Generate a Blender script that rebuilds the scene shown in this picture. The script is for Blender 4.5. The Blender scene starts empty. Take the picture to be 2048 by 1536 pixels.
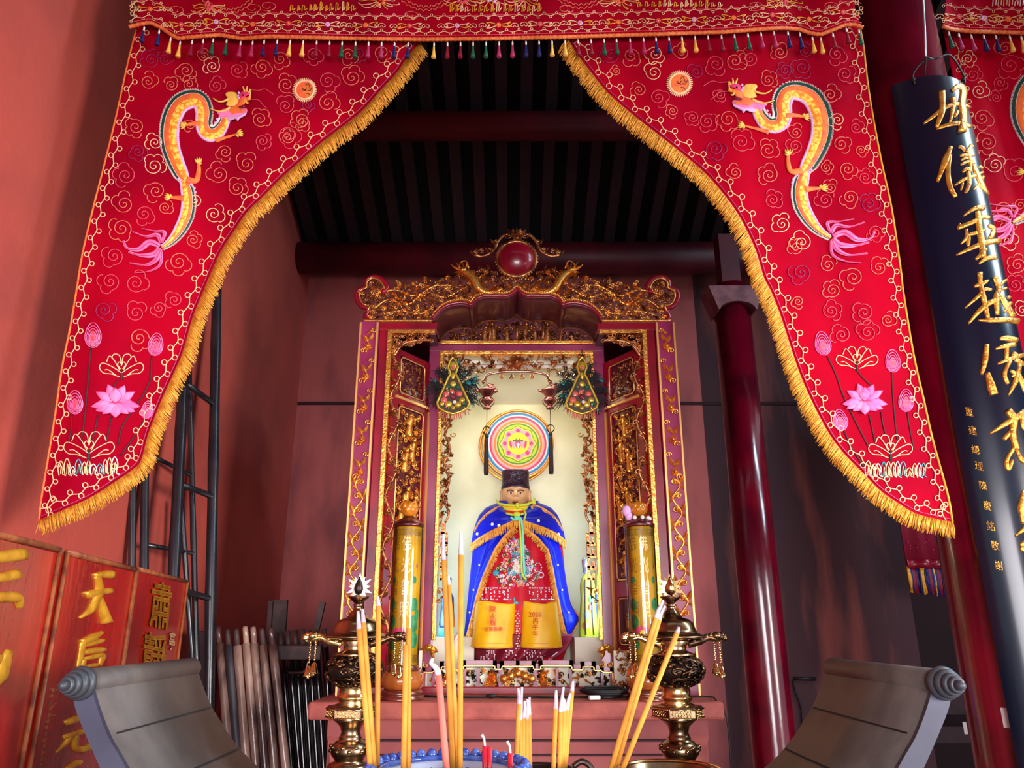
import bpy, math, random
import numpy as np
from mathutils import Vector, Matrix
from math import sin, cos, pi, radians, sqrt, atan2

scene = bpy.context.scene
COL = scene.collection
F = 1500.0            # focal length in pixels of the 2048 wide frame
PITCH = radians(17.8)
EYE = 1.45

# ------------------------------------------------------------------ camera
cam_data = bpy.data.cameras.new('camera')
cam_data.sensor_width = 36.0
cam_data.lens = F / 2048 * 36
cam_data.clip_start = 0.05
cam = bpy.data.objects.new('camera', cam_data)
COL.objects.link(cam)
cam.location = (0, 0, EYE)
cam.rotation_euler = (radians(90) + PITCH, 0, 0)
scene.camera = cam

# ------------------------------------------------------------------ world, daylight, exposure
scene.view_settings.view_transform = 'Standard'
scene.view_settings.look = 'None'
scene.view_settings.gamma = 1
scene.view_settings.use_curve_mapping = False
scene.view_settings.exposure = 0.0
world = bpy.data.worlds.new('world')
scene.world = world
world.use_nodes = True
wn = world.node_tree.nodes
wn['Background'].inputs['Color'].default_value = (0.80, 0.88, 1.0, 1)
wn['Background'].inputs['Strength'].default_value = 0.9

def area(name, loc, target, sx, sy, power, color, spread=180):
    d = bpy.data.lights.new(name, 'AREA')
    d.shape = 'RECTANGLE'; d.size = sx; d.size_y = sy
    d.energy = power; d.color = color; d.spread = radians(spread)
    o = bpy.data.objects.new(name, d)
    COL.objects.link(o)
    o.location = loc
    o.rotation_euler = (Vector(target) - Vector(loc)).to_track_quat('-Z', 'Y').to_euler()
    return o
# daylight of the open courtyard in front of the hall and of the open bay on the right
area('courtyard_daylight', (0.2, -4.2, 1.4), (-0.2, 3.0, 1.3), 3.0, 2.2, 104, (1.0, 0.95, 1.0), 84)
area('side_daylight', (4.2, -0.9, 1.5), (-1.5, 3.6, 1.5), 1.4, 1.6, 46, (1.0, 0.93, 0.91), 60)
area('open_bay_daylight', (4.6, 1.9, 4.7), (1.55, 2.25, 2.8), 0.9, 2.8, 210, (0.62, 0.84, 1.0))

# ------------------------------------------------------------------ pixel <-> place
CP, SP = cos(PITCH), sin(PITCH)
CAM = Vector((0, 0, EYE))
def ray(px, py):
    dx = (px - 1024) / F; dy = (768 - py) / F
    return Vector((dx, CP - dy * SP, SP + dy * CP))
def P(px, py, Y):
    d = ray(px, py)
    return CAM + d * (Y / d.y)
def hit(px, py, p0, n):
    d = ray(px, py); n = Vector(n)
    return CAM + d * ((Vector(p0) - CAM).dot(n) / d.dot(n))
def ZP(px, py, z):
    d = ray(px, py)
    return CAM + d * ((z - EYE) / d.z)

# ------------------------------------------------------------------ materials
def lin(c):
    r = [(v / 12.92 if v <= 0.04045 else ((v + 0.055) / 1.055) ** 2.4) for v in (x / 255 for x in c)]
    return (r[0], r[1], r[2], 1)
MATS = {}
def mat(name, c, rough=0.6, metal=0.0, c2=None, scale=8.0, bump=0.0, bscale=60.0, sheen=0.0, coat=0.0, emit=0.0, lo=0.4, hi=0.65, stretch=None, spec=None):
    m = bpy.data.materials.new(name); m.use_nodes = True
    n = m.node_tree.nodes; l = m.node_tree.links
    b = n['Principled BSDF']
    b.inputs['Base Color'].default_value = lin(c)
    b.inputs['Roughness'].default_value = rough
    b.inputs['Metallic'].default_value = metal
    if spec is not None: b.inputs['Specular IOR Level'].default_value = spec
    if sheen: b.inputs['Sheen Weight'].default_value = sheen
    if coat:
        b.inputs['Coat Weight'].default_value = coat; b.inputs['Coat Roughness'].default_value = 0.12
    if emit:
        b.inputs['Emission Color'].default_value = lin(c); b.inputs['Emission Strength'].default_value = emit
    if c2 is not None or bump:
        tc = n.new('ShaderNodeTexCoord'); mp = n.new('ShaderNodeMapping')
        l.new(tc.outputs['Object'], mp.inputs['Vector'])
        if stretch: mp.inputs['Scale'].default_value = stretch
    if c2 is not None:
        t = n.new('ShaderNodeTexNoise'); t.inputs['Scale'].default_value = scale; t.inputs['Detail'].default_value = 5
        l.new(mp.outputs['Vector'], t.inputs['Vector'])
        r = n.new('ShaderNodeValToRGB')
        r.color_ramp.elements[0].position = lo; r.color_ramp.elements[1].position = hi
        r.color_ramp.elements[0].color = lin(c); r.color_ramp.elements[1].color = lin(c2)
        l.new(t.outputs['Fac'], r.inputs['Fac']); l.new(r.outputs['Color'], b.inputs['Base Color'])
    if bump:
        t2 = n.new('ShaderNodeTexNoise'); t2.inputs['Scale'].default_value = bscale; t2.inputs['Detail'].default_value = 3
        l.new(mp.outputs['Vector'], t2.inputs['Vector'])
        bp = n.new('ShaderNodeBump'); bp.inputs['Strength'].default_value = bump; bp.inputs['Distance'].default_value = 0.01
        l.new(t2.outputs['Fac'], bp.inputs['Height']); l.new(bp.outputs['Normal'], b.inputs['Normal'])
    MATS[name] = m
    return m
M = MATS
mat('plaster_red', (192, 80, 66), 0.85, c2=(158, 66, 58), scale=2.2, bump=0.15, bscale=30, lo=0.42, hi=0.75)
mat('plaster_back', (186, 92, 88), 0.8, c2=(92, 44, 50), scale=1.5, bump=0.15, bscale=25, lo=0.46, hi=0.68, stretch=(1.6, 1, 0.5))
mat('plaster_back_dark', (132, 62, 54), 0.8, c2=(66, 30, 36), scale=1.6, bump=0.15, bscale=25, lo=0.36, hi=0.50, stretch=(2.2, 1, 0.35))  # right part of the back wall: darker plaster with upright streaks
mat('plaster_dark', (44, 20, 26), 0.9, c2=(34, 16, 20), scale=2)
mat('joint_dark', (52, 22, 26), 0.9)
mat('floor_tile', (110, 70, 60), 0.6, c2=(84, 54, 48), scale=3)
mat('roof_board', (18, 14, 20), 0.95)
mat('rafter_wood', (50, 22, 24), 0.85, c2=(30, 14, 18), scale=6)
mat('beam_red', (92, 12, 30), 0.5, c2=(66, 8, 22), scale=4)
mat('column_red', (116, 4, 30), 0.2, c2=(84, 2, 24), scale=5, bump=0.12, bscale=14, coat=0.5)
mat('capital_wood', (150, 92, 98), 0.6, c2=(110, 58, 66), scale=12)
mat('cloth_red', (170, 0, 31), 0.8, c2=(146, 0, 31), scale=3, bump=0.08, bscale=260, spec=0.05)
mat('gold_thread', (240, 176, 60), 0.5, c2=(214, 140, 34), scale=40, spec=0.3)
mat('braid_orange', (238, 132, 62), 0.6, c2=(214, 92, 40), scale=90)
mat('cream_thread', (246, 200, 150), 0.6)
mat('peach_thread', (232, 120, 92), 0.6)
mat('rose_thread', (226, 76, 92), 0.6)
mat('plum_thread', (160, 30, 90), 0.6)
mat('orange_thread', (250, 130, 52), 0.6, c2=(244, 96, 60), scale=40)
mat('lilac_thread', (228, 176, 226), 0.6)
mat('pink_satin', (240, 104, 164), 0.6, c2=(250, 140, 190), scale=30, spec=0.2)
mat('pink_deep', (240, 60, 120), 0.6)
mat('white_thread', (250, 236, 226), 0.6)
mat('green_dark', (4, 66, 54), 0.6)
mat('stem_dark', (64, 22, 26), 0.7)
mat('navy_thread', (20, 26, 92), 0.6)
mat('green_thread', (22, 92, 62), 0.6)
mat('crimson_thread', (134, 4, 40), 0.6)
mat('magenta_thread', (176, 44, 96), 0.6)
mat('yellow_thread', (246, 196, 84), 0.6)
mat('bead_white', (245, 235, 225), 0.25)
mat('lacquer_black', (4, 10, 30), 0.24, coat=0.35, bump=0.03, bscale=8, spec=0.3)
mat('lacquer_red', (146, 6, 34), 0.3, c2=(118, 4, 30), scale=6, coat=0.35)
mat('lacquer_wine', (150, 44, 84), 0.32, c2=(126, 30, 70), scale=5, coat=0.3)
mat('lacquer_maroon', (86, 14, 32), 0.4, coat=0.2)
mat('gilt', (255, 190, 92), 0.3, 0.85, c2=(226, 140, 60), scale=18, lo=0.35, hi=0.7, bump=0.25, bscale=90)
mat('gilt_aged', (206, 138, 84), 0.34, 0.85, c2=(120, 62, 40), scale=26, lo=0.4, hi=0.65, bump=0.3, bscale=80)
mat('gilt_line', (250, 190, 110), 0.35, 0.6)
mat('letter_gold', (226, 162, 62), 0.32, 0.75, c2=(176, 108, 40), scale=30, bump=0.3, bscale=120)
mat('board_red', (192, 34, 26), 0.25, c2=(150, 16, 20), scale=5, bump=0.25, bscale=40, stretch=(1, 1, 0.3), coat=0.5)
mat('board_edge', (176, 100, 56), 0.45, c2=(120, 58, 40), scale=30)
mat('board_gold', (240, 178, 50), 0.32, 0.3, c2=(210, 140, 30), scale=24, bump=0.2, bscale=50)
mat('niche_cream', (234, 228, 192), 0.8, c2=(220, 212, 172), scale=4)
mat('platform_cream', (240, 236, 214), 0.75)
mat('stone_grey', (96, 86, 80), 0.55, c2=(72, 65, 62), scale=7, bump=0.1, bscale=40)
mat('stone_edge_skylit', (60, 60, 80), 0.55, c2=(48, 48, 66), scale=9)  # stone_grey turned bluish, cool sky light put into the edge colour
mat('seam_dark', (34, 30, 30), 0.9)
mat('knob_dark', (62, 64, 70), 0.4)
mat('brick_red', (186, 96, 84), 0.7, c2=(150, 70, 64), scale=9, bump=0.15, bscale=50)
mat('brick_panel', (160, 80, 78), 0.7, c2=(140, 66, 66), scale=6)
mat('brass', (178, 144, 106), 0.24, 1.0, c2=(96, 72, 54), scale=14, lo=0.4, hi=0.75)
mat('brass_dark', (112, 82, 56), 0.3, 0.95, c2=(52, 36, 28), scale=20)
mat('brass_bright', (226, 186, 120), 0.2, 1.0)
mat('bronze_dark', (58, 44, 40), 0.4, 0.8)
mat('bamboo_black', (26, 28, 36), 0.3, c2=(44, 40, 44), scale=7, coat=0.3)
mat('pole_worn', (196, 160, 142), 0.26, c2=(84, 58, 54), scale=9, bump=0.3, bscale=24, lo=0.38, hi=0.62, stretch=(1, 1, 0.35), coat=0.5)
mat('pole_grey', (76, 72, 80), 0.45, c2=(46, 42, 48), scale=9, stretch=(1, 1, 0.35))
mat('pole_black', (14, 14, 18), 0.16, coat=0.5)
mat('pole_tip', (84, 58, 54), 0.6, c2=(52, 34, 34), scale=16)
mat('incense_yellow', (218, 150, 54), 0.75, c2=(200, 130, 40), scale=30)
mat('incense_pink', (214, 112, 96), 0.75)
mat('incense_ash', (206, 190, 196), 0.9, c2=(170, 150, 160), scale=60)
mat('candle_red', (200, 30, 50), 0.35)
mat('wick_white', (240, 230, 220), 0.7)
mat('porcelain', (214, 224, 246), 0.12, coat=0.5)
mat('porcelain_blue', (44, 78, 176), 0.14, c2=(110, 140, 220), scale=60, coat=0.5)
mat('ash_grey', (150, 144, 140), 0.95, c2=(120, 112, 108), scale=60)
mat('skin_bronze', (236, 184, 128), 0.24, c2=(214, 156, 104), scale=10, coat=0.4)
mat('eye_white', (235, 230, 220), 0.2)
mat('eye_dark', (24, 16, 16), 0.2)
mat('lip_brown', (126, 56, 50), 0.35)
mat('hat_dark', (70, 44, 60), 0.3, 0.3, c2=(44, 28, 40), scale=40, bump=0.4, bscale=60)
mat('satin_blue', (4, 24, 196), 0.42, c2=(2, 14, 150), scale=5, spec=0.3)
mat('satin_red', (222, 10, 40), 0.48, c2=(190, 2, 32), scale=6, spec=0.3)
mat('satin_yellow', (255, 200, 10), 0.42, c2=(246, 176, 4), scale=8)
mat('fringe_gold', (244, 176, 66), 0.5, c2=(214, 130, 40), scale=50)
mat('teal_thread', (40, 150, 176), 0.5, c2=(120, 206, 220), scale=30)
mat('mint_ribbon', (120, 226, 190), 0.5)
mat('lime_ribbon', (210, 220, 50), 0.5)
mat('sequin', (250, 220, 230), 0.12, 0.6)
mat('letter_red', (220, 24, 10), 0.5)
mat('ring_blue', (20, 130, 196), 0.5)
mat('ring_white', (244, 240, 238), 0.5)
mat('ring_red', (226, 50, 92), 0.5)
mat('ring_pink', (250, 160, 176), 0.5)
mat('ring_orange', (244, 128, 44), 0.5)
mat('ring_peach', (252, 196, 150), 0.5)
mat('ring_green', (84, 144, 24), 0.5)
mat('ring_lime', (196, 214, 20), 0.5)
mat('ring_yellow', (250, 224, 40), 0.5)
mat('crown_green', (70, 120, 50), 0.5)
mat('copper', (150, 84, 84), 0.3, 0.9, c2=(96, 46, 52), scale=14)
mat('copper_base', (176, 116, 100), 0.25, 0.9)
mat('tassel_black', (40, 20, 26), 0.7)
mat('feather_black', (28, 34, 38), 0.7)
mat('feather_eye', (20, 130, 120), 0.4)
mat('ornament_gold', (244, 214, 84), 0.3, 0.6, c2=(214, 170, 50), scale=30)
mat('ornament_dark', (58, 40, 26), 0.4)
mat('ornament_rose', (220, 96, 84), 0.35)
mat('lamp_yellow', (226, 172, 20), 0.4, c2=(206, 150, 14), scale=8)
mat('lamp_char', (250, 226, 160), 0.4, 0.3)
mat('lamp_char_dark', (150, 106, 14), 0.4)
mat('lotus_green', (30, 128, 70), 0.5, c2=(70, 166, 100), scale=30)
mat('amber', (196, 116, 24), 0.12, coat=0.6)
mat('amber_resin', (176, 96, 40), 0.2, coat=0.6)
mat('silver', (200, 200, 205), 0.25, 0.8)
mat('robe_blue_grey', (58, 74, 130), 0.5, c2=(24, 30, 60), scale=20)
mat('robe_orange', (226, 120, 30), 0.5)
mat('teal_box', (30, 118, 112), 0.5)
mat('cable_black', (18, 16, 20), 0.5)
mat('wire_dark', (40, 32, 34), 0.5, 0.4)
mat('wire_pale', (200, 210, 220), 0.4, 0.5)
mat('paper_white', (225, 205, 200), 0.7)
mat('wood_dark', (58, 28, 32), 0.6, c2=(40, 18, 22), scale=8)
mat('bat_gold', (220, 158, 60), 0.3, 0.8)
def clear_mat():
    m = bpy.data.materials.new('clear_tube'); m.use_nodes = True
    n = m.node_tree.nodes; l = m.node_tree.links
    n.remove(n['Principled BSDF'])
    tr = n.new('ShaderNodeBsdfTransparent'); gl = n.new('ShaderNodeBsdfGlossy'); mx = n.new('ShaderNodeMixShader')
    tr.inputs['Color'].default_value = (0.93, 0.95, 0.95, 1)
    gl.inputs['Roughness'].default_value = 0.06
    lw = n.new('ShaderNodeLayerWeight'); lw.inputs['Blend'].default_value = 0.35
    l.new(lw.outputs['Fresnel'], mx.inputs['Fac'])
    l.new(tr.outputs[0], mx.inputs[1]); l.new(gl.outputs[0], mx.inputs[2])
    l.new(mx.outputs[0], n['Material Output'].inputs['Surface'])
    MATS['clear_tube'] = m
clear_mat()
def scale_mat():
    m = bpy.data.materials.new('scale_yellow'); m.use_nodes = True
    n = m.node_tree.nodes; l = m.node_tree.links; b = n['Principled BSDF']
    b.inputs['Roughness'].default_value = 0.55
    tc = n.new('ShaderNodeTexCoord'); v = n.new('ShaderNodeTexVoronoi'); v.inputs['Scale'].default_value = 85
    l.new(tc.outputs['Object'], v.inputs['Vector'])
    r = n.new('ShaderNodeValToRGB')
    r.color_ramp.elements[0].color = lin((255, 226, 90)); r.color_ramp.elements[1].color = lin((236, 140, 30))
    r.color_ramp.elements[0].position = 0.3; r.color_ramp.elements[1].position = 0.75
    l.new(v.outputs['Distance'], r.inputs['Fac']); l.new(r.outputs['Color'], b.inputs['Base Color'])
    MATS['scale_yellow'] = m
scale_mat()

# ------------------------------------------------------------------ mesh builder
class MB:
    def __init__(self): self.v = []; self.f = []; self.m = []; self.s = []
    def add(self, vs, fs, mi=0, smooth=True):
        o = len(self.v)
        self.v.extend(tuple(v) for v in vs)
        for f in fs:
            self.f.append(tuple(i + o for i in f)); self.m.append(mi); self.s.append(smooth)
        return self
    def box(self, c, d, mi=0, R=None):
        c = Vector(c); h = [x / 2 for x in d]
        vs = [Vector((sx * h[0], sy * h[1], sz * h[2])) for sx in (-1, 1) for sy in (-1, 1) for sz in (-1, 1)]
        if R is not None: vs = [R @ v for v in vs]
        return self.add([c + v for v in vs], [(0, 1, 3, 2), (4, 6, 7, 5), (0, 4, 5, 1), (2, 3, 7, 6), (0, 2, 6, 4), (1, 5, 7, 3)], mi, False)
    def bar(self, x0, x1, y0, y1, z0, z1, mi=0):
        return self.box(((x0 + x1) / 2, (y0 + y1) / 2, (z0 + z1) / 2), (abs(x1 - x0), abs(y1 - y0), abs(z1 - z0)), mi)
    def prism(self, pts, off, mi=0, smooth=False):
        pts = [Vector(p) for p in pts]; off = Vector(off); n = len(pts)
        vs = pts + [p + off for p in pts]
        fs = [tuple(range(n)), tuple(range(2 * n - 1, n - 1, -1))]
        self.add(vs, fs, mi, False)
        o = len(self.v) - 2 * n
        for i in range(n):
            j = (i + 1) % n
            self.f.append((o + i, o + j, o + n + j, o + n + i)); self.m.append(mi); self.s.append(smooth)
        return self
    def tube(self, pts, r, n=6, mi=0, closed=False, squash=None):
        pts = [Vector(p) for p in pts]
        N = len(pts)
        if N < 2: return self
        rs = list(r) if hasattr(r, '__len__') else [r] * N
        vs = []; up = None
        for i in range(N):
            a = pts[(i - 1) % N] if (closed or i > 0) else pts[i]
            b = pts[(i + 1) % N] if (closed or i < N - 1) else pts[i]
            t = (b - a)
            if t.length < 1e-9: t = Vector((0, 0, 1))
            t.normalize()
            if up is None:
                up = Vector((0, 1, 0)) if abs(t.y) < 0.9 else Vector((0, 0, 1))
            u = up - t * up.dot(t)
            if u.length < 1e-6: u = Vector((1, 0, 0)) - t * t.x
            u.normalize(); w = t.cross(u); up = u
            for k in range(n):
                a_ = 2 * pi * k / n
                q = (squash or 1.0)
                vs.append(pts[i] + (u * cos(a_) * q + w * sin(a_)) * rs[i])
        fs = []
        for i in range(N if closed else N - 1):
            for k in range(n):
                a = i * n + k; b = i * n + (k + 1) % n
                c = ((i + 1) % N) * n + (k + 1) % n; d = ((i + 1) % N) * n + k
                fs.append((a, b, c, d))
        if not closed:
            fs.append(tuple(range(n - 1, -1, -1))); fs.append(tuple(range((N - 1) * n, N * n)))
        return self.add(vs, fs, mi, True)
    def lathe(self, prof, c, n=24, mi=0, R=None, smooth=True, rip=None):
        c = Vector(c); vs = []; fs = []
        for (r, z) in prof:
            for k in range(n):
                a = 2 * pi * k / n
                rr = r * (rip(a, z) if rip else 1)
                p = Vector((rr * cos(a), rr * sin(a), z))
                if R is not None: p = R @ p
                vs.append(c + p)
        L = len(prof)
        for i in range(L - 1):
            for k in range(n):
                fs.append((i * n + k, i * n + (k + 1) % n, (i + 1) * n + (k + 1) % n, (i + 1) * n + k))
        fs.append(tuple(range(n - 1, -1, -1))); fs.append(tuple(range((L - 1) * n, L * n)))
        return self.add(vs, fs, mi, smooth)
    def ball(self, c, r, mi=0, nu=10, nv=6, R=None):
        if not hasattr(r, '__len__'): r = (r, r, r)
        c = Vector(c); vs = [None]; fs = []
        vs = [Vector((0, 0, -r[2]))]
        for j in range(1, nv):
            t = -pi / 2 + pi * j / nv
            for i in range(nu):
                a = 2 * pi * i / nu
                vs.append(Vector((r[0] * cos(t) * cos(a), r[1] * cos(t) * sin(a), r[2] * sin(t))))
        vs.append(Vector((0, 0, r[2])))
        if R is not None: vs = [R @ v for v in vs]
        for i in range(nu): fs.append((0, 1 + (i + 1) % nu, 1 + i))
        for j in range(nv - 2):
            for i in range(nu):
                a = 1 + j * nu + i; b = 1 + j * nu + (i + 1) % nu
                fs.append((a, b, b + nu, a + nu))
        o = 1 + (nv - 2) * nu
        for i in range(nu): fs.append((o + i, o + (i + 1) % nu, len(vs) - 1))
        return self.add([c + v for v in vs], fs, mi, True)
    def grid(self, fn, nu, nv, mi=0, smooth=True, closed_u=False):
        vs = [fn(i / (nu if closed_u else nu - 1), j / (nv - 1)) for j in range(nv) for i in range(nu)]
        fs = []
        for j in range(nv - 1):
            for i in range(nu if closed_u else nu - 1):
                fs.append((j * nu + i, j * nu + (i + 1) % nu, (j + 1) * nu + (i + 1) % nu, (j + 1) * nu + i))
        return self.add(vs, fs, mi, smooth)
    def flip(self, xc):
        self.v = [(2 * xc - x, y, z) for (x, y, z) in self.v]
        self.f = [tuple(reversed(f)) for f in self.f]
        return self
    def build(self, name, mats, parent=None, loc=None, solid=0.0, bevel=0.0):
        if isinstance(mats, str): mats = [mats]
        me = bpy.data.meshes.new(name)
        me.from_pydata(self.v, [], self.f)
        for k in mats: me.materials.append(MATS[k])
        me.polygons.foreach_set('material_index', self.m)
        me.polygons.foreach_set('use_smooth', self.s)
        me.update()
        o = bpy.data.objects.new(name, me)
        COL.objects.link(o)
        if loc is not None: o.location = loc
        if parent is not None:
            o.parent = parent
            p = parent; off = Vector((0, 0, 0))
            while p is not None: off += Vector(p.location); p = p.parent
            o.location = Vector(o.location) - off
        if solid:
            s = o.modifiers.new('solid', 'SOLIDIFY'); s.thickness = solid; s.offset = 0
        if bevel:
            b = o.modifiers.new('bevel', 'BEVEL'); b.width = bevel; b.segments = 2; b.limit_method = 'ANGLE'
        return o

def tag(o, label=None, cat=None, group=None, kind=None):
    if label: o['label'] = label
    if cat: o['category'] = cat
    if group: o['group'] = group
    if kind: o['kind'] = kind
    return o
def thing(name, label, cat, loc=(0, 0, 0), group=None):
    o = bpy.data.objects.new(name, None); COL.objects.link(o)
    o.location = loc; o.empty_display_size = 0.1
    return tag(o, label, cat, group)
def struct(mb, name, mats, **k):
    o = mb.build(name, mats, **k); o['kind'] = 'structure'; return o

def cr(pts, n=8, closed=False):
    """Catmull-Rom through points of any dimension."""
    pts = [tuple(p) for p in pts]; N = len(pts); out = []
    if N < 3 and not closed:
        return [tuple(a + (b - a) * t / n for a, b in zip(pts[0], pts[-1])) for t in range(n + 1)]
    rng = N if closed else N - 1
    for i in range(rng):
        if closed: p0, p1, p2, p3 = pts[i - 1], pts[i], pts[(i + 1) % N], pts[(i + 2) % N]
        else:
            p1, p2 = pts[i], pts[i + 1]
            p0 = pts[i - 1] if i > 0 else tuple(2 * a - b for a, b in zip(p1, p2))
            p3 = pts[i + 2] if i + 2 < N else tuple(2 * a - b for a, b in zip(p2, p1))
        for k in range(n):
            t = k / n
            out.append(tuple(0.5 * (2 * b + (c - a) * t + (2 * a - 5 * b + 4 * c - d) * t * t + (3 * b - a - 3 * c + d) * t ** 3)
                             for a, b, c, d in zip(p0, p1, p2, p3)))
    if not closed: out.append(pts[-1])
    return out
def resample(pts, step):
    """2D polyline at even arc steps: list of (x, y, nx, ny, s)."""
    a = np.array(pts, float); d = np.hypot(*np.diff(a, axis=0).T); s = np.concatenate([[0], np.cumsum(d)])
    n = max(2, int(s[-1] / step) + 1); ss = np.linspace(0, s[-1], n)
    x = np.interp(ss, s, a[:, 0]); y = np.interp(ss, s, a[:, 1])
    tx = np.gradient(x); ty = np.gradient(y); L = np.hypot(tx, ty) + 1e-9
    return [(x[i], y[i], -ty[i] / L[i], tx[i] / L[i], ss[i]) for i in range(n)]

def text_shape(body):
    """Flat outline of a glyph run: 2D verts centred on 0, faces, height 1."""
    c = bpy.data.curves.new('txt', 'FONT'); c.body = body; c.align_x = 'CENTER'; c.resolution_u = 3
    o = bpy.data.objects.new('txt', c); COL.objects.link(o)
    dg = bpy.context.evaluated_depsgraph_get()
    ev = o.evaluated_get(dg); me = ev.to_mesh()
    v = [(p.co.x, p.co.y) for p in me.vertices]; f = [tuple(q.vertices) for q in me.polygons]
    ev.to_mesh_clear(); bpy.data.objects.remove(o); bpy.data.curves.remove(c)
    xs = [a for a, b in v]; ys = [b for a, b in v]
    cx = (min(xs) + max(xs)) / 2; cy = (min(ys) + max(ys)) / 2
    return [(a - cx, b - cy) for a, b in v], f
TXT = {}
def glyph(mb, body, fn, mi=0, h=0.004):
    """fn(x, y, height) -> place; adds raised letters to mb."""
    if body not in TXT: TXT[body] = text_shape(body)
    v, f = TXT[body]; n = len(v)
    edge = {}
    for q in f:
        for i in range(len(q)):
            a, b = q[i], q[(i + 1) % len(q)]
            k = (min(a, b), max(a, b)); edge.setdefault(k, []).append((a, b))
    vs = [fn(a, b, h) for a, b in v] + [fn(a, b, 0) for a, b in v]
    fs = list(f)
    for k, e in edge.items():
        if len(e) == 1:
            a, b = e[0]; fs.append((a, a + n, b + n, b))
    mb.add(vs, fs, mi, False)
    return mb
def stroke(mb, pts, w, fn, mi=0, h=0.5, n=7):
    """raised brush stroke through 2D points; w list or number (half width); fn(x, y) -> (place, normal)."""
    q = cr(pts, 5) if len(pts) > 2 else cr([pts[0], tuple((a + b) / 2 for a, b in zip(pts[0], pts[1])), pts[1]], 4)
    N = len(q); ws = w if hasattr(w, '__len__') else None
    a = np.array(q); t = np.gradient(a, axis=0); L = np.hypot(t[:, 0], t[:, 1]) + 1e-9; t /= L[:, None]
    vs = []
    for i in range(N):
        s = i / (N - 1)
        wd = np.interp(s, np.linspace(0, 1, len(ws)), ws) if ws else w * min(1.0, 0.62 + 2.2 * s, 0.5 + 2.0 * (1 - s))
        nx, ny = -t[i, 1], t[i, 0]
        for k in range(n):
            a_ = pi * k / (n - 1)
            u = cos(a_) * wd
            p, nor, sc = fn(q[i][0] + nx * u, q[i][1] + ny * u)
            vs.append(p + nor * (sin(a_) ** 0.7 * wd * h * sc if 0 < k < n - 1 else -0.002))
    fs = [(i * n + k, i * n + k + 1, (i + 1) * n + k + 1, (i + 1) * n + k) for i in range(N - 1) for k in range(n - 1)]
    fs += [tuple(range(n - 1, -1, -1)), tuple(range((N - 1) * n, N * n))]
    mb.add(vs, fs, mi, True)
# ------------------------------------------------------------------ the room
XW = -1.58; YB = 5.3
XR = P(1797, 1040, YB).x
struct(MB().bar(-1.9, 5.2, -1.2, 7.0, -0.1, 0.0), 'floor', 'floor_tile')
struct(MB().bar(XW - 0.15, XW, -0.6, YB + 0.15, 0, 6.2), 'wall_left', 'plaster_red')
struct(MB().bar(XW, 1.40, YB, YB + 0.15, 0, 5.2), 'wall_back', 'plaster_back')
struct(MB().bar(1.40, XR, YB, YB + 0.15, 0, 5.2), 'wall_back_right', 'plaster_back_dark')
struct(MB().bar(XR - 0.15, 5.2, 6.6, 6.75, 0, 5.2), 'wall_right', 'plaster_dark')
struct(MB().bar(5.2, 5.35, 2.9, 6.75, 0, 5.2).bar(5.2, 5.35, -0.75, 2.9, 2.5, 6.2), 'wall_side_light_block', 'plaster_dark')  # second bar: unseen, added to keep sky light off the upper left wall
zj = P(660, 807, YB).z
struct(MB().bar(XW + 0.002, XR - 0.01, YB - 0.006, YB - 0.001, zj - 0.012, zj + 0.012), 'trim_1', 'joint_dark')

YP1, YP2 = 5.02, 3.97
def roof_z(y): return P(1000, 490, YP1).z + 0.40 * (YP1 - y)
def roof_slab(mb, x0, x1, y0, y1, b, t, mi=0):
    vs = []
    for x in (x0, x1):
        for y in (y0, y1):
            for d in (b, t): vs.append((x, y, roof_z(y) + d))
    mb.add(vs, [(0, 1, 3, 2), (4, 6, 7, 5), (0, 4, 5, 1), (2, 3, 7, 6), (0, 2, 6, 4), (1, 5, 7, 3)], mi, False)
    return mb
struct(MB().bar(-1.9, 5.2, -0.75, -0.6, 2.6, 6.2), 'light_block_front', 'plaster_red')  # unseen lintel behind the camera, added to cut daylight on the upper hall
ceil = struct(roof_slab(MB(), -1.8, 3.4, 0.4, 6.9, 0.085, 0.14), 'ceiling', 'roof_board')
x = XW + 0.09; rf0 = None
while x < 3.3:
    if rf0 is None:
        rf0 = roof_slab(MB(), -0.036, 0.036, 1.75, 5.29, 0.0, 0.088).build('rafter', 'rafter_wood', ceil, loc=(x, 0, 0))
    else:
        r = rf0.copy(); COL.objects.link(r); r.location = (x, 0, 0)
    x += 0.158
def beam(name, y, pt, pb, x0, x1, label):
    zt = P(1000, pt, y).z; zb = P(1000, pb, y).z; r = (zt - zb) / 2
    mb = MB().tube([(x0, y, (zt + zb) / 2), (x1, y, (zt + zb) / 2)], r, 28)
    tag(mb.build(name, 'beam_red'), label, 'beam', kind='structure')
beam('beam', YP1, 487, 545, XW + 0.004, 3.3, 'dark red round beam along the top of the back wall behind the shrine')
beam('beam', YP2, 228, 277, XW + 0.004, 3.3, 'dark red round purlin crossing the shadowed roof above the shrine')
# lintel the banners hang from
struct(MB().bar(XW + 0.004, 5.0, 2.23, 2.37, P(1000, -190, 2.24).z, P(1000, -330, 2.24).z), 'trim_2', 'beam_red')

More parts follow.
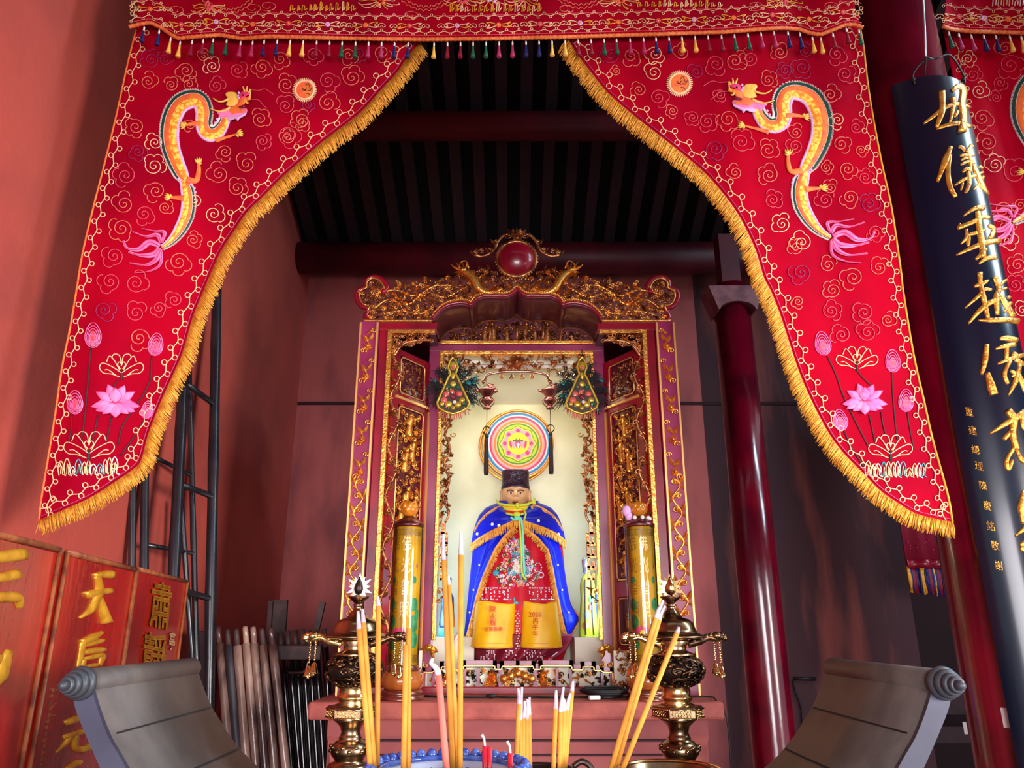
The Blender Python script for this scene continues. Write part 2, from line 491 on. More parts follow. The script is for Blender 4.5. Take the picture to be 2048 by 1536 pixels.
# rear column with its bracket
def rear_column():
    Y = 4.42; c = P(1543, 1440, Y).x; R = 0.118
    t = thing('column', 'glossy red round column by the back wall right of the shrine', 'column', (c, Y, 0)); t['kind'] = 'thing'
    zt = P(1474, 604, Y).z
    MB().lathe([(R + 0.05, 0), (R + 0.05, 0.08), (R + 0.01, 0.12), (R, 0.2), (R * 0.99, 1.6), (R * 0.95, zt + 0.1)], (c, Y, 0), 40).build('shaft', 'column_red', t)
    # saddle bracket : flared block with an arched lower edge
    mb = MB(); z0 = P(1474, 619, Y - 0.12).z; z1 = P(1474, 572, Y - 0.12).z
    w0, w1 = 0.12, 0.172
    prof = [(-w1, z1), (w1, z1), (w0, z0)]
    n = 10
    prof += [(w0 * 0.92 * cos(pi * k / n), z0 + 0.055 * sin(pi * k / n)) for k in range(0, n + 1)] + [(-w0, z0)]
    mb.prism([(c + a, Y - 0.13, b) for a, b in prof], (0, 0.2, 0))
    mb.build('bracket', 'capital_wood', t)
    MB().bar(c - 0.06, c + 0.06, Y - 0.06, Y + 0.06, z1, P(1474, 545, Y).z + 0.25).build('block', 'beam_red', t)
rear_column()

# front column behind the hanging couplet board
FX, FY, FR = 1.455, 2.32, 0.143
def front_column():
    t = thing('column', 'dark red lacquered front column behind the black couplet board', 'column', (FX, FY, 0)); t['kind'] = 'thing'
    MB().lathe([(FR + 0.07, 0), (FR + 0.07, 0.1), (FR + 0.02, 0.16), (FR, 0.25), (FR, 4.75)], (FX, FY, 0), 48).build('shaft', 'column_red', t)
    p = hit(2003, 1440, (FX, FY - FR, 0), (0, 1, 0))
    a = radians(-48); q = Vector((FX + FR * sin(a), FY - FR * cos(a), p.z))
    MB().box(q, (0.022, 0.006, 0.05), 0, Matrix.Rotation(a, 3, 'Z')).build('paper_label', 'paper_white', t)
front_column()

# recess right of the back wall: low rail and a fringed hanging
def recess():
    t = thing('wooden_rail', 'dark wooden rail in the shadowed recess at the lower right', 'rail', (2.9, 5.9, 0))
    za = P(1930, 1385, 5.9).z; zb = P(1930, 1428, 5.9).z; zc = P(1930, 1452, 5.9).z; zd = P(1930, 1485, 5.9).z
    MB().bar(2.75, 4.4, 5.86, 5.94, zb, za).build('top_rail', 'wood_dark', t)
    MB().bar(2.75, 4.4, 5.87, 5.93, zd, zc).build('lower_rail', 'wood_dark', t)
    for xx in (2.8, 4.3): MB().bar(xx - 0.04, xx + 0.04, 5.86, 5.94, 0, za - 0.002).build('leg', 'wood_dark', t)
    q = P(1930, 1456, 5.868)
    MB().box((q.x, 5.866, q.z), (0.025, 0.006, 0.08)).build('paper_label', 'paper_white', t)
    Y = 4.7
    t = thing('fringed_hanging', 'dark red sequinned hanging with blue gold and red fringe below the right banner', 'hanging', P(1870, 1125, Y))
    xl = P(1812, 1120, Y).x; xr = P(1945, 1120, Y).x; zh = P(1870, 1136, Y).z; zt = P(1870, 700, Y).z
    MB().grid(lambda u, v: Vector((xl + (xr - xl) * u, Y + 0.02 * sin(u * 17), zh + (zt - zh) * v)), 30, 4).build('cloth', 'crimson_thread', t, solid=0.006)
    MB().grid(lambda u, v: Vector((xl + (xr - xl) * u, Y - 0.012 + 0.02 * sin(u * 17), zh + 0.05 * v)), 30, 3).build('band', 'lacquer_red', t, solid=0.006)
    mb = MB(); rnd = random.Random(4)
    for k in range(40):
        mb.ball((xl + (xr - xl) * rnd.random(), Y - 0.025, zh + 0.09 + 0.1 * rnd.random()), 0.004, 0, 5, 4)
    mb.build('sequin_pattern', 'magenta_thread', t)
    mb = MB(); zf = P(1870, 1196, Y).z
    for k in range(120):
        u = k / 119; xx = xl + (xr - xl) * u; c = (0, 1, 2, 1)[int(u * 22) % 4]
        L = (zh - zf) * (0.8 + 0.25 * u + rnd.uniform(-0.05, 0.05))
        yy = Y + 0.02 * sin(u * 17)
        mb.tube([(xx, yy, zh + 0.01), (xx + rnd.uniform(-0.004, 0.004), yy - 0.005, zh - L * 0.5), (xx + rnd.uniform(-0.008, 0.008), yy, zh - L)], 0.006, 4, c)
    mb.build('fringe', ['gold_thread', 'navy_thread', 'crimson_thread'], t)
    MB().tube([(xl, Y, zt), (xr + 0.2, Y, zt)], 0.02, 10).tube([(xl + .03, Y, zt), (xl + .03, Y, roof_z(Y) + .02)], .006, 6).tube([(xr + .17, Y, zt), (xr + .17, Y, roof_z(Y) + .02)], .006, 6).build('rod', 'wood_dark', t)
recess()
# ------------------------------------------------------------------ embroidered banners
YC = 2.2
def fold_main(x, z): return 0.010 * sin(8.5 * x + 1.2 * z + 0.4) + 0.006 * sin(19 * x - 1.5 * z) + 0.004 * sin(31 * x + 0.7)
def on_cloth(base, fold):
    def cur(px, py, off=0.0):
        p = P(px, py, base)
        for _ in range(2): p = P(px, py, base + fold(p.x, p.z) - off)
        return p
    return cur
CUR = on_cloth(YC, fold_main)
PXM = 0.00147
L_OUT = [(283, 0), (272, 60), (255, 129), (232, 234), (208, 332), (185, 422), (165, 508), (152, 588), (140, 658), (124, 736), (111, 826), (94, 931), (83, 998), (78, 1044)]
L_IN = [(862, 40), (841, 88), (819, 113), (797, 146), (764, 182), (735, 215), (706, 241), (647, 286), (600, 327), (564, 359), (529, 395), (497, 426), (470, 465), (445, 504), (425, 547), (407, 591), (388, 638), (369, 705), (349, 751), (329, 795), (312, 837), (299, 872), (286, 920), (271, 939), (232, 966), (189, 994), (146, 1015), (85, 1041)]
R_OUT = [(1713, 0), (1720, 56), (1727, 93), (1738, 186), (1761, 315), (1783, 416), (1801, 538), (1806, 581), (1820, 670), (1832, 734), (1848, 803), (1864, 875), (1883, 944), (1897, 997), (1905, 1045)]
R_IN = [(1112, 40), (1133, 80), (1152, 111), (1178, 145), (1211, 186), (1256, 226), (1308, 267), (1360, 308), (1408, 349), (1441, 386), (1471, 427), (1493, 468), (1510, 508), (1524, 555), (1539, 585), (1555, 625), (1570, 670), (1584, 714), (1600, 758), (1618, 799), (1638, 839), (1662, 880), (1691, 916), (1723, 948), (1755, 981), (1788, 1005), (1828, 1029), (1868, 1040), (1902, 1047)]

def cloth_grid(mb, outer, inner, cur, y0, y1, nu=56, nv=150):
    oy = [p[1] for p in outer]; ox = [p[0] for p in outer]; iy = [p[1] for p in inner]; ix = [p[0] for p in inner]
    def fn(u, v):
        y = y0 + (y1 - y0) * v
        a = np.interp(y, oy, ox); b = np.interp(y, iy, ix)
        return cur(a + (b - a) * u, y)
    return mb.grid(fn, nu, nv)

def emb(mb, pts, cur, w=1.1, mi=0, off=0.004, n=4):
    """embroidered cord through picture points lying on the cloth; w half width in pixels."""
    ws = [x * PXM for x in w] if hasattr(w, '__len__') else w * PXM
    mb.tube([cur(p[0], p[1], off) for p in pts], ws, n, mi)
def fill(mb, pts, cur, mi=0, off=0.004, crown=0.003):
    """padded satin patch: fan from the centre, raised in the middle."""
    n = len(pts); cx = sum(p[0] for p in pts) / n; cy = sum(p[1] for p in pts) / n
    vs = [cur(cx, cy, off + crown)] + [cur(cx + (p[0] - cx) * .6, cy + (p[1] - cy) * .6, off + crown * .8) for p in pts] + [cur(p[0], p[1], off - 0.002) for p in pts]
    fs = [(0, 1 + i, 1 + (i + 1) % n) for i in range(n)] + [(1 + i, 1 + n + i, 1 + n + (i + 1) % n, 1 + (i + 1) % n) for i in range(n)]
    mb.add(vs, fs, mi, True)

def border(mb, path, cur, inset, period=27, amp=5.0, loop=5.2, side=1, w=1.15, mi=0):
    """wavy running cord with a little loop standing on every crest, on alternate sides."""
    q = resample(path, 1.0); pts = []; L = q[-1][4]; half = period / 2; s = 0.0; k = 0
    def at(s):
        x, y, nx, ny, _ = q[min(len(q) - 1, max(0, int(s)))]
        return x + nx * side * inset, y + ny * side * inset, nx * side, ny * side, ny, -nx
    am = amp * .5
    while s < L - half:
        x, y, nx, ny, tx, ty = at(s); sg = 1 if k % 2 == 0 else -1
        px, py = x + nx * sg * am, y + ny * sg * am
        cx, cy = px + nx * sg * loop, py + ny * sg * loop
        n = 14
        for j in range(n + 1):
            a = 2 * pi * j / n
            pts.append((cx + loop * (-sg * nx * cos(a) + tx * sin(a)), cy + loop * (-sg * ny * cos(a) + ty * sin(a))))
        for j in range(1, 10):
            x2, y2, mx, my, _, _ = at(s + half * j / 10); o = sg * am * cos(pi * j / 10)
            pts.append((x2 + mx * o, y2 + my * o))
        s += half; k += 1
    emb(mb, pts, cur, w, mi)

def cloud(mb, cx, cy, R, rot, cur, mi, fl=1):
    """spiral cloud with a lobed outer edge."""
    sp = []
    for k in range(44):
        t = k / 43; a = rot + fl * t * 2 * pi * 1.9; r = R * (0.06 + 0.86 * t ** 1.1)
        sp.append((cx + r * cos(a), cy + r * 0.95 * sin(a)))
    emb(mb, sp, cur, [0.8] + [1.15] * 42 + [0.9], mi)
    R *= 1.12; a0 = rot + fl * 2 * pi * 1.9; nb = 2 + int(abs(rot * 7)) % 2; sw = (2.4, 3.5)[nb - 2]
    lob = []
    for k in range(37):
        t = k / 36; a = a0 + fl * t * sw
        r = R * (0.82 + 0.30 * abs(sin(t * pi * nb)) ** 0.6)
        lob.append((cx + r * cos(a), cy + r * sin(a)))
    emb(mb, lob, cur, 1.15, mi)

# --- dragon traced on the left banner
DR_A = [(700, 250), (697, 300), (680, 350), (640, 405), (580, 425), (530, 395), (513, 330), (516, 240), (488, 170), (430, 160), (355, 195), (305, 275), (280, 380), (285, 500), (322, 620), (362, 710), (400, 780)]
DR_AW = [24, 30, 34, 42, 48, 46, 46, 50, 52, 56, 58, 58, 56, 54, 48, 42, 20]
DR_B = [(372, 770), (392, 850), (400, 940), (385, 1040), (340, 1140), (280, 1225), (205, 1285)]
DR_BW = [26, 38, 40, 40, 34, 22, 10]
def dz(p): return (270 + p[0] * .2605, 160 + p[1] * .2605)
def dragon(T, cur, parent):
    S = lambda x, y, off: cur(*T(*dz((x, y))), off)
    d = MB()
    def body(path, wid, side):
        q = cr(path, 7); a = np.array(q); t = np.gradient(a, axis=0); L = np.hypot(t[:, 0], t[:, 1]) + 1e-9
        nx, ny = -t[:, 1] / L * side, t[:, 0] / L * side
        w = np.interp(np.linspace(0, 1, len(q)), np.linspace(0, 1, len(wid)), wid)
        N = len(q)
        def strip(us, mi, hs):
            k = len(us)
            vs = [S(q[i][0] + nx[i] * w[i] * u, q[i][1] + ny[i] * w[i] * u, hh) for i in range(N) for u, hh in zip(us, hs)]
            d.add(vs, [(i * k + j, i * k + j + 1, (i + 1) * k + j + 1, (i + 1) * k + j) for i in range(N - 1) for j in range(k - 1)], mi)
        strip([1.1, 0.95, 0.62, 0.32], 1, [0.001, 0.006, 0.009, 0.010])
        strip([0.32, -0.1, -0.5, -0.72], 0, [0.010, 0.012, 0.010, 0.008])
        strip([1.50, 1.3, 1.06], 3, [0.002, 0.005, 0.004])
        for i in range(0, N - 1):                       # saw edge of the fin, scalloped belly
            for f in (0.25, 0.75):
                x = q[i][0] + (q[i + 1][0] - q[i][0]) * f; y = q[i][1] + (q[i + 1][1] - q[i][1]) * f
                ww = w[i]; tx, ty = t[i] / L[i]
                b = 1.48
                p0 = S(x + nx[i] * ww * b - tx * 6, y + ny[i] * ww * b - ty * 6, 0.004)
                p1 = S(x + nx[i] * (ww * b + 13) - tx * 3, y + ny[i] * (ww * b + 13) - ty * 3, 0.005)
                p2 = S(x + nx[i] * ww * b + tx * 6, y + ny[i] * ww * b + ty * 6, 0.004)
                d.add([p0, p1, p2], [(0, 1, 2)], 3, False)
                d.tube([p0, p1, p2], 0.0008, 4, 4)
            x, y = q[i]
            c = S(x - nx[i] * w[i] * 0.84, y - ny[i] * w[i] * 0.84, 0.004)
            d.ball(c, (w[i] * .17 * PXM * 0.32 + 0.0028, 0.005, w[i] * .17 * PXM * 0.32 + 0.0028), 2, 6, 4)
        for u, mi in ((1.06, 4), (-0.98, 2)):
            d.tube([S(q[i][0] + nx[i] * w[i] * u, q[i][1] + ny[i] * w[i] * u, 0.005) for i in range(N)], 0.0009, 4, mi)
    body(DR_A, DR_AW, 1); body(DR_B, DR_BW, -1)
    for p in [(335, 760), (350, 790), (355, 825), (430, 800), (455, 830), (462, 862), (640, 250), (655, 280), (630, 300), (615, 330)]:
        d.ball(S(*p, 0.005), (0.005, 0.004, 0.005), 2, 6, 4)
    o = d.build('dragon', ['scale_yellow', 'orange_thread', 'lilac_thread', 'green_dark', 'white_thread'], parent)
    # legs
    for leg in ([(510, 340), (450, 335), (385, 345)], [(620, 465), (700, 440), (785, 415)], [(400, 770), (470, 770), (490, 690), (487, 640)], [(380, 910), (330, 905), (270, 900)]):
        m = MB(); q = cr(leg, 6); n = len(q)
        m.tube([S(*p, 0.006) for p in q], [(0.015 - 0.0105 * (i / n) ** .7) * (1 if leg[0][0] != 620 else 0.7) for i in range(n)], 8, 0, squash=0.5)
        ex, ey = leg[-1]; a = atan2(leg[-1][1] - leg[-2][1], leg[-1][0] - leg[-2][0])
        for da in (-0.95, -0.3, 0.35, 1.0, 2.4):
            L = 46 if da < 2 else 26
            m.tube([S(ex, ey, 0.007), S(ex + cos(a + da * .8) * L * .6, ey + sin(a + da * .8) * L * .6, 0.009), S(ex + cos(a + da * .6) * L, ey + sin(a + da * .6) * L, 0.005)], [0.004, 0.0036, 0.0015], 5, 1)
        m.build('leg', ['orange_thread', 'yellow_thread'], o)
    # head
    h = MB()
    def pad(pts, mi, off=0.010, crown=0.004):
        fill(h, cr([T(*dz(p)) for p in pts], 4, True), cur, mi, off, crown)
    pad([(640, 245), (700, 215), (760, 200), (800, 215), (850, 215), (862, 240), (835, 270), (780, 295), (715, 305), (660, 290)], 1, 0.010)
    pad([(700, 300), (720, 275), (780, 280), (830, 262), (855, 245), (850, 268), (800, 300), (790, 318), (770, 300), (730, 312)], 3, 0.013)
    pad([(715, 245), (740, 205), (790, 195), (815, 225), (850, 225), (835, 250), (780, 258), (745, 265)], 0, 0.014)
    pad([(700, 190), (712, 150), (695, 110), (715, 92), (770, 95), (790, 130), (800, 165), (770, 195), (735, 200)], 2, 0.013)
    pad([(780, 195), (790, 150), (820, 110), (850, 130), (885, 120), (890, 150), (860, 160), (842, 185), (820, 200)], 0, 0.013)
    pad([(800, 150), (808, 105), (835, 85), (870, 90), (880, 110), (850, 125), (832, 140)], 4, 0.016)
    pad([(795, 205), (830, 190), (850, 200), (838, 212), (805, 215)], 5, 0.017)
    for p in ((798, 100), (792, 122), (800, 140)): h.ball(S(*p, 0.014), (0.005, 0.005, 0.005), 3, 6, 4)
    for pts in ([(740, 130), (690, 160), (640, 165), (600, 140)], [(730, 210), (690, 235), (640, 240), (580, 220)], [(845, 95), (835, 70), (828, 50)], [(860, 92), (858, 68), (862, 48)], [(875, 100), (882, 82), (884, 70)], [(845, 150), (860, 178), (872, 172)], [(868, 150), (878, 140), (890, 80)]):
        q = cr(pts, 5); n = len(q)
        h.tube([S(*p, 0.013) for p in q], [0.0046 - 0.003 * i / n for i in range(n)], 6, 2)
    h.ball(S(832, 118, 0.02), 0.004, 6, 6, 4)
    h.build('head', ['orange_thread', 'pink_satin', 'yellow_thread', 'lilac_thread', 'pink_deep', 'crimson_thread', 'eye_dark'], o)
    for pts in ([(885, 75), (950, 80), (1000, 70), (1060, 110)], [(890, 150), (950, 155), (980, 190), (1010, 215)]):
        w_ = MB(); w_.tube([S(*p, 0.004) for p in cr(pts, 5)], 0.0016, 4); w_.build('whisker', 'rose_thread', o)
    # tail fronds
    f = MB()
    for pts, w in (([(205, 1250), (225, 1170), (150, 1160), (50, 1140)], 16), ([(200, 1250), (170, 1190), (80, 1200), (-20, 1165)], 20), ([(190, 1275), (110, 1245), (30, 1300), (-60, 1290), (-90, 1235)], 30),
                   ([(190, 1290), (140, 1340), (40, 1345), (-50, 1320)], 30), ([(195, 1300), (160, 1380), (80, 1420), (-40, 1405)], 24), ([(205, 1310), (190, 1420), (100, 1470), (0, 1480)], 14)):
        q = cr(pts, 6); n = len(q)
        f.tube([S(*p, 0.006) for p in q], [max(0.0012, w * .2605 * PXM * (0.35 + 0.65 * sin(pi * min(1, 1.25 * i / n + 0.15)))) for i in range(n)], 8, 0, squash=0.35)
        f.tube([S(*p, 0.012) for p in q], 0.0012, 4, 1)
    f.build('tail_tuft', ['pink_satin', 'pink_deep'], o)
    return o

def medallion(parent, cx, cy, R, cur):
    m = MB(); n = 40
    m.grid(lambda u, v: cur(cx + R * .78 * v * cos(u * 2 * pi) , cy + R * .78 * v * sin(u * 2 * pi), 0.010 - 0.003 * v), 32, 5, 0, closed_u=True)
    m.tube([cur(cx + R * .8 * cos(k * 2 * pi / 32), cy + R * .8 * sin(k * 2 * pi / 32), 0.007) for k in range(32)], 0.004, 6, 1, closed=True)
    for k in range(n):
        a = 2 * pi * k / n
        m.tube([cur(cx + R * .82 * cos(a), cy + R * .82 * sin(a), 0.006), cur(cx + R * 1.06 * cos(a), cy + R * 1.06 * sin(a), 0.005)], [0.0034, 0.0016], 5, 1)
    rnd = random.Random(3)
    for k in range(5):
        x0 = cx + rnd.uniform(-.4, .4) * R; y0 = cy + rnd.uniform(-.4, .4) * R
        emb(m, cr([(x0, y0), (x0 + 5, y0 + rnd.uniform(-6, 6)), (x0 + 9, y0 + rnd.uniform(-8, 8))], 4), cur, .8, 2, 0.011)
    m.build('sun_medallion', ['orange_thread', 'cream_thread', 'stem_dark'], parent)

def lotus_flower(parent, cx, cy, s, cur):
    m = MB()
    def petal(x, y, a, L, W, off):
        pts = [(0, 0), (.25, .75), (.6, 1), (.85, .5), (1.05, 0), (.85, -.5), (.6, -1), (.25, -.75)]
        pp = [(cx + (x + L * u * cos(a) - W * v * sin(a)) * s, cy + (y + L * u * sin(a) + W * v * cos(a)) * s) for u, v in pts]
        fill(m, pp, cur, 0, off, 0.004)
        m.tube([cur(*p, off - 0.0005) for p in pp] , 0.0009, 4, 1, closed=True)
    for a, L, W, off in ((-150, 40, 9, .005), (-30, 40, 9, .005), (-112, 36, 10, .006), (-62, 36, 10, .006), (172, 44, 9, .007), (8, 44, 9, .007), (158, 38, 9, .009), (24, 38, 9, .009), (-90, 27, 12, .010), (90, 26, 12, .012), (140, 30, 9, .011), (40, 30, 9, .011)):
        petal(0, 0, radians(a), L, W, off)
    m.build('lotus_flower', ['pink_satin', 'pink_deep'], parent)
def lotus_bud(parent, cx, cy, R, stem, cur, tilt=0.0):
    m = MB()
    def ring(k):
        pts = []
        for i in range(22):
            a = 2 * pi * i / 22; r = R * k * (1 + (0.38 * max(0, -sin(a)) ** 5)); x = r * .78 * cos(a); y = r * sin(a)
            pts.append((cx + x * cos(tilt) - y * sin(tilt), cy + x * sin(tilt) + y * cos(tilt) + (1 - k) * R * .25))
        return pts
    for k in (1.0, .82, .64, .46, .28):
        m.tube([cur(*p, 0.004) for p in ring(k)], 0.0016, 4, 0, closed=True)
    fill(m, ring(.55), cur, 1, 0.003, 0.002)
    o = m.build('lotus_bud', ['pink_satin', 'rose_thread'], parent)
    st = MB(); emb(st, cr(stem, 5), cur, 1.7, 0, 0.003); st.build('stem', 'stem_dark', o)
def lotus_leaf(parent, cx, cy, s, cur, wave=False):
    m = MB()
    for sg in (-1, 1):
        for pts in ([(0, 8), (-18, -4), (-38, -12), (-44, -2), (-36, 8), (-20, 10), (-4, 16)], [(-4, 2), (-14, -16), (-24, -26), (-30, -14)], [(0, -6), (-4, -26), (-14, -30), (-20, -24)], [(-2, 0), (-8, -8), (-5, -14), (0, -10)], [(-10, 14), (-26, 2), (-34, 2)]):
            emb(m, cr([(cx + sg * x * s, cy + y * s) for x, y in pts], 5), cur, 1.1, 0)
    emb(m, [(cx, cy + 2 * s), (cx, cy + 22 * s)], cur, 1.8, 1)
    m.build('lotus_leaf', ['cream_thread', 'green_dark'], parent)
def water_waves(parent, x0, x1, y, cur, seed):
    m = MB(); rnd = random.Random(seed); x = x0
    k = 0
    while x < x1:
        h = rnd.uniform(18, 36); w = rnd.uniform(6, 11)
        base = y + rnd.uniform(-2, 2)
        emb(m, cr([(x, base), (x - 2, base - h * .6), (x + w * .4, base - h), (x + w, base - h * .6), (x + w * .7, base - 4), (x + w * 1.4, base)], 4), cur, 1.15, (0, 0, 1, 2)[k % 4])
        emb(m, cr([(x + 3, base - 3), (x + w * .5, base - h * .7), (x + w * .8, base - 5)], 4), cur, 1.0, 0)
        if k % 2: emb(m, [(x + w * .5, base - 3), (x + w * .6, base - h * .6)], cur, 2.6, 3, 0.002)
        x += w * 1.25; k += 1
    m.build('water_waves', ['cream_thread', 'white_thread', 'teal_thread', 'green_dark'], parent)

def fringe(parent, path, cur, seed, length=27, side=1, step=1.7):
    rnd = random.Random(seed); m = MB(); q = resample(path, step)
    for (x, y, nx, ny, s) in q:
        nx *= side; ny *= side
        kx = min(1.0, (q[-1][4] - s) / 45) if q[-1][4] - s < 45 else 1.0
        nx *= kx
        for lay in range(2):
            dx, dy = nx * .75 + rnd.uniform(-.22, .22), ny * .55 + .62 + rnd.uniform(-.12, .12)
            L = sqrt(dx * dx + dy * dy); l = length * rnd.uniform(.8, 1.12)
            dx, dy = dx / L * l, dy / L * l
            o = 0.002 + lay * 0.006 + rnd.uniform(0, .004)
            m.tube([cur(x - nx * 3, y - ny * 3, o), cur(x + dx * .45 + rnd.uniform(-2, 2), y + dy * .45, o + .005), cur(x + dx, y + dy, o + rnd.uniform(-.004, .006))], [0.0021, 0.0019, 0.0011], 3, rnd.choice((0, 0, 1)))
    m.build('fringe', ['fringe_gold', 'gold_thread'], parent)
    h = MB(); h.tube([cur(x, y, 0.005) for (x, y, *_r) in q[::3]], 0.005, 6); h.build('fringe_heading', 'fringe_gold', parent)

# positions of the cloud scrolls (picture points on each banner, radius)
CL_L = [(302, 120, 18), (372, 141, 18), (425, 133, 16), (475, 140, 17), (524, 134, 18), (296, 163, 17), (342, 170, 14), (378, 168, 14), (432, 172, 16), (272, 205, 18), (271, 254, 18), (310, 285, 17), (308, 332, 20), (276, 303, 16), (251, 351, 21), (312, 382, 20), (248, 408, 21), (288, 428, 19), (330, 415, 14), (243, 457, 22), (228, 512, 21), (357, 524, 22), (220, 563, 21), (271, 566, 22), (380, 555, 17), (415, 488, 17), (386, 480, 15), (427, 428, 19), (456, 446, 15), (474, 376, 18), (438, 348, 21), (493, 328, 20), (521, 348, 20), (450, 304, 16), (525, 282, 15), (576, 270, 22), (614, 270, 20), (520, 238, 18), (602, 240, 18), (571, 212, 18), (572, 170, 19), (655, 162, 20), (704, 155, 20), (655, 206, 20), (606, 246, 14), (670, 235, 18), (628, 316, 0), (575, 275, 14), (216, 575, 0), (208, 620, 20), (272, 626, 20), (349, 600, 20), (347, 648, 20), (278, 676, 22), (318, 616, 15), (390, 400, 15), (380, 250, 12), (560, 310, 17), (615, 210, 12), (697, 110, 17), (627, 110, 17), (764, 105, 18), (718, 108, 14), (742, 160, 12), (560, 118, 17), (330, 118, 14), (408, 112, 12)]
CL_R = [(1222, 110, 19), (1262, 112, 18), (1310, 108, 17), (1364, 105, 16), (1432, 128, 20), (1470, 122, 20), (1500, 117, 18), (1560, 105, 16), (1610, 102, 14), (1672, 108, 19), (1690, 148, 18), (1604, 135, 19), (1660, 190, 18), (1232, 142, 16), (1308, 145, 18), (1392, 145, 16), (1278, 180, 18), (1316, 195, 18), (1328, 235, 20), (1414, 243, 18), (1456, 238, 20), (1382, 277, 20), (1430, 298, 20), (1482, 284, 22), (1470, 345, 22), (1536, 300, 19), (1538, 350, 19), (1498, 398, 17), (1545, 400, 17), (1564, 448, 18), (1520, 442, 16), (1592, 265, 15), (1590, 292, 16), (1675, 240, 16), (1682, 288, 17), (1712, 255, 14), (1722, 300, 17), (1730, 355, 17), (1695, 338, 17), (1700, 395, 18), (1738, 408, 19), (1750, 465, 20), (1661, 375, 14), (1650, 400, 18), (1604, 485, 20), (1548, 500, 19), (1592, 495, 15), (1602, 545, 21), (1656, 530, 16), (1706, 555, 22), (1758, 535, 18), (1596, 603, 21), (1665, 580, 17), (1605, 655, 22), (1662, 622, 18), (1728, 625, 20), (1735, 665, 20), (1683, 670, 19), (1776, 590, 18), (1775, 640, 15), (1790, 680, 15), (1652, 335, 12), (1680, 525, 0), (1552, 545, 16), (1440, 190, 12), (1536, 160, 16), (1720, 215, 15), (1570, 140, 14), (1345, 222, 12), (1385, 235, 14), (1430, 345, 14), (1532, 520, 0)]

def side_banner(name, label, outer, inner, clouds, T, right, seed):
    t = thing(name, label, 'banner', P((180, 1820)[right], 600, YC), 'embroidered side banners')
    c = MB(); cloth_grid(c, outer, inner, CUR, 30, max(outer[-1][1], inner[-1][1]) - 1.0)
    c.build('cloth', 'cloth_red', t, solid=0.003)
    s = 1 if right else -1
    fringe(t, cr(inner[1:] + [(inner[-1][0] + 4 * s, inner[-1][1] + 2)], 4), CUR, seed, side=(1 if right else -1))
    m = MB(); emb(m, cr(outer[1:], 4), CUR, 2.2, 0, 0.002, 6); m.build('edge_cord', 'braid_orange' if not right else 'gold_thread', t)
    m = MB(); emb(m, [(x + nx * (-9 if right else 9), y + ny * (-9 if right else 9)) for x, y, nx, ny, _ in resample(cr(inner[1:], 4), 4)], CUR, 1.3, 0); m.build('inner_cord', 'magenta_thread', t)
    m = MB(); border(m, cr(inner[1:], 4), CUR, 22, 36, 5.0, 5.2, -1 if right else 1)
    border(m, cr([p for p in outer if p[1] > 50], 4), CUR, 15, 34, 4.5, 4.6, 1 if right else -1)
    m.build('border_scroll', 'cream_thread', t)
    m = MB(); rnd = random.Random(seed)
    near = lambda path, x, y: min((x - a[0]) ** 2 + (y - a[1]) ** 2 for a in resample(path, 6)) ** .5
    for x, y, R in clouds:
        if not R: continue
        R = min(R, near(inner, x, y) - 34, near(outer, x, y) - 24)
        if R >= 9: cloud(m, x, y, R, rnd.uniform(0, 2 * pi), CUR, rnd.choice((0, 0, 0, 0, 1, 1, 1, 2, 3)) if y < 640 else rnd.choice((0, 1)), rnd.choice((-1, 1)))
    m.build('cloud_pattern', ['peach_thread', 'rose_thread', 'cream_thread', 'plum_thread'], t)
    dragon(T, CUR, t)
    if not right:
        medallion(t, 609, 180, 23, CUR)
        lotus_flower(t, 231, 806, 1.08, CUR)
        lotus_bud(t, 186, 674, 21, [(182, 692), (176, 760), (170, 830), (162, 884)], CUR)
        lotus_bud(t, 311, 692, 19, [(303, 712), (300, 760), (280, 800), (246, 850), (236, 890)], CUR, 0.15)
        lotus_bud(t, 150, 808, 20, [(144, 828), (142, 860), (137, 886)], CUR)
        lotus_bud(t, 294, 822, 15, [(290, 838), (270, 870), (240, 912)], CUR, 0.2)
        lotus_leaf(t, 243, 738, 1.0, CUR); lotus_leaf(t, 178, 898, 1.15, CUR)
        for st in ([(236, 760), (222, 782), (214, 800)], [(196, 830), (190, 860), (184, 886)], [(222, 834), (218, 860), (212, 884)]):
            m = MB(); emb(m, cr(st, 4), CUR, 1.6, 0, 0.003); m.build('stem', 'stem_dark', t)
        water_waves(t, 118, 228, 950, CUR, 5)
    else:
        medallion(t, 1359, 167, 25, CUR)
        lotus_flower(t, 1730, 802, 1.0, CUR)
        lotus_bud(t, 1646, 690, 20, [(1654, 712), (1672, 750), (1690, 800), (1738, 896)], CUR, -0.2)
        lotus_bud(t, 1786, 725, 19, [(1783, 744), (1787, 810), (1794, 880)], CUR, -0.1)
        lotus_bud(t, 1812, 804, 19, [(1814, 822), (1820, 860), (1828, 900)], CUR)
        lotus_bud(t, 1681, 843, 18, [(1688, 862), (1706, 900), (1728, 934)], CUR, -0.2)
        lotus_leaf(t, 1714, 722, 0.95, CUR); lotus_leaf(t, 1781, 900, 1.0, CUR)
        for st in ([(1714, 742), (1730, 760), (1746, 774)], [(1738, 830), (1744, 856), (1750, 884)], [(1762, 824), (1766, 850), (1772, 872)]):
            m = MB(); emb(m, cr(st, 4), CUR, 1.6, 0, 0.003); m.build('stem', 'stem_dark', t)
        water_waves(t, 1732, 1852, 954, CUR, 6)
    return t
side_banner('side_banner', 'red side banner whose fringed tip ends above the red gilt boards at left', L_OUT, L_IN, CL_L, lambda x, y: (x, y), 0, 11)
side_banner('side_banner', 'red side banner hanging between the shrine and the black couplet board', R_OUT, R_IN, CL_R, lambda x, y: (2033 - 1.149 * x, .989 * y - 14), 1, 12)

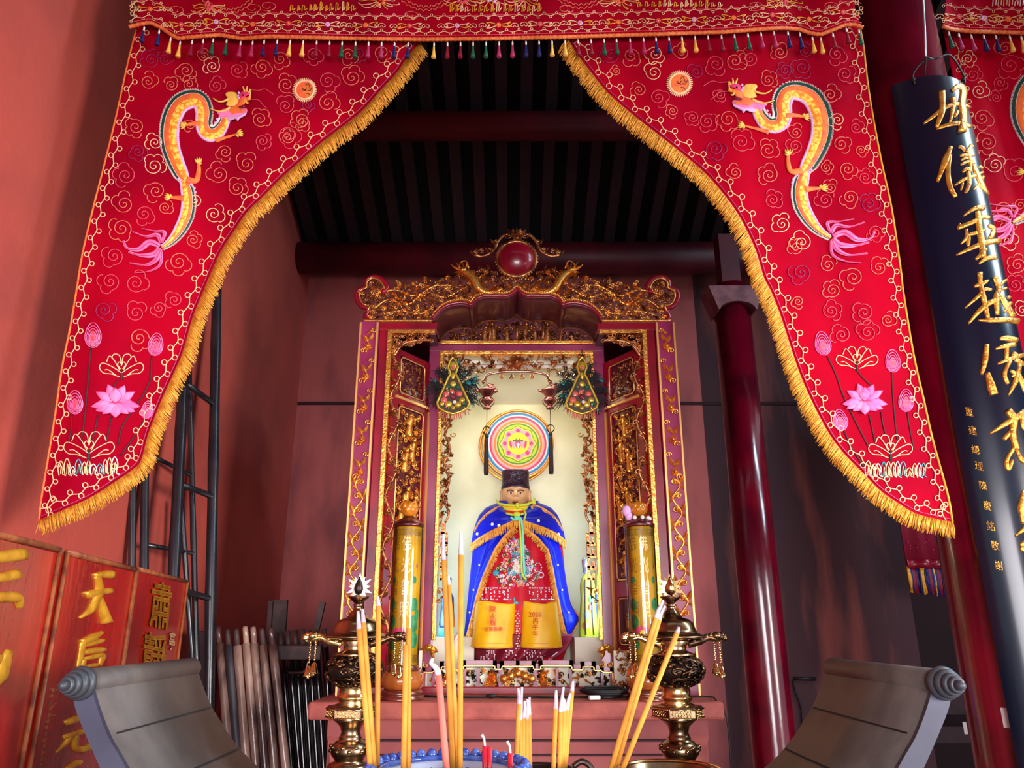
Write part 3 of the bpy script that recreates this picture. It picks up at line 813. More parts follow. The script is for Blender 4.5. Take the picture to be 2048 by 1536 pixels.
# ------------------------------------------------------------------ top banners with tassels
HEM = [(258, 54), (272, 50), (300, 45), (325, 57), (340, 68), (356, 77), (395, 73), (440, 70), (465, 74), (485, 77), (540, 73), (620, 75), (700, 77), (850, 79), (1000, 77), (1130, 74), (1300, 69), (1450, 64), (1540, 57), (1570, 56), (1600, 59), (1622, 67), (1642, 69), (1665, 60), (1690, 50), (1708, 49), (1726, 55)]
TAS = [(288, 'n'), (318, 'n'), (341, 'y'), (360, 'y'), (384, 'c'), (406, 'c'), (426, 'g'), (453, 'g'), (481, 'p'), (505, 'p'), (528, 'n'), (554, 'n'), (580, 'y'), (606, 'y'), (633, 'c'), (659, 'c'), (684, 'g'), (711, 'g'), (737, 'm'), (763, 'm'), (789, 'n'), (816, 'n'), (868, 'y'), (895, 'c'), (921, 'c'), (946, 'g'), (972, 'g'), (998, 'm'), (1025, 'm'), (1052, 'n'), (1078, 'n'), (1104, 'y'), (1130, 'y'), (1156, 'c'), (1182, 'c'), (1208, 'g'), (1233, 'g'), (1260, 'm'), (1287, 'm'), (1312, 'n'), (1338, 'n'), (1364, 'y'), (1390, 'y'), (1416, 'c'), (1443, 'c'), (1469, 'g'), (1496, 'g'), (1522, 'm'), (1548, 'm'), (1576, 'n'), (1600, 'n'), (1625, 'y'), (1642, 'y'), (1666, 'c'), (1693, 'c'), (1718, 'g')]
TCOL = {'n': 'navy_thread', 'y': 'yellow_thread', 'c': 'crimson_thread', 'g': 'green_thread', 'p': 'magenta_thread', 'm': 'magenta_thread'}
TPROTO = {}
def tassel(parent, top, col, s=1.0):
    if (col, s) not in TPROTO:
        m = MB(); m.lathe([(0.0015 * s, -0.006 * s), (0.0034 * s, -0.009 * s), (0.004 * s, -0.015 * s), (0.0036 * s, -0.018 * s), (0.0052 * s, -0.030 * s), (0.0068 * s, -0.042 * s), (0.0088 * s, -0.053 * s), (0.0078 * s, -0.056 * s), (0.001, -0.054 * s)], (0, 0, 0), 12, rip=lambda a, z: 1 + .07 * sin(6 * a))
        a = m.build('tassel', TCOL[col], parent, loc=top)
        b = MB().lathe([(0.0010, 0.012 * s), (0.0030 * s, 0.006 * s), (0.0033 * s, 0), (0.0028 * s, -0.007 * s), (0.0012, -0.010 * s)], (0, 0, 0), 8).build('bead', 'bead_white', a, loc=top)
        TPROTO[(col, s)] = (a, b)
    else:
        a0, b0 = TPROTO[(col, s)]
        a = a0.copy(); COL.objects.link(a); a.parent = parent
        off = Vector((0, 0, 0)); p = parent
        while p is not None: off += Vector(p.location); p = p.parent
        a.location = Vector(top) - off
        b = b0.copy(); COL.objects.link(b); b.parent = a
def motif(mb, x, y, s, mi, cur, rnd):
    for k in range(7):
        a = 2 * pi * k / 7
        mb.ball(cur(x + 3.4 * s * cos(a), y + 3 * s * sin(a), 0.004), (0.0042 * s, 0.004, 0.0042 * s), mi, 6, 4)
    mb.ball(cur(x, y, 0.006), (0.004 * s, 0.004, 0.004 * s), 3, 6, 4)
    for sg in (-1, 1):
        for up in (-1, 1):
            emb(mb, cr([(x + sg * 6 * s, y + up * 2 * s), (x + sg * 16 * s, y + up * rnd.uniform(3, 6) * s), (x + sg * 24 * s, y + up * rnd.uniform(2, 7) * s), (x + sg * 18 * s, y + up * 1 * s)], 4), cur, 1.5, rnd.choice((3, 4)))
        q = [(x + sg * (26 + 12 * k / 14 + 5 * cos(k * .65)) * s, y + (4 * sin(k * .65)) * s) for k in range(15)]
        emb(mb, q, cur, 1.0, 4)
def valance(label, hem, x_pad, base, fold, tas, motifs, top=-185, ts=1.0, extra=None, seed=1):
    cur = on_cloth(base, fold)
    hx = [p[0] for p in hem]; hy = [p[1] for p in hem]
    hyf = lambda x: float(np.interp(x, hx, hy))
    t = thing('valance', label, 'valance', cur((hx[0] + hx[-1]) / 2, 70))
    c = MB(); xa, xb = hx[0] + x_pad, hx[-1] - x_pad
    def fn(u, v):
        x = xa + (xb - xa) * u; xt = x + (8 if u < .5 else -8) * v * (1 if x_pad else 0) * abs(u - .5) * 2
        return cur(xt + (12 if u < .5 else -8) * v * abs(u - .5) * 2, hyf(x) + (top - hyf(x)) * v)
    c.grid(fn, 200, 24); c.build('cloth', 'cloth_red', t, solid=0.003)
    line = lambda d: [(x, hyf(x) + d) for x in np.linspace(hx[0] + 3, hx[-1] - 3, int((hx[-1] - hx[0]) / 6))]
    m = MB(); q = cr([(x, hyf(x)) for x in np.linspace(hx[0], hx[-1], int((hx[-1] - hx[0]) / 9))], 3)
    m.tube([cur(x, y, 0.005) for x, y in q], [0.0062 * ts + 0.0016 * (k % 3 == 0) for k in range(len(q))], 8)
    m.build('hem_braid', 'braid_orange', t)
    m = MB()
    for d, sd in ((-12, 1), (-43, -1)):
        emb(m, [(x, y + 4 * sd) for x, y in line(d)], cur, 1.0, 1)
        border(m, line(d - 2), cur, 0, 25, 3.0, 2.3, 1, 1.0)
    m.build('border_scroll', ['cream_thread', 'rose_thread'], t)
    rnd = random.Random(seed)
    for x, mi in motifs:
        m = MB(); motif(m, x, hyf(x) - 27, 1.0 if ts == 1 else 1.2, mi, cur, rnd)
        m.build('flower_motif', ['rose_thread', 'lilac_thread', 'orange_thread', 'gold_thread', 'cream_thread'], t)
    if extra: extra(t, cur)
    for x, col in tas:
        tassel(t, cur(x, hyf(x) + 11, 0.012), col, ts)
    return t
def upper_embroidery(t, cur):
    m = MB(); rnd = random.Random(8)
    for cx, cy, R in ((455, -36, 62), (850, -48, 68), (1160, -52, 68), (1560, -62, 66), (650, -70, 40), (1380, -70, 40)):
        for rr in (R, R - 7):
            emb(m, [(cx + (rr + 2.2 * cos(k * 1.25)) * cos(pi * k / 90), cy + (rr + 2.2 * sin(k * 1.25)) * sin(pi * k / 90)) for k in range(91)], cur, 1.2, 0)
    for x0, x1, y in ((580, 712, 22), (900, 1080, 24), (1275, 1440, 14)):
        x = x0
        while x < x1:
            h = rnd.uniform(8, 18); w = rnd.uniform(5, 9)
            emb(m, cr([(x, y), (x + 1, y - h), (x + w * .6, y - h * .9), (x + w * .5, y - 2), (x + w * 1.2, y - h * .5)], 4), cur, 1.4, rnd.choice((1, 1, 2)))
            x += w * 1.7
    for cx, cy, mi in ((418, 12, 4), (760, 2, 3), (1240, 0, 3), (1565, 0, 4), (925, -2, 4), (1050, -2, 4), (985, -4, 5)):
        for k in range(9):
            a = pi * k / 8; L = rnd.uniform(26, 44)
            emb(m, cr([(cx + 6 * cos(a), cy + 4 * sin(a)), (cx + L * .6 * cos(a), cy + L * .35 * sin(a) + rnd.uniform(-4, 4)), (cx + L * cos(a), cy + L * .45 * sin(a)), (cx + L * 1.1 * cos(a + .2), cy + L * .4 * sin(a) - 3)], 4), cur, 1.2, rnd.choice((1, 2)))
        for k in range(10): m.ball(cur(cx + rnd.uniform(-10, 10), cy + rnd.uniform(-8, 8), 0.004), 0.006, mi, 6, 4)
    for x, y in ((505, 16), (820, 30), (1130, 18), (1510, 12), (535, 12), (350, 20), (1660, 12)):
        q = [(x + (5 + .9 * k) * cos(k * .5), y + (4 + .35 * k) * sin(k * .5)) for k in range(18)]
        emb(m, q, cur, 1.0, 0)
    for d, s_ in (((285, -60), 1), ((1702, -60), -1)):
        border(m, [(d[0] - 2 * s_, -60), (d[0] - 7 * s_, 40)], cur, 10 * s_, 22, 2, 3.4, 1, 1.0, 2)
    m.build('embroidery_pattern', ['peach_thread', 'gold_thread', 'cream_thread', 'orange_thread', 'rose_thread', 'lilac_thread'], t)
MOT = [(300, 2), (362, 0), (432, 1), (505, 2), (577, 0), (655, 1), (731, 2), (819, 0), (914, 1), (997, 2), (1080, 0), (1160, 1), (1237, 2), (1316, 0), (1388, 1), (1467, 2), (1544, 0), (1618, 2), (1686, 0)]
valance('long red valance with coloured tassels across the top between wall and column', HEM, 14, YC - 0.042, fold_main, TAS, MOT, extra=upper_embroidery)
def far_banner():
    fold = lambda x, z: 0.02 * sin(16 * x + 1.0 * z) + 0.010 * sin(37 * x)
    base = 2.42; cur = on_cloth(base, fold)
    t = thing('side_banner', 'bright magenta-lit banner at the right edge beyond the couplet board', 'banner', cur(2000, 300))
    c = MB(); cloth_grid(c, [(1880, 30), (1905, 150), (1985, 640), (2010, 800)], [(2140, 30), (2200, 800)], cur, 30, 790, 70, 90); c.build('cloth', 'cloth_red', t, solid=0.003)
    m = MB(); rnd = random.Random(21)
    for px, py, R in [(1935, 118, 14), (1945, 150, 16), (2020, 130, 24), (2010, 95, 18), (1958, 182, 17), (1964, 236, 20), (1992, 195, 12), (1975, 285, 20), (1990, 330, 18), (2030, 345, 24), (2005, 420, 20), (2020, 450, 16), (2015, 480, 18), (2035, 530, 18), (2030, 570, 17), (2040, 410, 15), (2045, 620, 16), (2100, 120, 22), (2080, 560, 20), (2000, 165, 14)]:
        cloud(m, px, py, R, rnd.uniform(0, 6.28), cur, rnd.choice((0, 1, 2)), rnd.choice((1, -1)))
    m.build('cloud_pattern', ['peach_thread', 'rose_thread', 'cream_thread'], t)
    m = MB(); border(m, [(1902, 90), (1920, 200), (1950, 400), (1985, 640)], cur, -12, 26, 3, 4.2); m.build('border_scroll', 'cream_thread', t)
    dragon(lambda x, y: (2022 + (x - 320) * 1.3, y - 50), cur, t)
    hem = [(1885, 52), (1900, 58), (1941, 63), (1990, 64), (2048, 66), (2100, 66), (2140, 64)]
    tas = [(1898, 'g'), (1918, 'm'), (1943, 'm'), (1968, 'n'), (1992, 'n'), (2020, 'y'), (2043, 'y'), (2068, 'c'), (2094, 'c')]
    def extra(tt, cu):
        m = MB(); rnd = random.Random(5); x = 1985
        while x < 2080:
            h = rnd.uniform(8, 20)
            emb(m, cr([(x, 12), (x + 2, 12 - h), (x + 7, 10 - h * .8), (x + 6, 10)], 4), cu, 1.5, rnd.choice((0, 1))); x += 11
        m.build('embroidery_pattern', ['cream_thread', 'white_thread'], tt)
    valance('second red valance with tassels at the upper right corner beyond the column', hem, 2, base - 0.06, fold, tas, [(1918, 0), (1968, 1), (2016, 2), (2066, 0)], ts=1.12, extra=extra, seed=3)
far_banner()
# ------------------------------------------------------------------ carving helpers; M(x, z, h) -> place
def leafm(mb, Mf, x, z, a, L, W, h, mi=0):
    ca, sa = cos(a), sin(a)
    def q(u, v, k): return Mf(x + ca * u * L - sa * v * W, z + sa * u * L + ca * v * W, k)
    vs = [q(0, 0, h * .4), q(.35, .5, h * .3), q(.7, .35, h * .3), q(1, .12, h * .9), q(.7, -.35, h * .3), q(.35, -.5, h * .3), q(.35, 0, h * 1.2), q(.7, .05, h * 1.25), q(.35, 0, -.004)]
    mb.add(vs, [(0, 6, 1), (1, 6, 7, 2), (2, 7, 3), (0, 5, 6), (5, 4, 7, 6), (4, 3, 7), (0, 1, 8), (1, 2, 8), (2, 3, 8), (3, 4, 8), (4, 5, 8), (5, 0, 8)], mi, False)
def curlm(mb, Mf, x, z, a, R, r, turns=1.2, sg=1, h=0.006, mi=0):
    n = 12; pts = []; rs = []
    for k in range(n + 1):
        t = k / n; rad = R * (1 - .78 * t); an = a + sg * (pi + t * turns * 2 * pi)
        cx, cz = x + R * cos(a), z + R * sin(a)
        pts.append(Mf(cx + rad * cos(an), cz + rad * sin(an), h * (1 + .5 * t))); rs.append(r * (1 - .45 * t))
    mb.tube(pts, rs, 5, mi); mb.ball(pts[-1], r * 1.25, mi, 6, 4)
def flowerm(mb, Mf, x, z, R, h=0.01, mi=0, n=6):
    for k in range(n):
        a = 2 * pi * k / n + .3
        leafm(mb, Mf, x, z, a, R, R * .75, h, mi)
    mb.ball(Mf(x, z, h * 1.2), R * .28, mi, 7, 5)
def figurem(mb, Mf, x, z, H, h=0.012, mi=0, lean=0.0):
    """little carved robed figure of height H standing at x, z."""
    prof = [(0.16, 0), (.19, .1), (.14, .35), (.17, .55), (.15, .7), (.07, .78)]
    n = 8; vs = []
    for r, t in prof:
        for k in range(n):
            a = 2 * pi * k / n
            vs.append(Mf(x + lean * t * H + r * H * cos(a), z + t * H, h + r * H * .6 * sin(a)))
    fs = [(i * n + k, i * n + (k + 1) % n, (i + 1) * n + (k + 1) % n, (i + 1) * n + k) for i in range(len(prof) - 1) for k in range(n)]
    mb.add(vs, fs + [tuple(range(n))], mi)
    mb.ball(Mf(x + lean * H, z + .88 * H, h * 1.2), .1 * H, mi, 7, 5)
    for sg in (-1, 1):
        mb.tube([Mf(x + lean * .7 * H + sg * .12 * H, z + .68 * H, h), Mf(x + sg * .27 * H, z + .52 * H, h * 1.6), Mf(x + sg * .14 * H, z + .45 * H + .1 * H * sg, h * 2)], [.06 * H, .055 * H, .04 * H], 5, mi)
def fret(mb, Mf, inside, bb, n, seed, sc=1.0, h=0.010, mi=0, flowers=0.12, mi2=None):
    rnd = random.Random(seed); x0, x1, z0, z1 = bb; pts = []; tries = 0
    while len(pts) < n and tries < n * 40:
        tries += 1
        x, z = rnd.uniform(x0, x1), rnd.uniform(z0, z1)
        if inside(x, z) and all((x - a) ** 2 + (z - b) ** 2 > (0.014 * sc) ** 2 for a, b in pts): pts.append((x, z))
    for i, (x, z) in enumerate(pts):
        m_ = mi if mi2 is None or rnd.random() < .6 else mi2
        t = rnd.random(); a = rnd.uniform(0, 2 * pi)
        near = sorted(pts, key=lambda p: (p[0] - x) ** 2 + (p[1] - z) ** 2)[1:4]
        if near and t < .55:
            q = rnd.choice(near)
            mx, mz = (x + q[0]) / 2 + rnd.uniform(-.012, .012) * sc, (z + q[1]) / 2 + rnd.uniform(-.012, .012) * sc
            mb.tube([Mf(*p[:2], hh) for p, hh in zip(cr([(x, z), (mx, mz), q], 3), (.002, .006, .009, .01, .008, .005, .002))], 0.0036 * sc, 5, m_)
        if t < .45: leafm(mb, Mf, x, z, a, rnd.uniform(.022, .036) * sc, rnd.uniform(.012, .019) * sc, h * rnd.uniform(.7, 1.4), m_)
        elif t < .8: curlm(mb, Mf, x, z, a, rnd.uniform(.010, .016) * sc, .0036 * sc, rnd.uniform(.8, 1.3), rnd.choice((-1, 1)), h * .7, m_)
        elif t < .8 + flowers: flowerm(mb, Mf, x, z, rnd.uniform(.014, .020) * sc, h, m_, 5)
        else:
            leafm(mb, Mf, x, z, a, .028 * sc, .014 * sc, h, m_); leafm(mb, Mf, x, z, a + .9, .022 * sc, .012 * sc, h * 1.2, m_)
def poly_in(poly):
    def f(x, z):
        c = False; n = len(poly)
        for i in range(n):
            (xa, za), (xb, zb) = poly[i], poly[i - 1]
            if (za > z) != (zb > z) and x < (xb - xa) * (z - za) / (zb - za) + xa: c = not c
        return c
    return f
def rect_in(x0, x1, z0, z1): return lambda x, z: x0 < x < x1 and z0 < z < z1

# ------------------------------------------------------------------ the shrine
YF, YI, YN = 3.35, 3.62, 4.18
XC = P(1035, 1000, YF).x
def fw(px, py): p = P(px, py, YF); return (p.x, p.z)
def iw(px, py): p = P(px, py, YI); return (p.x, p.z)
TT = P(1035, 1391, YF)                      # table top level
ZT = TT.z
shrine = thing('shrine', 'tall carved red and gilt shrine housing the robed statue, standing on the brick-red table', 'shrine', (XC, YF + .3, ZT))
def both(fn, *names_mats, parent=None, bevel=0.0, solid=0.0):
    """build a left part from fn() and its mirror image."""
    out = []
    for flip in (False, True):
        m = fn()
        if flip: m.flip(XC)
        out.append(m.build(names_mats[0], names_mats[1], parent or shrine, bevel=bevel, solid=solid))
    return out
def MF(y0): return lambda x, z, h: Vector((x, y0 - h, z))

ztop = fw(745, 646)[1]
xo, xi = fw(714, 780)[0], fw(752, 780)[0]
xg0, xg1 = fw(770, 780)[0], fw(779, 780)[0]
def f_pil():
    return MB().bar(xo, xi, YF - .025, YF + .04, ZT, ztop)
pil = both(f_pil, 'pilaster', 'lacquer_wine', bevel=.003)
def f_edge():
    m = MB()
    for a, b in ((xo, xo + .008), (xi - .009, xi)): m.bar(a, b, YF - .034, YF - .0245, ZT, ztop - .01)
    return m
for k, (nm, fl) in enumerate((('gold_edging', False), ('gold_edging', True))):
    m = f_edge();  m = m.flip(XC) if fl else m
    m.build(nm, 'gilt_line', pil[k])
def f_vine():
    m = MB(); Mf = MF(YF - .025); xm = (xo + xi) / 2; A = (xi - xo) * .20
    z0, z1 = ZT + .03, fw(735, 1000)[1] + .1
    per = .125
    def cx(z): return xm + A * sin(2 * pi * (z - z0) / per)
    m.tube([Mf(cx(z), z, .006) for z in np.arange(z0, z1, .010)], .0042, 6)
    k = 0; z = z0 + per / 4
    while z < z1:
        sg = 1 if k % 2 == 0 else -1
        x = cx(z)
        leafm(m, Mf, x, z, pi / 2 + sg * .9, .045, .022, .012); leafm(m, Mf, x, z, pi / 2 - sg * .35, .05, .018, .014)
        leafm(m, Mf, x, z, -pi / 2 + sg * .8, .028, .014, .010)
        curlm(m, Mf, x - sg * A * .5, z + .012, pi if sg > 0 else 0, .016, .004, 1.1, sg, .006)
        z += per / 2; k += 1
    z = z1 + .02                                          # separate sprays higher up
    while z < ztop - .12:
        flowerm(m, Mf, xm, z, .022, .012); leafm(m, Mf, xm, z + .02, pi / 2 + .5, .05, .022, .013); leafm(m, Mf, xm, z + .03, pi / 2 - .6, .045, .02, .013)
        curlm(m, Mf, xm - .008, z - .03, pi * .8, .016, .004, 1.2, 1); curlm(m, Mf, xm + .01, z + .075, .3, .014, .004, 1.2, -1)
        z += .15
    leafm(m, Mf, xm - .01, ztop - .07, .7, .04, .014, .010); flowerm(m, Mf, xm + .004, ztop - .13, .018, .01)
    return m
for k in range(2):
    m = f_vine(); m = m.flip(XC) if k else m
    m.build('vine_pattern', 'gilt', pil[k])
both(lambda: MB().bar(xi + .001, xg0, YF, YF + .05, ZT, ztop), 'post', 'lacquer_red', bevel=.003)
zrail = fw(820, 660)[1]
both(lambda: MB().bar(xg0, xg1, YF - .012, YF + .03, ZT + .1, zrail), 'gold_bar', 'gilt', bevel=.002)
# top rail with its gilt rope and the gilt line below
xa0 = fw(866, 645)[0]
def f_rail():
    m = MB().bar(xi - .02, xa0 + .02, YF - .005, YF + .045, zrail, ztop)
    m.bar(xg1, xa0 + .012, YF - .012, YF + .02, zrail - .018, zrail - .0005, 1)
    return m
both(f_rail, 'top_rail', ['lacquer_red', 'gilt'], bevel=.002)
def f_rope():
    m = MB(); n = 60; x0 = xo + .02; x1 = xa0
    for k in range(n): m.ball((x0 + (x1 - x0) * k / n, YF - .012, ztop + .006), (.006, .008, .007), 0, 6, 4, Matrix.Rotation(.5, 3, 'Y'))
    return m
both(f_rope, 'rope_moulding', 'gilt')
# cusped canopy: outer edge on the front, vaulted soffit back to the inner frame
AR = [(866, 643), (872, 634), (882, 624), (893, 617), (906, 613), (922, 611), (937, 613), (942, 616), (946, 610), (952, 604), (960, 600), (972, 597), (990, 597), (1006, 598), (1019, 595), (1028, 589), (1034, 583)]
arc = [fw(*p) for p in AR]; arcL = cr(arc, 4); arcF = arcL + [(2 * XC - a, b) for a, b in reversed(arcL[:-1])]
def soffit():
    m = MB(); N = len(arcF)
    m.grid(lambda u, v: Vector((arcF[int(round(u * (N - 1)))][0], YF - .015 + (YI + .02 - YF) * v, arcF[int(round(u * (N - 1)))][1])), N, 8)
    m.build('canopy_soffit', 'lacquer_maroon', shrine, solid=.012)
    m = MB()
    up = lambda d: [(a + (a - XC) * 0 , b + d) for a, b in arcF]
    for d, r, mi in ((.006, .009, 0), (.022, .007, 1)):
        pts = [Vector((a, YF - .02, b + d)) for a, b in arcF]
        m.tube(pts, r, 8, mi)
    q = resample([(a, b + .022) for a, b in arcF], .011)
    for x, z, nx, nz, _ in q: m.ball((x, YF - .027, z), (.0055, .006, .0055), 1, 6, 4)
    m.build('canopy_edge', ['lacquer_red', 'gilt'], shrine)
    m = MB(); m.tube([Vector((a, YI - .005, b)) for a, b in arcF], .008, 8); m.build('inner_arch_edge', 'gilt', shrine)
soffit()
# inner frame
zb0, zb1 = iw(1035, 703)[1], iw(1035, 690)[1]
xj0, xj1, xj2 = iw(852, 900)[0], iw(875, 900)[0], iw(882, 900)[0]
both(lambda: MB().bar(xj0, xj1, YI, YI + .05, ZT, zb1), 'inner_post', 'lacquer_wine', bevel=.003)
both(lambda: MB().bar(xj1, xj2, YI - .012, YI + .03, iw(870, 1280)[1], zb0), 'inner_gold_bar', 'gilt', bevel=.002)
m = MB().bar(2 * XC - xj0 if 0 else xj0, 2 * XC - xj0, YI - .01, YI + .05, zb0, zb1); m.build('cross_beam', 'lacquer_wine', shrine, bevel=.003)
def f_trim():
    m = MB().bar(xj1, 2 * XC - xj1, YI - .02, YI + .01, zb1 + .0005, zb1 + .018)
    m.bar(xj1, 2 * XC - xj1, YI - .018, YI + .02, zb0 - .02, zb0 - .0005)
    return m
f_trim().build('gold_moulding', 'gilt', shrine, bevel=.002)
def tympanum():
    b = MB(); pl = [(a, z) for a, z in arcF if z > zb1]
    pl = [(xj1, zb1)] + [(a, z) for a, z in arcF if a > xj1 and a < 2 * XC - xj1] + [(2 * XC - xj1, zb1)]
    b.prism([(a, YI + .03, z) for a, z in pl], (0, .02, 0)); b.build('tympanum_panel', 'lacquer_maroon', shrine)
    m = MB(); Mf = MF(YI + .025)
    zt = iw(1035, 650)[1]
    for k, fx in enumerate((-.30, -.235, -.17, -.115, -.05, .04, .10, .16, .225, .29)):
        figurem(m, Mf, XC + fx, zb1 + .018, .065 if abs(fx) > .2 else .095 + .02 * (k % 2), .012, 0, .1 * (k % 3 - 1))
    for fx in (-.14, 0, .135): m.tube([Mf(XC + fx, zb1 + .018, .02), Mf(XC + fx + .004, zb1 + .13, .02)], .009, 6)
    ins = poly_in(pl)
    fret(m, Mf, lambda x, z: ins(x, z) and ins(x, z + .012), (XC - .36, XC + .36, zb1 + .02, zt + .03), 150, 31, .72, .012)
    m.build('tympanum_carving', 'gilt_aged', shrine)
tympanum()
# splayed side doors
def door_map(flip):
    A = Vector((xg1 + .001, YF + .03)); B = Vector((xj0 - .001, YI + .005)); d = (B - A); W = d.length; d /= W
    n = Vector((d.y, -d.x))
    def D(u, v, h):
        p = A + d * u + n * h
        return Vector(((2 * XC - p.x) if flip else p.x, p.y, v))
    return D, W
def dbox(m, D, u0, u1, v0, v1, h0, h1, mi=0):
    vs = [D(u, v, h) for u in (u0, u1) for h in (h0, h1) for v in (v0, v1)]
    m.add(vs, [(0, 1, 3, 2), (4, 6, 7, 5), (0, 4, 5, 1), (2, 3, 7, 6), (0, 2, 6, 4), (1, 5, 7, 3)], mi, False)
def outline(m, D, u0, u1, v0, v1, h, r, mi=0):
    c = .012
    q = [(u0 + c, v0), (u1 - c, v0), (u1, v0 + c), (u1, v1 - c), (u1 - c, v1), (u0 + c, v1), (u0, v1 - c), (u0, v0 + c)]
    m.tube([D(u, v, h) for u, v in q], r, 4, mi, closed=True)
for flip in (False, True):
    D, W = door_map(flip); Z = lambda py: fw(788, py)[1]
    m = MB(); dbox(m, D, 0, W, Z(1375), Z(690), -.025, -.004)
    for v0, v1 in ((703, 778), (800, 1155), (1192, 1292)):      # stiles and rails around the sunk panels
        pass
    dbox(m, D, 0, .045, Z(1375), Z(690), -.004, .012, 1); dbox(m, D, W - .045, W, Z(1375), Z(690), -.004, .012, 1)
    for a, b in ((690, 702), (778, 800), (1158, 1190), (1296, 1375)): dbox(m, D, .045, W - .045, Z(b), Z(a), -.004, .012, 1)
    o = m.build('door', ['lacquer_maroon', 'lacquer_red'], shrine)
    g = MB(); dbox(g, D, .02, W - .005, Z(788) - .004, Z(788) + .008, .0125, .022)
    for a, b in ((704, 776), (803, 1155), (1194, 1292)): outline(g, D, .05, W - .05, Z(b), Z(a), .014, .0035)
    dbox(g, D, W - .012, W - .002, Z(1310), Z(795), .0125, .02)
    g.build('gold_line', 'gilt_line', o)
    g = MB(); fret(g, lambda x, z, h: D(x, z, h - .004), rect_in(.055, W - .055, Z(1150), Z(808)), (.055, W - .055, Z(1150), Z(808)), 230, 41 + flip, .9, .016, 0, .15, 1)
    for zz, u in ((830, .12), (880, .15), (905, .1), (985, .12), (1000, .18), (1010, .09), (1075, .13), (1120, .15)):
        figurem(g, lambda x, z, h: D(x, z, h), min(u, W - .07), Z(zz + 30), .12, .02, 0, .1)
    g.build('panel_carving', ['gilt', 'gilt_aged'], o)
    g = MB(); fret(g, lambda x, z, h: D(x, z, h - .004), rect_in(.055, W - .055, Z(772), Z(708)), (.055, W - .055, Z(772), Z(708)), 70, 43 + flip, .62, .010)
    g.build('upper_panel_carving', 'gilt_aged', o)
    g = MB(); Md = lambda x, z, h: D(x, z, h - .004)
    zc = Z(1285); uc = W / 2
    n_ = 10; prof = [(.035, 0), (.04, .03), (.03, .05), (.05, .06), (.052, .09)]
    for r, t in prof: pass
    for (r0, t0), (r1, t1) in zip(prof, prof[1:]):
        g.add([Md(uc - r0, zc + t0, .012), Md(uc + r0, zc + t0, .012), Md(uc + r1, zc + t1, .012), Md(uc - r1, zc + t1, .012), Md(uc, zc + t0, .03), Md(uc, zc + t1, .03)], [(0, 4, 5, 3), (4, 1, 2, 5)], 0, False)
    for k in range(9): leafm(g, Md, uc, zc + .09, pi * (k + .5) / 9, .06, .02, .016)
    flowerm(g, Md, uc, zc + .14, .025, .016)
    g.build('flower_vase_carving', 'gilt', o)
# open vine strip just inside the gold bar, widening into a corner piece on top
def f_strip():
    m = MB(); Mf = MF(YF + .012)
    w = iw(1, 1)[0] * 0 + .062
    zt, zb = zrail - .02, fw(770, 1290)[1]
    per = .23
    cx = lambda z: xg1 + .026 + .020 * sin(2 * pi * (z - zb) / per)
    m.tube([Mf(cx(z), z, .004) for z in np.arange(zb, zt - .05, .012)], .0055, 6)
    k = 0; z = zb + .02
    while z < zt - .05:
        sg = 1 if cos(2 * pi * (z - zb) / per) > 0 else -1
        leafm(m, Mf, cx(z), z, pi / 2 - sg * .9, .045, .02, .012); curlm(m, Mf, cx(z), z + .03, 0 if sg > 0 else pi, .016, .0045, 1, -sg)
        m.tube([Mf(cx(z), z, .004), Mf(xg1, z + .02, .002)], .004, 5)
        z += per / 4
    x1 = xa0 - .005; z0 = zrail - .018 - .085
    tri = lambda x, z: x < x1 and z < zt and (z > z0 + (x - xg1) * .3)
    fret(m, Mf, tri, (xg1, x1, z0, zt), 46, 51, .95, .012)
    m.tube([Mf(*p, .006) for p in cr([(xg1 + .01, z0 - .03), (xg1 + .05, z0 + .03), (xg1 + .11, z0 + .05), (x1, zt - .03)], 5)], .007, 6)
    return m
both(f_strip, 'openwork_vine', 'gilt_aged')
# openwork strips and valance inside the niche opening (lit from behind)
def f_side():
    m = MB(); Mf = MF(YI + .02)
    za, zb = iw(890, 1045)[1], zb0 - .02
    xr = lambda z: xj2 + .075 * (.45 + .55 * (z - za) / (zb - za))
    per = .16
    m.tube([Mf(xj2 + .03 + .014 * sin(z * 2 * pi / per), z, .006) for z in np.arange(za, zb, .012)], .006, 6)
    fret(m, Mf, lambda x, z: xj2 < x < xr(z), (xj2, xj2 + .08, za, zb), 90, 61, 1.0, .010)
    # stepped key-fret block below
    zc = iw(890, 1175)[1]
    m.bar(xj2 + .012, xj2 + .030, YI, YI + .03, za - .06, za, 0)
    for k, (dx, dz) in enumerate(((.0, .0), (.0, -.055), (.0, -.11), (.0, -.165))):
        z = za - .05 + dz
        for a, b, c, d in ((0, .042, -.006, .006), (.032, .044, -.05, 0), (.012, .044, -.052, -.042), (.010, .022, -.052, -.02)):
            m.bar(xj2 + a, xj2 + b, YI, YI + .025, z + c, z + d, 0)
    fret(m, Mf, rect_in(xj2, xj2 + .03, zc - .07, zc), (xj2, xj2 + .03, zc - .07, zc), 6, 63, .8, .010)
    return m
both(f_side, 'side_openwork', 'gilt_aged')
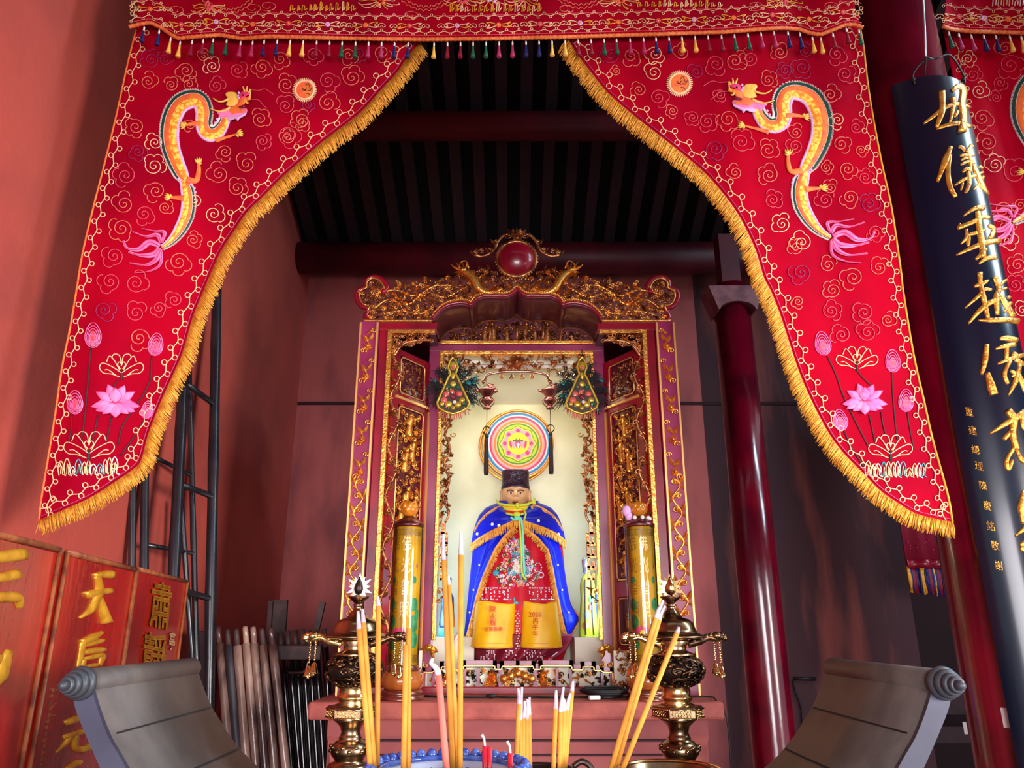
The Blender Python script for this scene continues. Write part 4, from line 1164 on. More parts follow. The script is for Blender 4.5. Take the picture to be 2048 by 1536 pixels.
def f_val():
    m = MB(); Mf = MF(YI + .015); zt = zb0 - .02
    zc = iw(1035, 745)[1]; ze = iw(905, 766)[1]
    low = lambda x: zc if abs(x - XC) < .10 else zc - (abs(x - XC) - .10) / .2 * .02 if abs(x - XC) < .26 else ze - .01
    fret(m, Mf, lambda x, z: low(x) + .012 < z < zt, (xj2, 2 * XC - xj2, ze, zt), 110, 71, 1.05, .012, 0, .1)
    flowerm(m, Mf, XC, (zt + zc) / 2 + .01, .042, .02, 0, 9); m.ball(Mf(XC, (zt + zc) / 2 + .01, .01), (.024, .02, .024), 0, 10, 6)
    q = [(-.17, ze + .0), (-.15, zc - .014), (-.11, zc - .002), (-.06, zc + .006), (0, zc + .007), (.06, zc + .006), (.11, zc - .002), (.15, zc - .014), (.17, ze + .0)]
    m.tube([Mf(XC + a, b, .012) for a, b in cr(q, 5)], .0065, 8, 1)
    for s in (-1, 1):
        curlm(m, Mf, XC + s * .165, ze, pi / 2 if 1 else 0, .012, .006, 1, s); curlm(m, Mf, XC + s * .03, zc - .008, -pi / 2, .014, .005, 1, s); curlm(m, Mf, XC + s * .075, zc - .008, -pi / 2, .012, .005, 1, -s)
    m.build('openwork_valance', ['gilt_aged', 'copper_base'], shrine)
f_val()
# pediment
def pediment():
    out = [(730, 640), (738, 618), (724, 600), (718, 588), (735, 572), (760, 562), (778, 584), (800, 562), (828, 570), (850, 555), (875, 562), (896, 553), (910, 566), (925, 550), (912, 528), (925, 520), (950, 528), (975, 512), (985, 480), (1012, 466), (1034, 456)]
    pl = [fw(*p) for p in out]; pl = pl + [(2 * XC - a, b) for a, b in reversed(pl[:-1])]
    ins = poly_in(pl)
    arx = [a for a, b in arcF]; arz = [b for a, b in arcF]
    base = lambda x: max(ztop + .015, float(np.interp(x, arx, arz)) + .03 if arx[0] < x < arx[-1] else ztop + .015)
    dc = fw(1033, 520); R = .094
    def ok(x, z): return ins(x, z) and z > base(x) and (x - dc[0]) ** 2 + (z - dc[1]) ** 2 > (R + .012) ** 2
    xs = [a for a, b in pl]
    Mf = MF(YF + .005)
    m = MB()
    fret(m, Mf, lambda x, z: ok(x, z) and x < XC, (min(xs), XC, ztop, fw(1034, 540)[1]), 330, 81, .90, .014, 1, .12, 0)
    mm = MB(); mm.v = list(m.v); mm.f = list(m.f); mm.m = list(m.m); mm.s = list(m.s); mm.flip(XC)
    m.add(mm.v, mm.f, 0); m.m[-len(mm.m):] = mm.m; m.s[-len(mm.s):] = mm.s
    # long stems that tie it together
    for s in (1, -1):
        for pts in ([(740, 625), (775, 600), (815, 610), (850, 585), (890, 595), (930, 575)], [(745, 590), (790, 580), (830, 592), (870, 572), (905, 572)], [(760, 630), (800, 622), (840, 628), (862, 618)]):
            q = cr([fw(*p) for p in pts], 5)
            m.tube([Mf(x if s > 0 else 2 * XC - x, z, .006) for x, z in q], .0052, 6, 0)
    o = m.build('pediment_carving', ['gilt', 'gilt_aged'], shrine)
    # flanking dragons
    for s in (1, -1):
        d = MB(); mp = lambda x, z, h: Mf(x if s > 0 else 2 * XC - x, z, h)
        q = cr([fw(*p) for p in [(928, 546), (940, 553), (950, 566), (958, 580), (972, 588), (990, 588), (1004, 580)]], 6); n = len(q)
        d.tube([mp(x, z, .022) for x, z in q], [.009 + .010 * sin(pi * min(1, i / n * 1.05 + .12)) for i in range(n)], 8)
        rq = resample(q, .012)
        for x, z, nx, nz, _ in rq:
            for sg in (1, -1): leafm(d, mp, x, z, atan2(nz * sg, nx * sg) + .5 * sg, .030, .012, .028)
        hx, hz = q[0]
        d.ball(mp(hx - .004, hz + .004, .026), (.018, .016, .014), 0, 8, 6)
        for a, L in ((2.6, .06), (2.2, .07), (1.7, .06), (3.2, .05), (1.2, .05), (3.7, .045)): leafm(d, mp, hx, hz, a, L, .014, .024)
        for pts in ([(938, 540), (932, 525), (922, 528), (918, 540)], [(930, 548), (912, 540), (903, 532)]):
            d.tube([mp(x, z, .02) for x, z in cr([fw(*p) for p in pts], 4)], [.005, .005, .0045, .004, .004, .004, .003, .003, .003, .003, .002, .002, .002][:len(cr(pts, 4))], 5)
        d.build('carved_dragon', 'gilt', o)
    # red domed boss with gilt ring
    Rx = Matrix.Rotation(radians(90), 3, 'X')
    b = MB(); b.lathe([(.001, .055), (R * .3, .052), (R * .6, .042), (R * .85, .024), (R * .95, .008), (R * .97, -.01)], (dc[0], YF - .01, dc[1]), 40, 0, Rx); b.build('red_boss', 'lacquer_red', shrine)
    g = MB(); g.tube([Vector((dc[0] + R * 1.02 * cos(k * pi / 24), YF - .012, dc[1] + R * 1.02 * sin(k * pi / 24))) for k in range(48)], .009, 8, 0, closed=True)
    for k in range(40): g.ball((dc[0] + R * 1.10 * cos(k * pi / 20), YF - .01, dc[1] + R * 1.10 * sin(k * pi / 20)), .0065, 0, 6, 4)
    g.build('boss_ring', 'gilt_aged', shrine)
    c = MB()
    for s in (1, -1):
        mp = lambda x, z, h: Mf(x if s > 0 else 2 * XC - x, z, h)
        q = cr([fw(*p) for p in [(1024, 470), (1008, 472), (996, 484), (990, 498), (980, 508), (965, 514), (950, 512)]], 5); c.tube([mp(x, z, .012) for x, z in q], .008, 7)
        for px, py in ((1016, 478), (1024, 470), (990, 490), (978, 506), (960, 508), (948, 512)): curlm(c, mp, *fw(px, py), 1.2, .014, .005, 1.1, 1, .014); leafm(c, mp, *fw(px, py), 2.2, .035, .016, .02)
    for k in range(7): leafm(c, Mf, *fw(1034, 474), pi * (k + .5) / 7, .048, .02, .02)
    flowerm(c, Mf, *fw(1034, 480), .03, .02)
    c.build('finial_carving', 'gilt_aged', shrine)
pediment()
def f_scroll():
    m = MB()
    q = cr([fw(*p) for p in [(742, 645), (731, 634), (738, 618), (722, 612), (713, 596), (716, 582), (730, 575), (732, 562), (746, 554), (763, 559), (774, 574), (768, 583)]], 6)
    m.tube([Vector((x, YF, z)) for x, z in q], .0125, 10)
    q2 = [(x + (fw(745, 590)[0] - x) * .2, z + (fw(745, 590)[1] - z) * .12) for x, z in q[8:]]
    m.tube([Vector((x, YF - .010, z)) for x, z in q2], .0045, 6, 1)
    m.ball((q[-1][0], YF, q[-1][1]), .018, 0, 10, 6)
    return m
both(f_scroll, 'corner_scroll', ['lacquer_red', 'gilt'])
# niche shell
zn0 = iw(1035, 1345)[1]; zc_ = iw(1035, 748)[1]
def niche():
    m = MB(); x0, x1 = xj1 - .03, 2 * XC - xj1 + .03
    m.bar(x0 - .02, x0, YI + .05, YN + .02, ZT, zb0 + .02); m.bar(x1, x1 + .02, YI + .05, YN + .02, ZT, zb0 + .02)
    m.bar(x0, x1, YN, YN + .02, ZT, zc_ + .03); zf_ = zb0 - .004
    m.prism([(x0, YI + .052, zf_), (x0, YN, zc_), (x0, YN, zc_ + .02), (x0, YI + .052, zf_ + .02)], (x1 - x0, 0, 0))
    m.build('niche_wall', 'niche_cream', shrine)
    # carcass around the niche
    c = MB(); c.bar(xo + .01, xo + .03, YF + .045, YN + .05, ZT, ztop - .002); c.bar(2 * XC - xo - .03, 2 * XC - xo - .01, YF + .045, YN + .05, ZT, ztop - .002)
    c.bar(xo + .03, 2 * XC - xo - .03, YN + .025, YN + .05, ZT, ztop - .002); c.bar(xo + .03, xa0, YF + .05, YN + .025, ztop - .022, ztop - .002); c.bar(2 * XC - xa0, 2 * XC - xo - .03, YF + .05, YN + .025, ztop - .022, ztop - .002)
    c.build('carcass', 'lacquer_maroon', shrine)
    p = MB(); zp = P(900, 1275, 3.70).z; a0, a1 = P(948, 1300, 3.70).x, P(1150, 1300, 3.70).x
    p.bar(x0 + .001, a0, 3.70, YN - .002, ZT, zp); p.bar(a1, x1 - .001, 3.70, YN - .002, ZT, zp); p.bar(a0, a1, 4.02, YN - .002, ZT, zp); p.bar(a0, a1, 3.66, 4.02, ZT, P(1035, 1336, 3.66).z)
    p.build('platform', 'platform_cream', shrine)
niche()
# apron
def apron():
    zb, zt = fw(1035, 1376)[1], fw(1035, 1330)[1]
    m = MB().bar(xo + .02, 2 * XC - xo - .02, YF + .06, YF + .10, ZT, zb); m.build('base_rail', 'lacquer_red', shrine, bevel=.003)
    Y = YF + .11; W_ = lambda px, py: (P(px, py, Y).x, P(px, py, Y).z)
    m = MB(); g = MB()
    def bars(mb, pts, t, mi=0, y=Y):
        for (ax, az), (bx, bz) in zip(pts, pts[1:]):
            mb.bar(min(ax, bx) - t, max(ax, bx) + t, y - .012, y + .012, min(az, bz) - t, max(az, bz) + t, mi)
    half = [(846, 1378), (846, 1338), (868, 1338), (868, 1334), (884, 1334), (884, 1327), (906, 1327), (906, 1333), (928, 1333), (928, 1325), (990, 1325), (990, 1332), (1004, 1332), (1004, 1326), (1035, 1326)]
    for s in (1, -1):
        pts = [W_(*p) for p in half]; pts = [(a if s > 0 else 2 * XC - a, b) for a, b in pts]
        bars(m, pts, .009); bars(g, [(a, b - .0125) for a, b in pts], .002, 0, Y - .012)
        for px in (867, 930, 957, 1000):
            a, b = W_(px, 1350); a = a if s > 0 else 2 * XC - a
            m.bar(a - .006, a + .006, Y - .01, Y + .01, W_(px, 1376)[1], W_(px, 1336)[1])
    m.build('apron_frame', 'lacquer_wine', shrine); g.build('gold_line', 'gilt_line', shrine)
    b = MB(); a0 = W_(848, 1350)[0]; b.bar(a0, 2 * XC - a0, Y + .013, Y + .02, W_(848, 1377)[1], W_(848, 1336)[1]); b.build('apron_backing', 'platform_cream', shrine)
    f = MB(); Mf = MF(Y + .008)
    x0, z0 = W_(850, 1376); x1, z1 = W_(1220, 1338)
    fret(f, Mf, rect_in(x0, x1, z0, z1), (x0, x1, z0, z1), 130, 91, .82, .012, 0, .15, 1)
    for k in range(-2, 3): f.ball(Mf(XC + .03 * k, (z0 + z1) / 2 + .01 * (2 - abs(k)), .02), .018, 0, 8, 6)
    for s in (-1, 1):
        for k in range(5): leafm(f, Mf, XC + s * .09, (z0 + z1) / 2, (0 if s > 0 else pi) + (k - 2) * .5, .05, .022, .016)
    f.build('apron_carving', ['gilt', 'bronze_dark'], shrine)
    for s in (1, -1):
        c = MB(); k0 = W_(853, 1308); mp = lambda x, z, h: MF(YF + .09)(x if s > 0 else 2 * XC - x, z, h)
        x, z = k0
        leafm(c, mp, x - .02, z, .9, .05, .03, .02); leafm(c, mp, x + .01, z + .03, -.5, .05, .03, .02); leafm(c, mp, x - .01, z + .02, -1.9, .06, .02, .016); leafm(c, mp, x + .02, z + .02, -1.2, .05, .018, .016)
        c.ball(mp(x + .012, z + .028, .015), (.016, .014, .014), 0, 8, 6)
        for dx in (-.004, .03): curlm(c, mp, x + dx, z - .03, -1.2, .014, .004, 1, 1)
        c.build('carved_bat', 'bat_gold', shrine)
        b = MB(); aa, ab = W_(840, 1335), W_(868, 1290)
        b.bar(*(sorted((aa[0] if s > 0 else 2 * XC - aa[0], ab[0] if s > 0 else 2 * XC - ab[0]))), YF + .095, YF + .12, aa[1], ab[1] - .012); b.build('corner_block', 'lacquer_wine', shrine)
        w = MB(); sx = lambda px: (P(px, 1340, YF + .02).x if s > 0 else 2 * XC - P(px, 1340, YF + .02).x)
        zz0, zz1 = fw(800, 1378)[1], fw(800, 1302)[1]
        xs_ = sorted((sx(782), sx(842)))
        w.bar(xs_[0], xs_[1], YF + .035, YF + .05, zz0, zz1, 1)
        fret(w, MF(YF + .034), rect_in(xs_[0], xs_[1], zz0, zz1), (xs_[0], xs_[1], zz0, zz1), 34, 95, .9, .010, 0)
        w.build('foot_openwork', ['gilt_aged', 'platform_cream'], shrine)
apron()

# lamps inside the shrine: warm tube under the niche roof, cool strips low behind the jambs
def niche_lamps():
    t = thing('niche_lamp', 'warm tube lamp tucked behind the carved valance of the niche', 'lamp', (XC, YI + .10, zb0 - .05))
    MB().tube([(XC - .28, YI + .10, zb0 - .048), (XC + .28, YI + .10, zb0 - .048)], .010, 10).build('tube', 'bead_white', t)
    MB().bar(XC - .3, XC + .3, YI + .09, YI + .11, zb0 - .0375, zb0 - .018).build('holder', 'platform_cream', t)
    area('niche_warm_light', (XC, YI + .085, zb0 - .075), (XC, 3.90, zc_ - 1.0), .56, .05, 3.0, (1.0, 0.95, 0.68))
    for s in (-1, 1):
        x = XC + s * (XC - xj1 - .004)
        area('niche_cool_light', (x, YI + .07, P(890, 1150, YI).z), (XC + s * .1, YN, P(890, 1120, YI).z), .03, .5, 2.6, (0.32, 0.62, 1.0))

niche_lamps()
# ------------------------------------------------------------------ deity statue in the niche
YS = 3.84; SCX = 1037.0
HWK = [(1000, 24), (1008, 44), (1016, 62), (1030, 74), (1045, 80), (1065, 86), (1090, 90), (1150, 95), (1200, 101), (1250, 104), (1300, 98), (1332, 86)]
RYK = [(1000, .06), (1016, .10), (1045, .13), (1100, .155), (1200, .185), (1260, .20), (1332, .185)]
def hw(y): return float(np.interp(y, [k[0] for k in HWK], [k[1] for k in HWK]))
def ryk(y): return float(np.interp(y, [k[0] for k in RYK], [k[1] for k in RYK]))
def W(px, py, off=0.0, k=1.0, back=False):
    t = min(1.0, abs(px - SCX) / (hw(py) * k))
    d = ryk(py) * k * sqrt(max(0, 1 - t * t))
    return P(px, py, YS + d + off) if back else P(px, py, YS - d - off)
statue = thing('deity_statue', 'seated deity statue in blue cape and red robe with yellow cuffs inside the shrine niche', 'statue', P(SCX, 1334, YS))

def statue_body():
    # one continuous body: crown of the head, face, neck, shoulders, seated torso
    rows = [(956, 2, 1.0), (957, 15, 1.0), (962, 22, 1.0), (970, 25.5, 1.02), (978, 26.5, 1.04), (985, 27, 1.05), (990, 27, 1.05), (995, 26.5, 1.06), (1000, 26, 1.06), (1004, 25, 1.05), (1008, 23, 1.03), (1012, 20, 1.0), (1015, 16, .95), (1018, 14, .9), (1022, 14, .9), (1027, 20, .8), (1034, 48, .55), (1044, 66, .5), (1060, 72, .5), (1090, 74, .55), (1140, 80, .62), (1200, 86, .66), (1260, 88, .7), (1326, 76, .7), (1330, 4, .7)]
    cy = cr([(r[0], r[1], r[2]) for r in rows], 3)
    m = MB(); n = 56; S = P(1, 1000, YS); u = (P(1100, 1000, YS).x - P(1000, 1000, YS).x) / 100
    fx = 1031.0
    vs = []
    for y, w, dp in cy:
        cxp = fx if y < 1022 else fx + (SCX - fx) * min(1, (y - 1022) / 30)
        c = P(cxp, y, YS)
        for k in range(n):
            a = 2 * pi * k / n
            sx, cy_ = sin(a), -cos(a)
            e = .82 if y < 1012 else .95
            X = abs(sx) ** e * (1 if sx > 0 else -1) * w * u
            Yv = abs(cy_) ** e * (1 if cy_ > 0 else -1) * w * u * dp
            if y < 1016 and cos(a) > 0:                       # face relief
                hx = X / u; g = lambda x0, y0, sx_, sy_: math.exp(-((hx - x0) / sx_) ** 2 - ((y - y0) / sy_) ** 2)
                r = .030 * g(0, 994.5, 3.6, 3.2) + .018 * g(0, 989, 2.4, 5) + .010 * (g(-4.2, 996, 2.4, 2) + g(4.2, 996, 2.4, 2))
                r += .010 * (g(-10, 981, 6, 2) + g(10, 981, 6, 2)) - .014 * (g(-9.5, 986, 5, 3) + g(9.5, 986, 5, 3))
                r += .014 * (g(-14, 997, 5, 5) + g(14, 997, 5, 5)) + .014 * g(0, 1003, 6, 1.6) + .012 * g(0, 1006, 5, 1.5) + .014 * g(0, 1012, 7, 3)
                Yv -= r * cos(a)
            vs.append((c.x + X, YS + Yv, c.z))
    N = len(cy)
    fs = [(i * n + k, (i + 1) * n + k, (i + 1) * n + (k + 1) % n, i * n + (k + 1) % n) for i in range(N - 1) for k in range(n)]
    m.add(vs, fs + [tuple(range(n)), tuple(range(N * n - 1, (N - 1) * n - 1, -1))], 0)
    o = m.build('body', 'skin_bronze', statue)
    yfr = YS - 27 * u * 1.05
    for s in (-1, 1):
        e = MB(); c = P(fx + s * 9.5, 986.5, yfr + .006); e.ball(c, (.0115, .010, .0075), 0, 12, 8)
        c2 = c + Vector((.001, -.0085, 0)); e.ball(c2, (.0052, .0035, .0056), 1, 10, 6)
        e.build('eye', ['eye_white', 'eye_dark'], o)
        b = MB(); b.tube([P(fx + s * x, y, yfr + dy) for x, y, dy in ((4, 982.5, -.006), (9, 980, -.008), (15, 981, .004), (19, 983.5, .022))], [.002, .0034, .003, .0014], 6); b.build('eyebrow', 'hat_dark', o)
        r = MB(); c = P(fx + s * 27.5, 994, YS)
        r.ball(c, (.008, .018, .034), 0, 12, 10); r.ball(c + Vector((s * .004, -.004, -.036)), (.012, .014, .016), 0, 8, 6); r.tube([c + Vector((s * .008, .02 * cos(t) - .004, .034 * sin(t))) for t in np.linspace(-1.2, 2.2, 9)], .0032, 6)
        r.build('ear', 'skin_bronze', o)
    l = MB()
    l.tube([P(fx + x, y, yfr + dy) for x, y, dy in ((-7, 1004.5, .006), (-3, 1003, -.012), (0, 1003.8, -.015), (3, 1003, -.012), (7, 1004.5, .006))], [.001, .0035, .004, .0035, .001], 6)
    l.tube([P(fx + x, y, yfr + dy) for x, y, dy in ((-6, 1005, .004), (0, 1007, -.012), (6, 1005, .004))], [.001, .0045, .001], 6)
    l.build('lips', 'lip_brown', o)
    h = MB(); c = P(fx, 975, YS); zt = P(fx, 944, YS).z - c.z
    sq = lambda a, z: 1 / max(abs(cos(a)) ** 3 + abs(sin(a)) ** 3, .4) ** (1 / 3) * 1.0
    h.lathe([(.058, -.012), (.0735, -.012), (.0750, -.006), (.0735, .002), (.0715, .006), (.0700, zt * .5), (.0715, zt * .9), (.0705, zt), (.064, zt + .004), (.001, zt + .006)], c + Vector((0, .002, 0)), 48, 0, rip=sq)
    rnd = random.Random(2)
    for k in range(16):
        x = rnd.uniform(-.05, .05); z = rnd.uniform(.012, zt - .012); r = .012
        y = -.067 * sq(atan2(-1, x / .067), 0) * .98
        q = [c + Vector((x + r * (1 - j / 9) * cos(j * .9), -.0785 + abs(x) * .25, z + r * (1 - j / 9) * sin(j * .9))) for j in range(9)]
        h.tube(q, .0022, 5)
    h.build('hat', 'hat_dark', statue)
statue_body()

def robe():
    m = MB()
    y0, y1 = 1020, 1328
    def fn(u, v):
        y = y0 + (y1 - y0) * v; a = 2 * pi * u
        w = hw(y) * .97; x = SCX + w * sin(a)
        d = ryk(y) * .97 * cos(a) * (1 + .035 * sin(a * 9 + v * 3) * v + .02 * sin(a * 17))
        return P(x, y, YS - d)
    m.grid(fn, 96, 60, 0, closed_u=True)
    m.build('robe', 'satin_red', statue, solid=.004)
    # hem of the under robe sweeping out to the right
    h = MB()
    L = [(1268, 955), (1300, 951), (1329, 951)]; R = [(1268, 1146), (1282, 1143), (1298, 1134), (1312, 1118), (1324, 1100), (1329, 1086)]
    def fh(u, v):
        y = 1268 + 61 * v
        a = np.interp(y, [p[0] for p in L], [p[1] for p in L]); b = np.interp(y, [p[0] for p in R], [p[1] for p in R])
        x = a + (b - a) * u
        return P(x, y, YS - .205 + .10 * (2 * u - 1) ** 2 + .012 * sin(u * 28 + v * 2))
    h.grid(fh, 60, 14); h.build('under_robe', 'crimson_thread', statue, solid=.005)
    s = MB(); rnd = random.Random(9)
    def seq(x, y, hem=False):
        if hem:
            u = (x - 951) / 165
            p = P(x, y, YS - .205 + .10 * (2 * u - 1) ** 2 - .016)
        else: p = W(x, y, .012)
        s.ball(p, (.0042, .002, .0042), 0, 6, 4)
    for bx in (968, 985, 1002, 1012, 1062, 1078, 1094, 1106):           # square meanders
        for k in range(7):
            for (dx, dy) in ((0, k * 3.4), (k * 2.1, 0), (k * 2.1, 23), (7, k * 3.2)):
                if rnd.random() < .55: seq(bx + dx - 3, 1176 + dy)
    for y in range(1222, 1302, 5):
        seq(1033 + 2 * sin(y * .6), y); seq(1037 + 2 * cos(y * .5), y)
    for y in range(1302, 1328, 4):
        for x in list(range(963, 992, 5)) + list(range(1013, 1032, 6)) + list(range(1050, 1100, 5)):
            if rnd.random() < .55: seq(x + rnd.uniform(-1.5, 1.5), y, True)
    for k in range(26): seq(1098 + k * 1.5, 1318 - (k * 1.2 if k > 3 else 0), True)
    for k in range(10):
        a = k * .628; seq(1076 + 7 * cos(a), 1135 + 9 * sin(a)); seq(1082 + 5 * cos(a), 1150 + 5 * sin(a))
    s.build('sequin_pattern', 'sequin', statue)
    # embroidered creature in teal, white and rose silk on the chest panel
    e = MB()
    def ep(x, y, o=.010): return W(x, y, o)
    def blob(x, y, rx, rz, mi): e.ball(ep(x, y, .003), (rx * .8, .005, rz * .8), mi, 12, 6)
    blob(1030, 1088, .026, .034, 3); blob(1026, 1094, .012, .012, 1); blob(1044, 1094, .020, .026, 0); blob(1034, 1108, .036, .022, 0); blob(1050, 1104, .018, .030, 2)
    blob(1032, 1122, .030, .022, 1); blob(1036, 1138, .046, .030, 1); blob(1024, 1146, .030, .018, 0); blob(1046, 1150, .030, .020, 0); blob(1056, 1112, .014, .036, 2); blob(1000, 1136, .022, .020, 2); blob(992, 1146, .020, .020, 0); blob(1004, 1152, .018, .012, 1)
    blob(1058, 1140, .018, .026, 5); blob(1064, 1128, .010, .030, 1); blob(1044, 1166, .018, .020, 4); blob(1008, 1160, .014, .012, 3); blob(1026, 1172, .016, .010, 3); blob(1032, 1206, .016, .010, 0); blob(1028, 1198, .007, .012, 0)
    rn = random.Random(6)
    for k in range(300):
        y = rn.uniform(1078, 1172); wd = np.interp(y, [1078, 1100, 1120, 1150, 1172], [14, 24, 30, 46, 30]); x = 1033 + rn.uniform(-1, 1) * wd; a = rn.uniform(0, 6.28); r0 = rn.uniform(2, 4.6)
        q = [(x + (r0 - r0 * .09 * j) * cos(a + j * .6), y + (r0 - r0 * .09 * j) * sin(a + j * .6)) for j in range(9)]
        e.tube([ep(*p, .011) for p in q], rn.uniform(.0014, .0026), 5, rn.choice((0, 1, 1, 2, 3, 4, 5)))
    e.build('embroidered_beast', ['teal_thread', 'white_thread', 'green_thread', 'pink_deep', 'yellow_thread', 'lilac_thread'], statue)
robe()

def sleeves():
    for s, tp, bt, txt in ((0, (953, 1030), (943, 1028), 'L'), (1, (1047, 1113), (1041, 1124), 'R')):
        y0, y1 = (1205, 1292)
        def edge(v): return (tp[0] + (bt[0] - tp[0]) * v ** .8, tp[1] + (bt[1] - tp[1]) * v)
        def fn(u, v, kk=1.0):
            a = 2 * pi * u; l, r = edge(v); c, w = (l + r) / 2, (r - l) / 2
            y = y0 + (y1 - y0) * v + (3 * sin(u * 2 * pi * 2 + s) * (1 - v)) + 4.5 * v * cos(a)
            wr = 1 + .03 * sin(a * 7 + v * 5)
            return P(c + w * sin(a) * kk, y, 3.655 - .052 * cos(a) * (0.8 + .5 * v) * wr)
        m = MB(); m.grid(lambda u, v: fn(u, v), 56, 22, 0, closed_u=True)
        o = m.build('cuff', 'satin_yellow', statue, solid=.003)
        m = MB(); m.tube([fn(k / 40, 1.0, 1.0) for k in range(40)], .0035, 6, 0, closed=True); m.tube([fn(k / 40, .9, 1.005) + Vector((0, -.001, 0)) for k in range(40)], .0015, 5, 0, closed=True)
        m.build('hem', 'fringe_gold', o)
        g = MB()
        def front(px, py): 
            l, r = edge(min(1, max(0, (py - y0) / (y1 - y0)))); c, w = (l + r) / 2, (r - l) / 2
            t = min(.98, abs(px - c) / w)
            return 3.655 - .052 * sqrt(1 - t * t) * 1.25
        def put(body, cx, cy, sz, aspect=1.0):
            glyph(g, body, lambda x, y, h: P(cx + x * sz * aspect, cy - y * sz, front(cx + x * sz * aspect, cy - y * sz) - .003 - h * .8), 0, .003)
        if txt == 'L':
            for ch, y in (('陳', 1218), ('永', 1233), ('輝', 1246)): put(ch, 986, y, 14.5)
            put('合家敬奉', 987, 1258, 9.6)
        else:
            put('2026', 1070, 1229, 14, .95)
            for ch, y in (('丙', 1242), ('午', 1254), ('年', 1267)): put(ch, 1071, y, 12.5)
        g.build('embroidered_writing', 'letter_red', o)
sleeves()

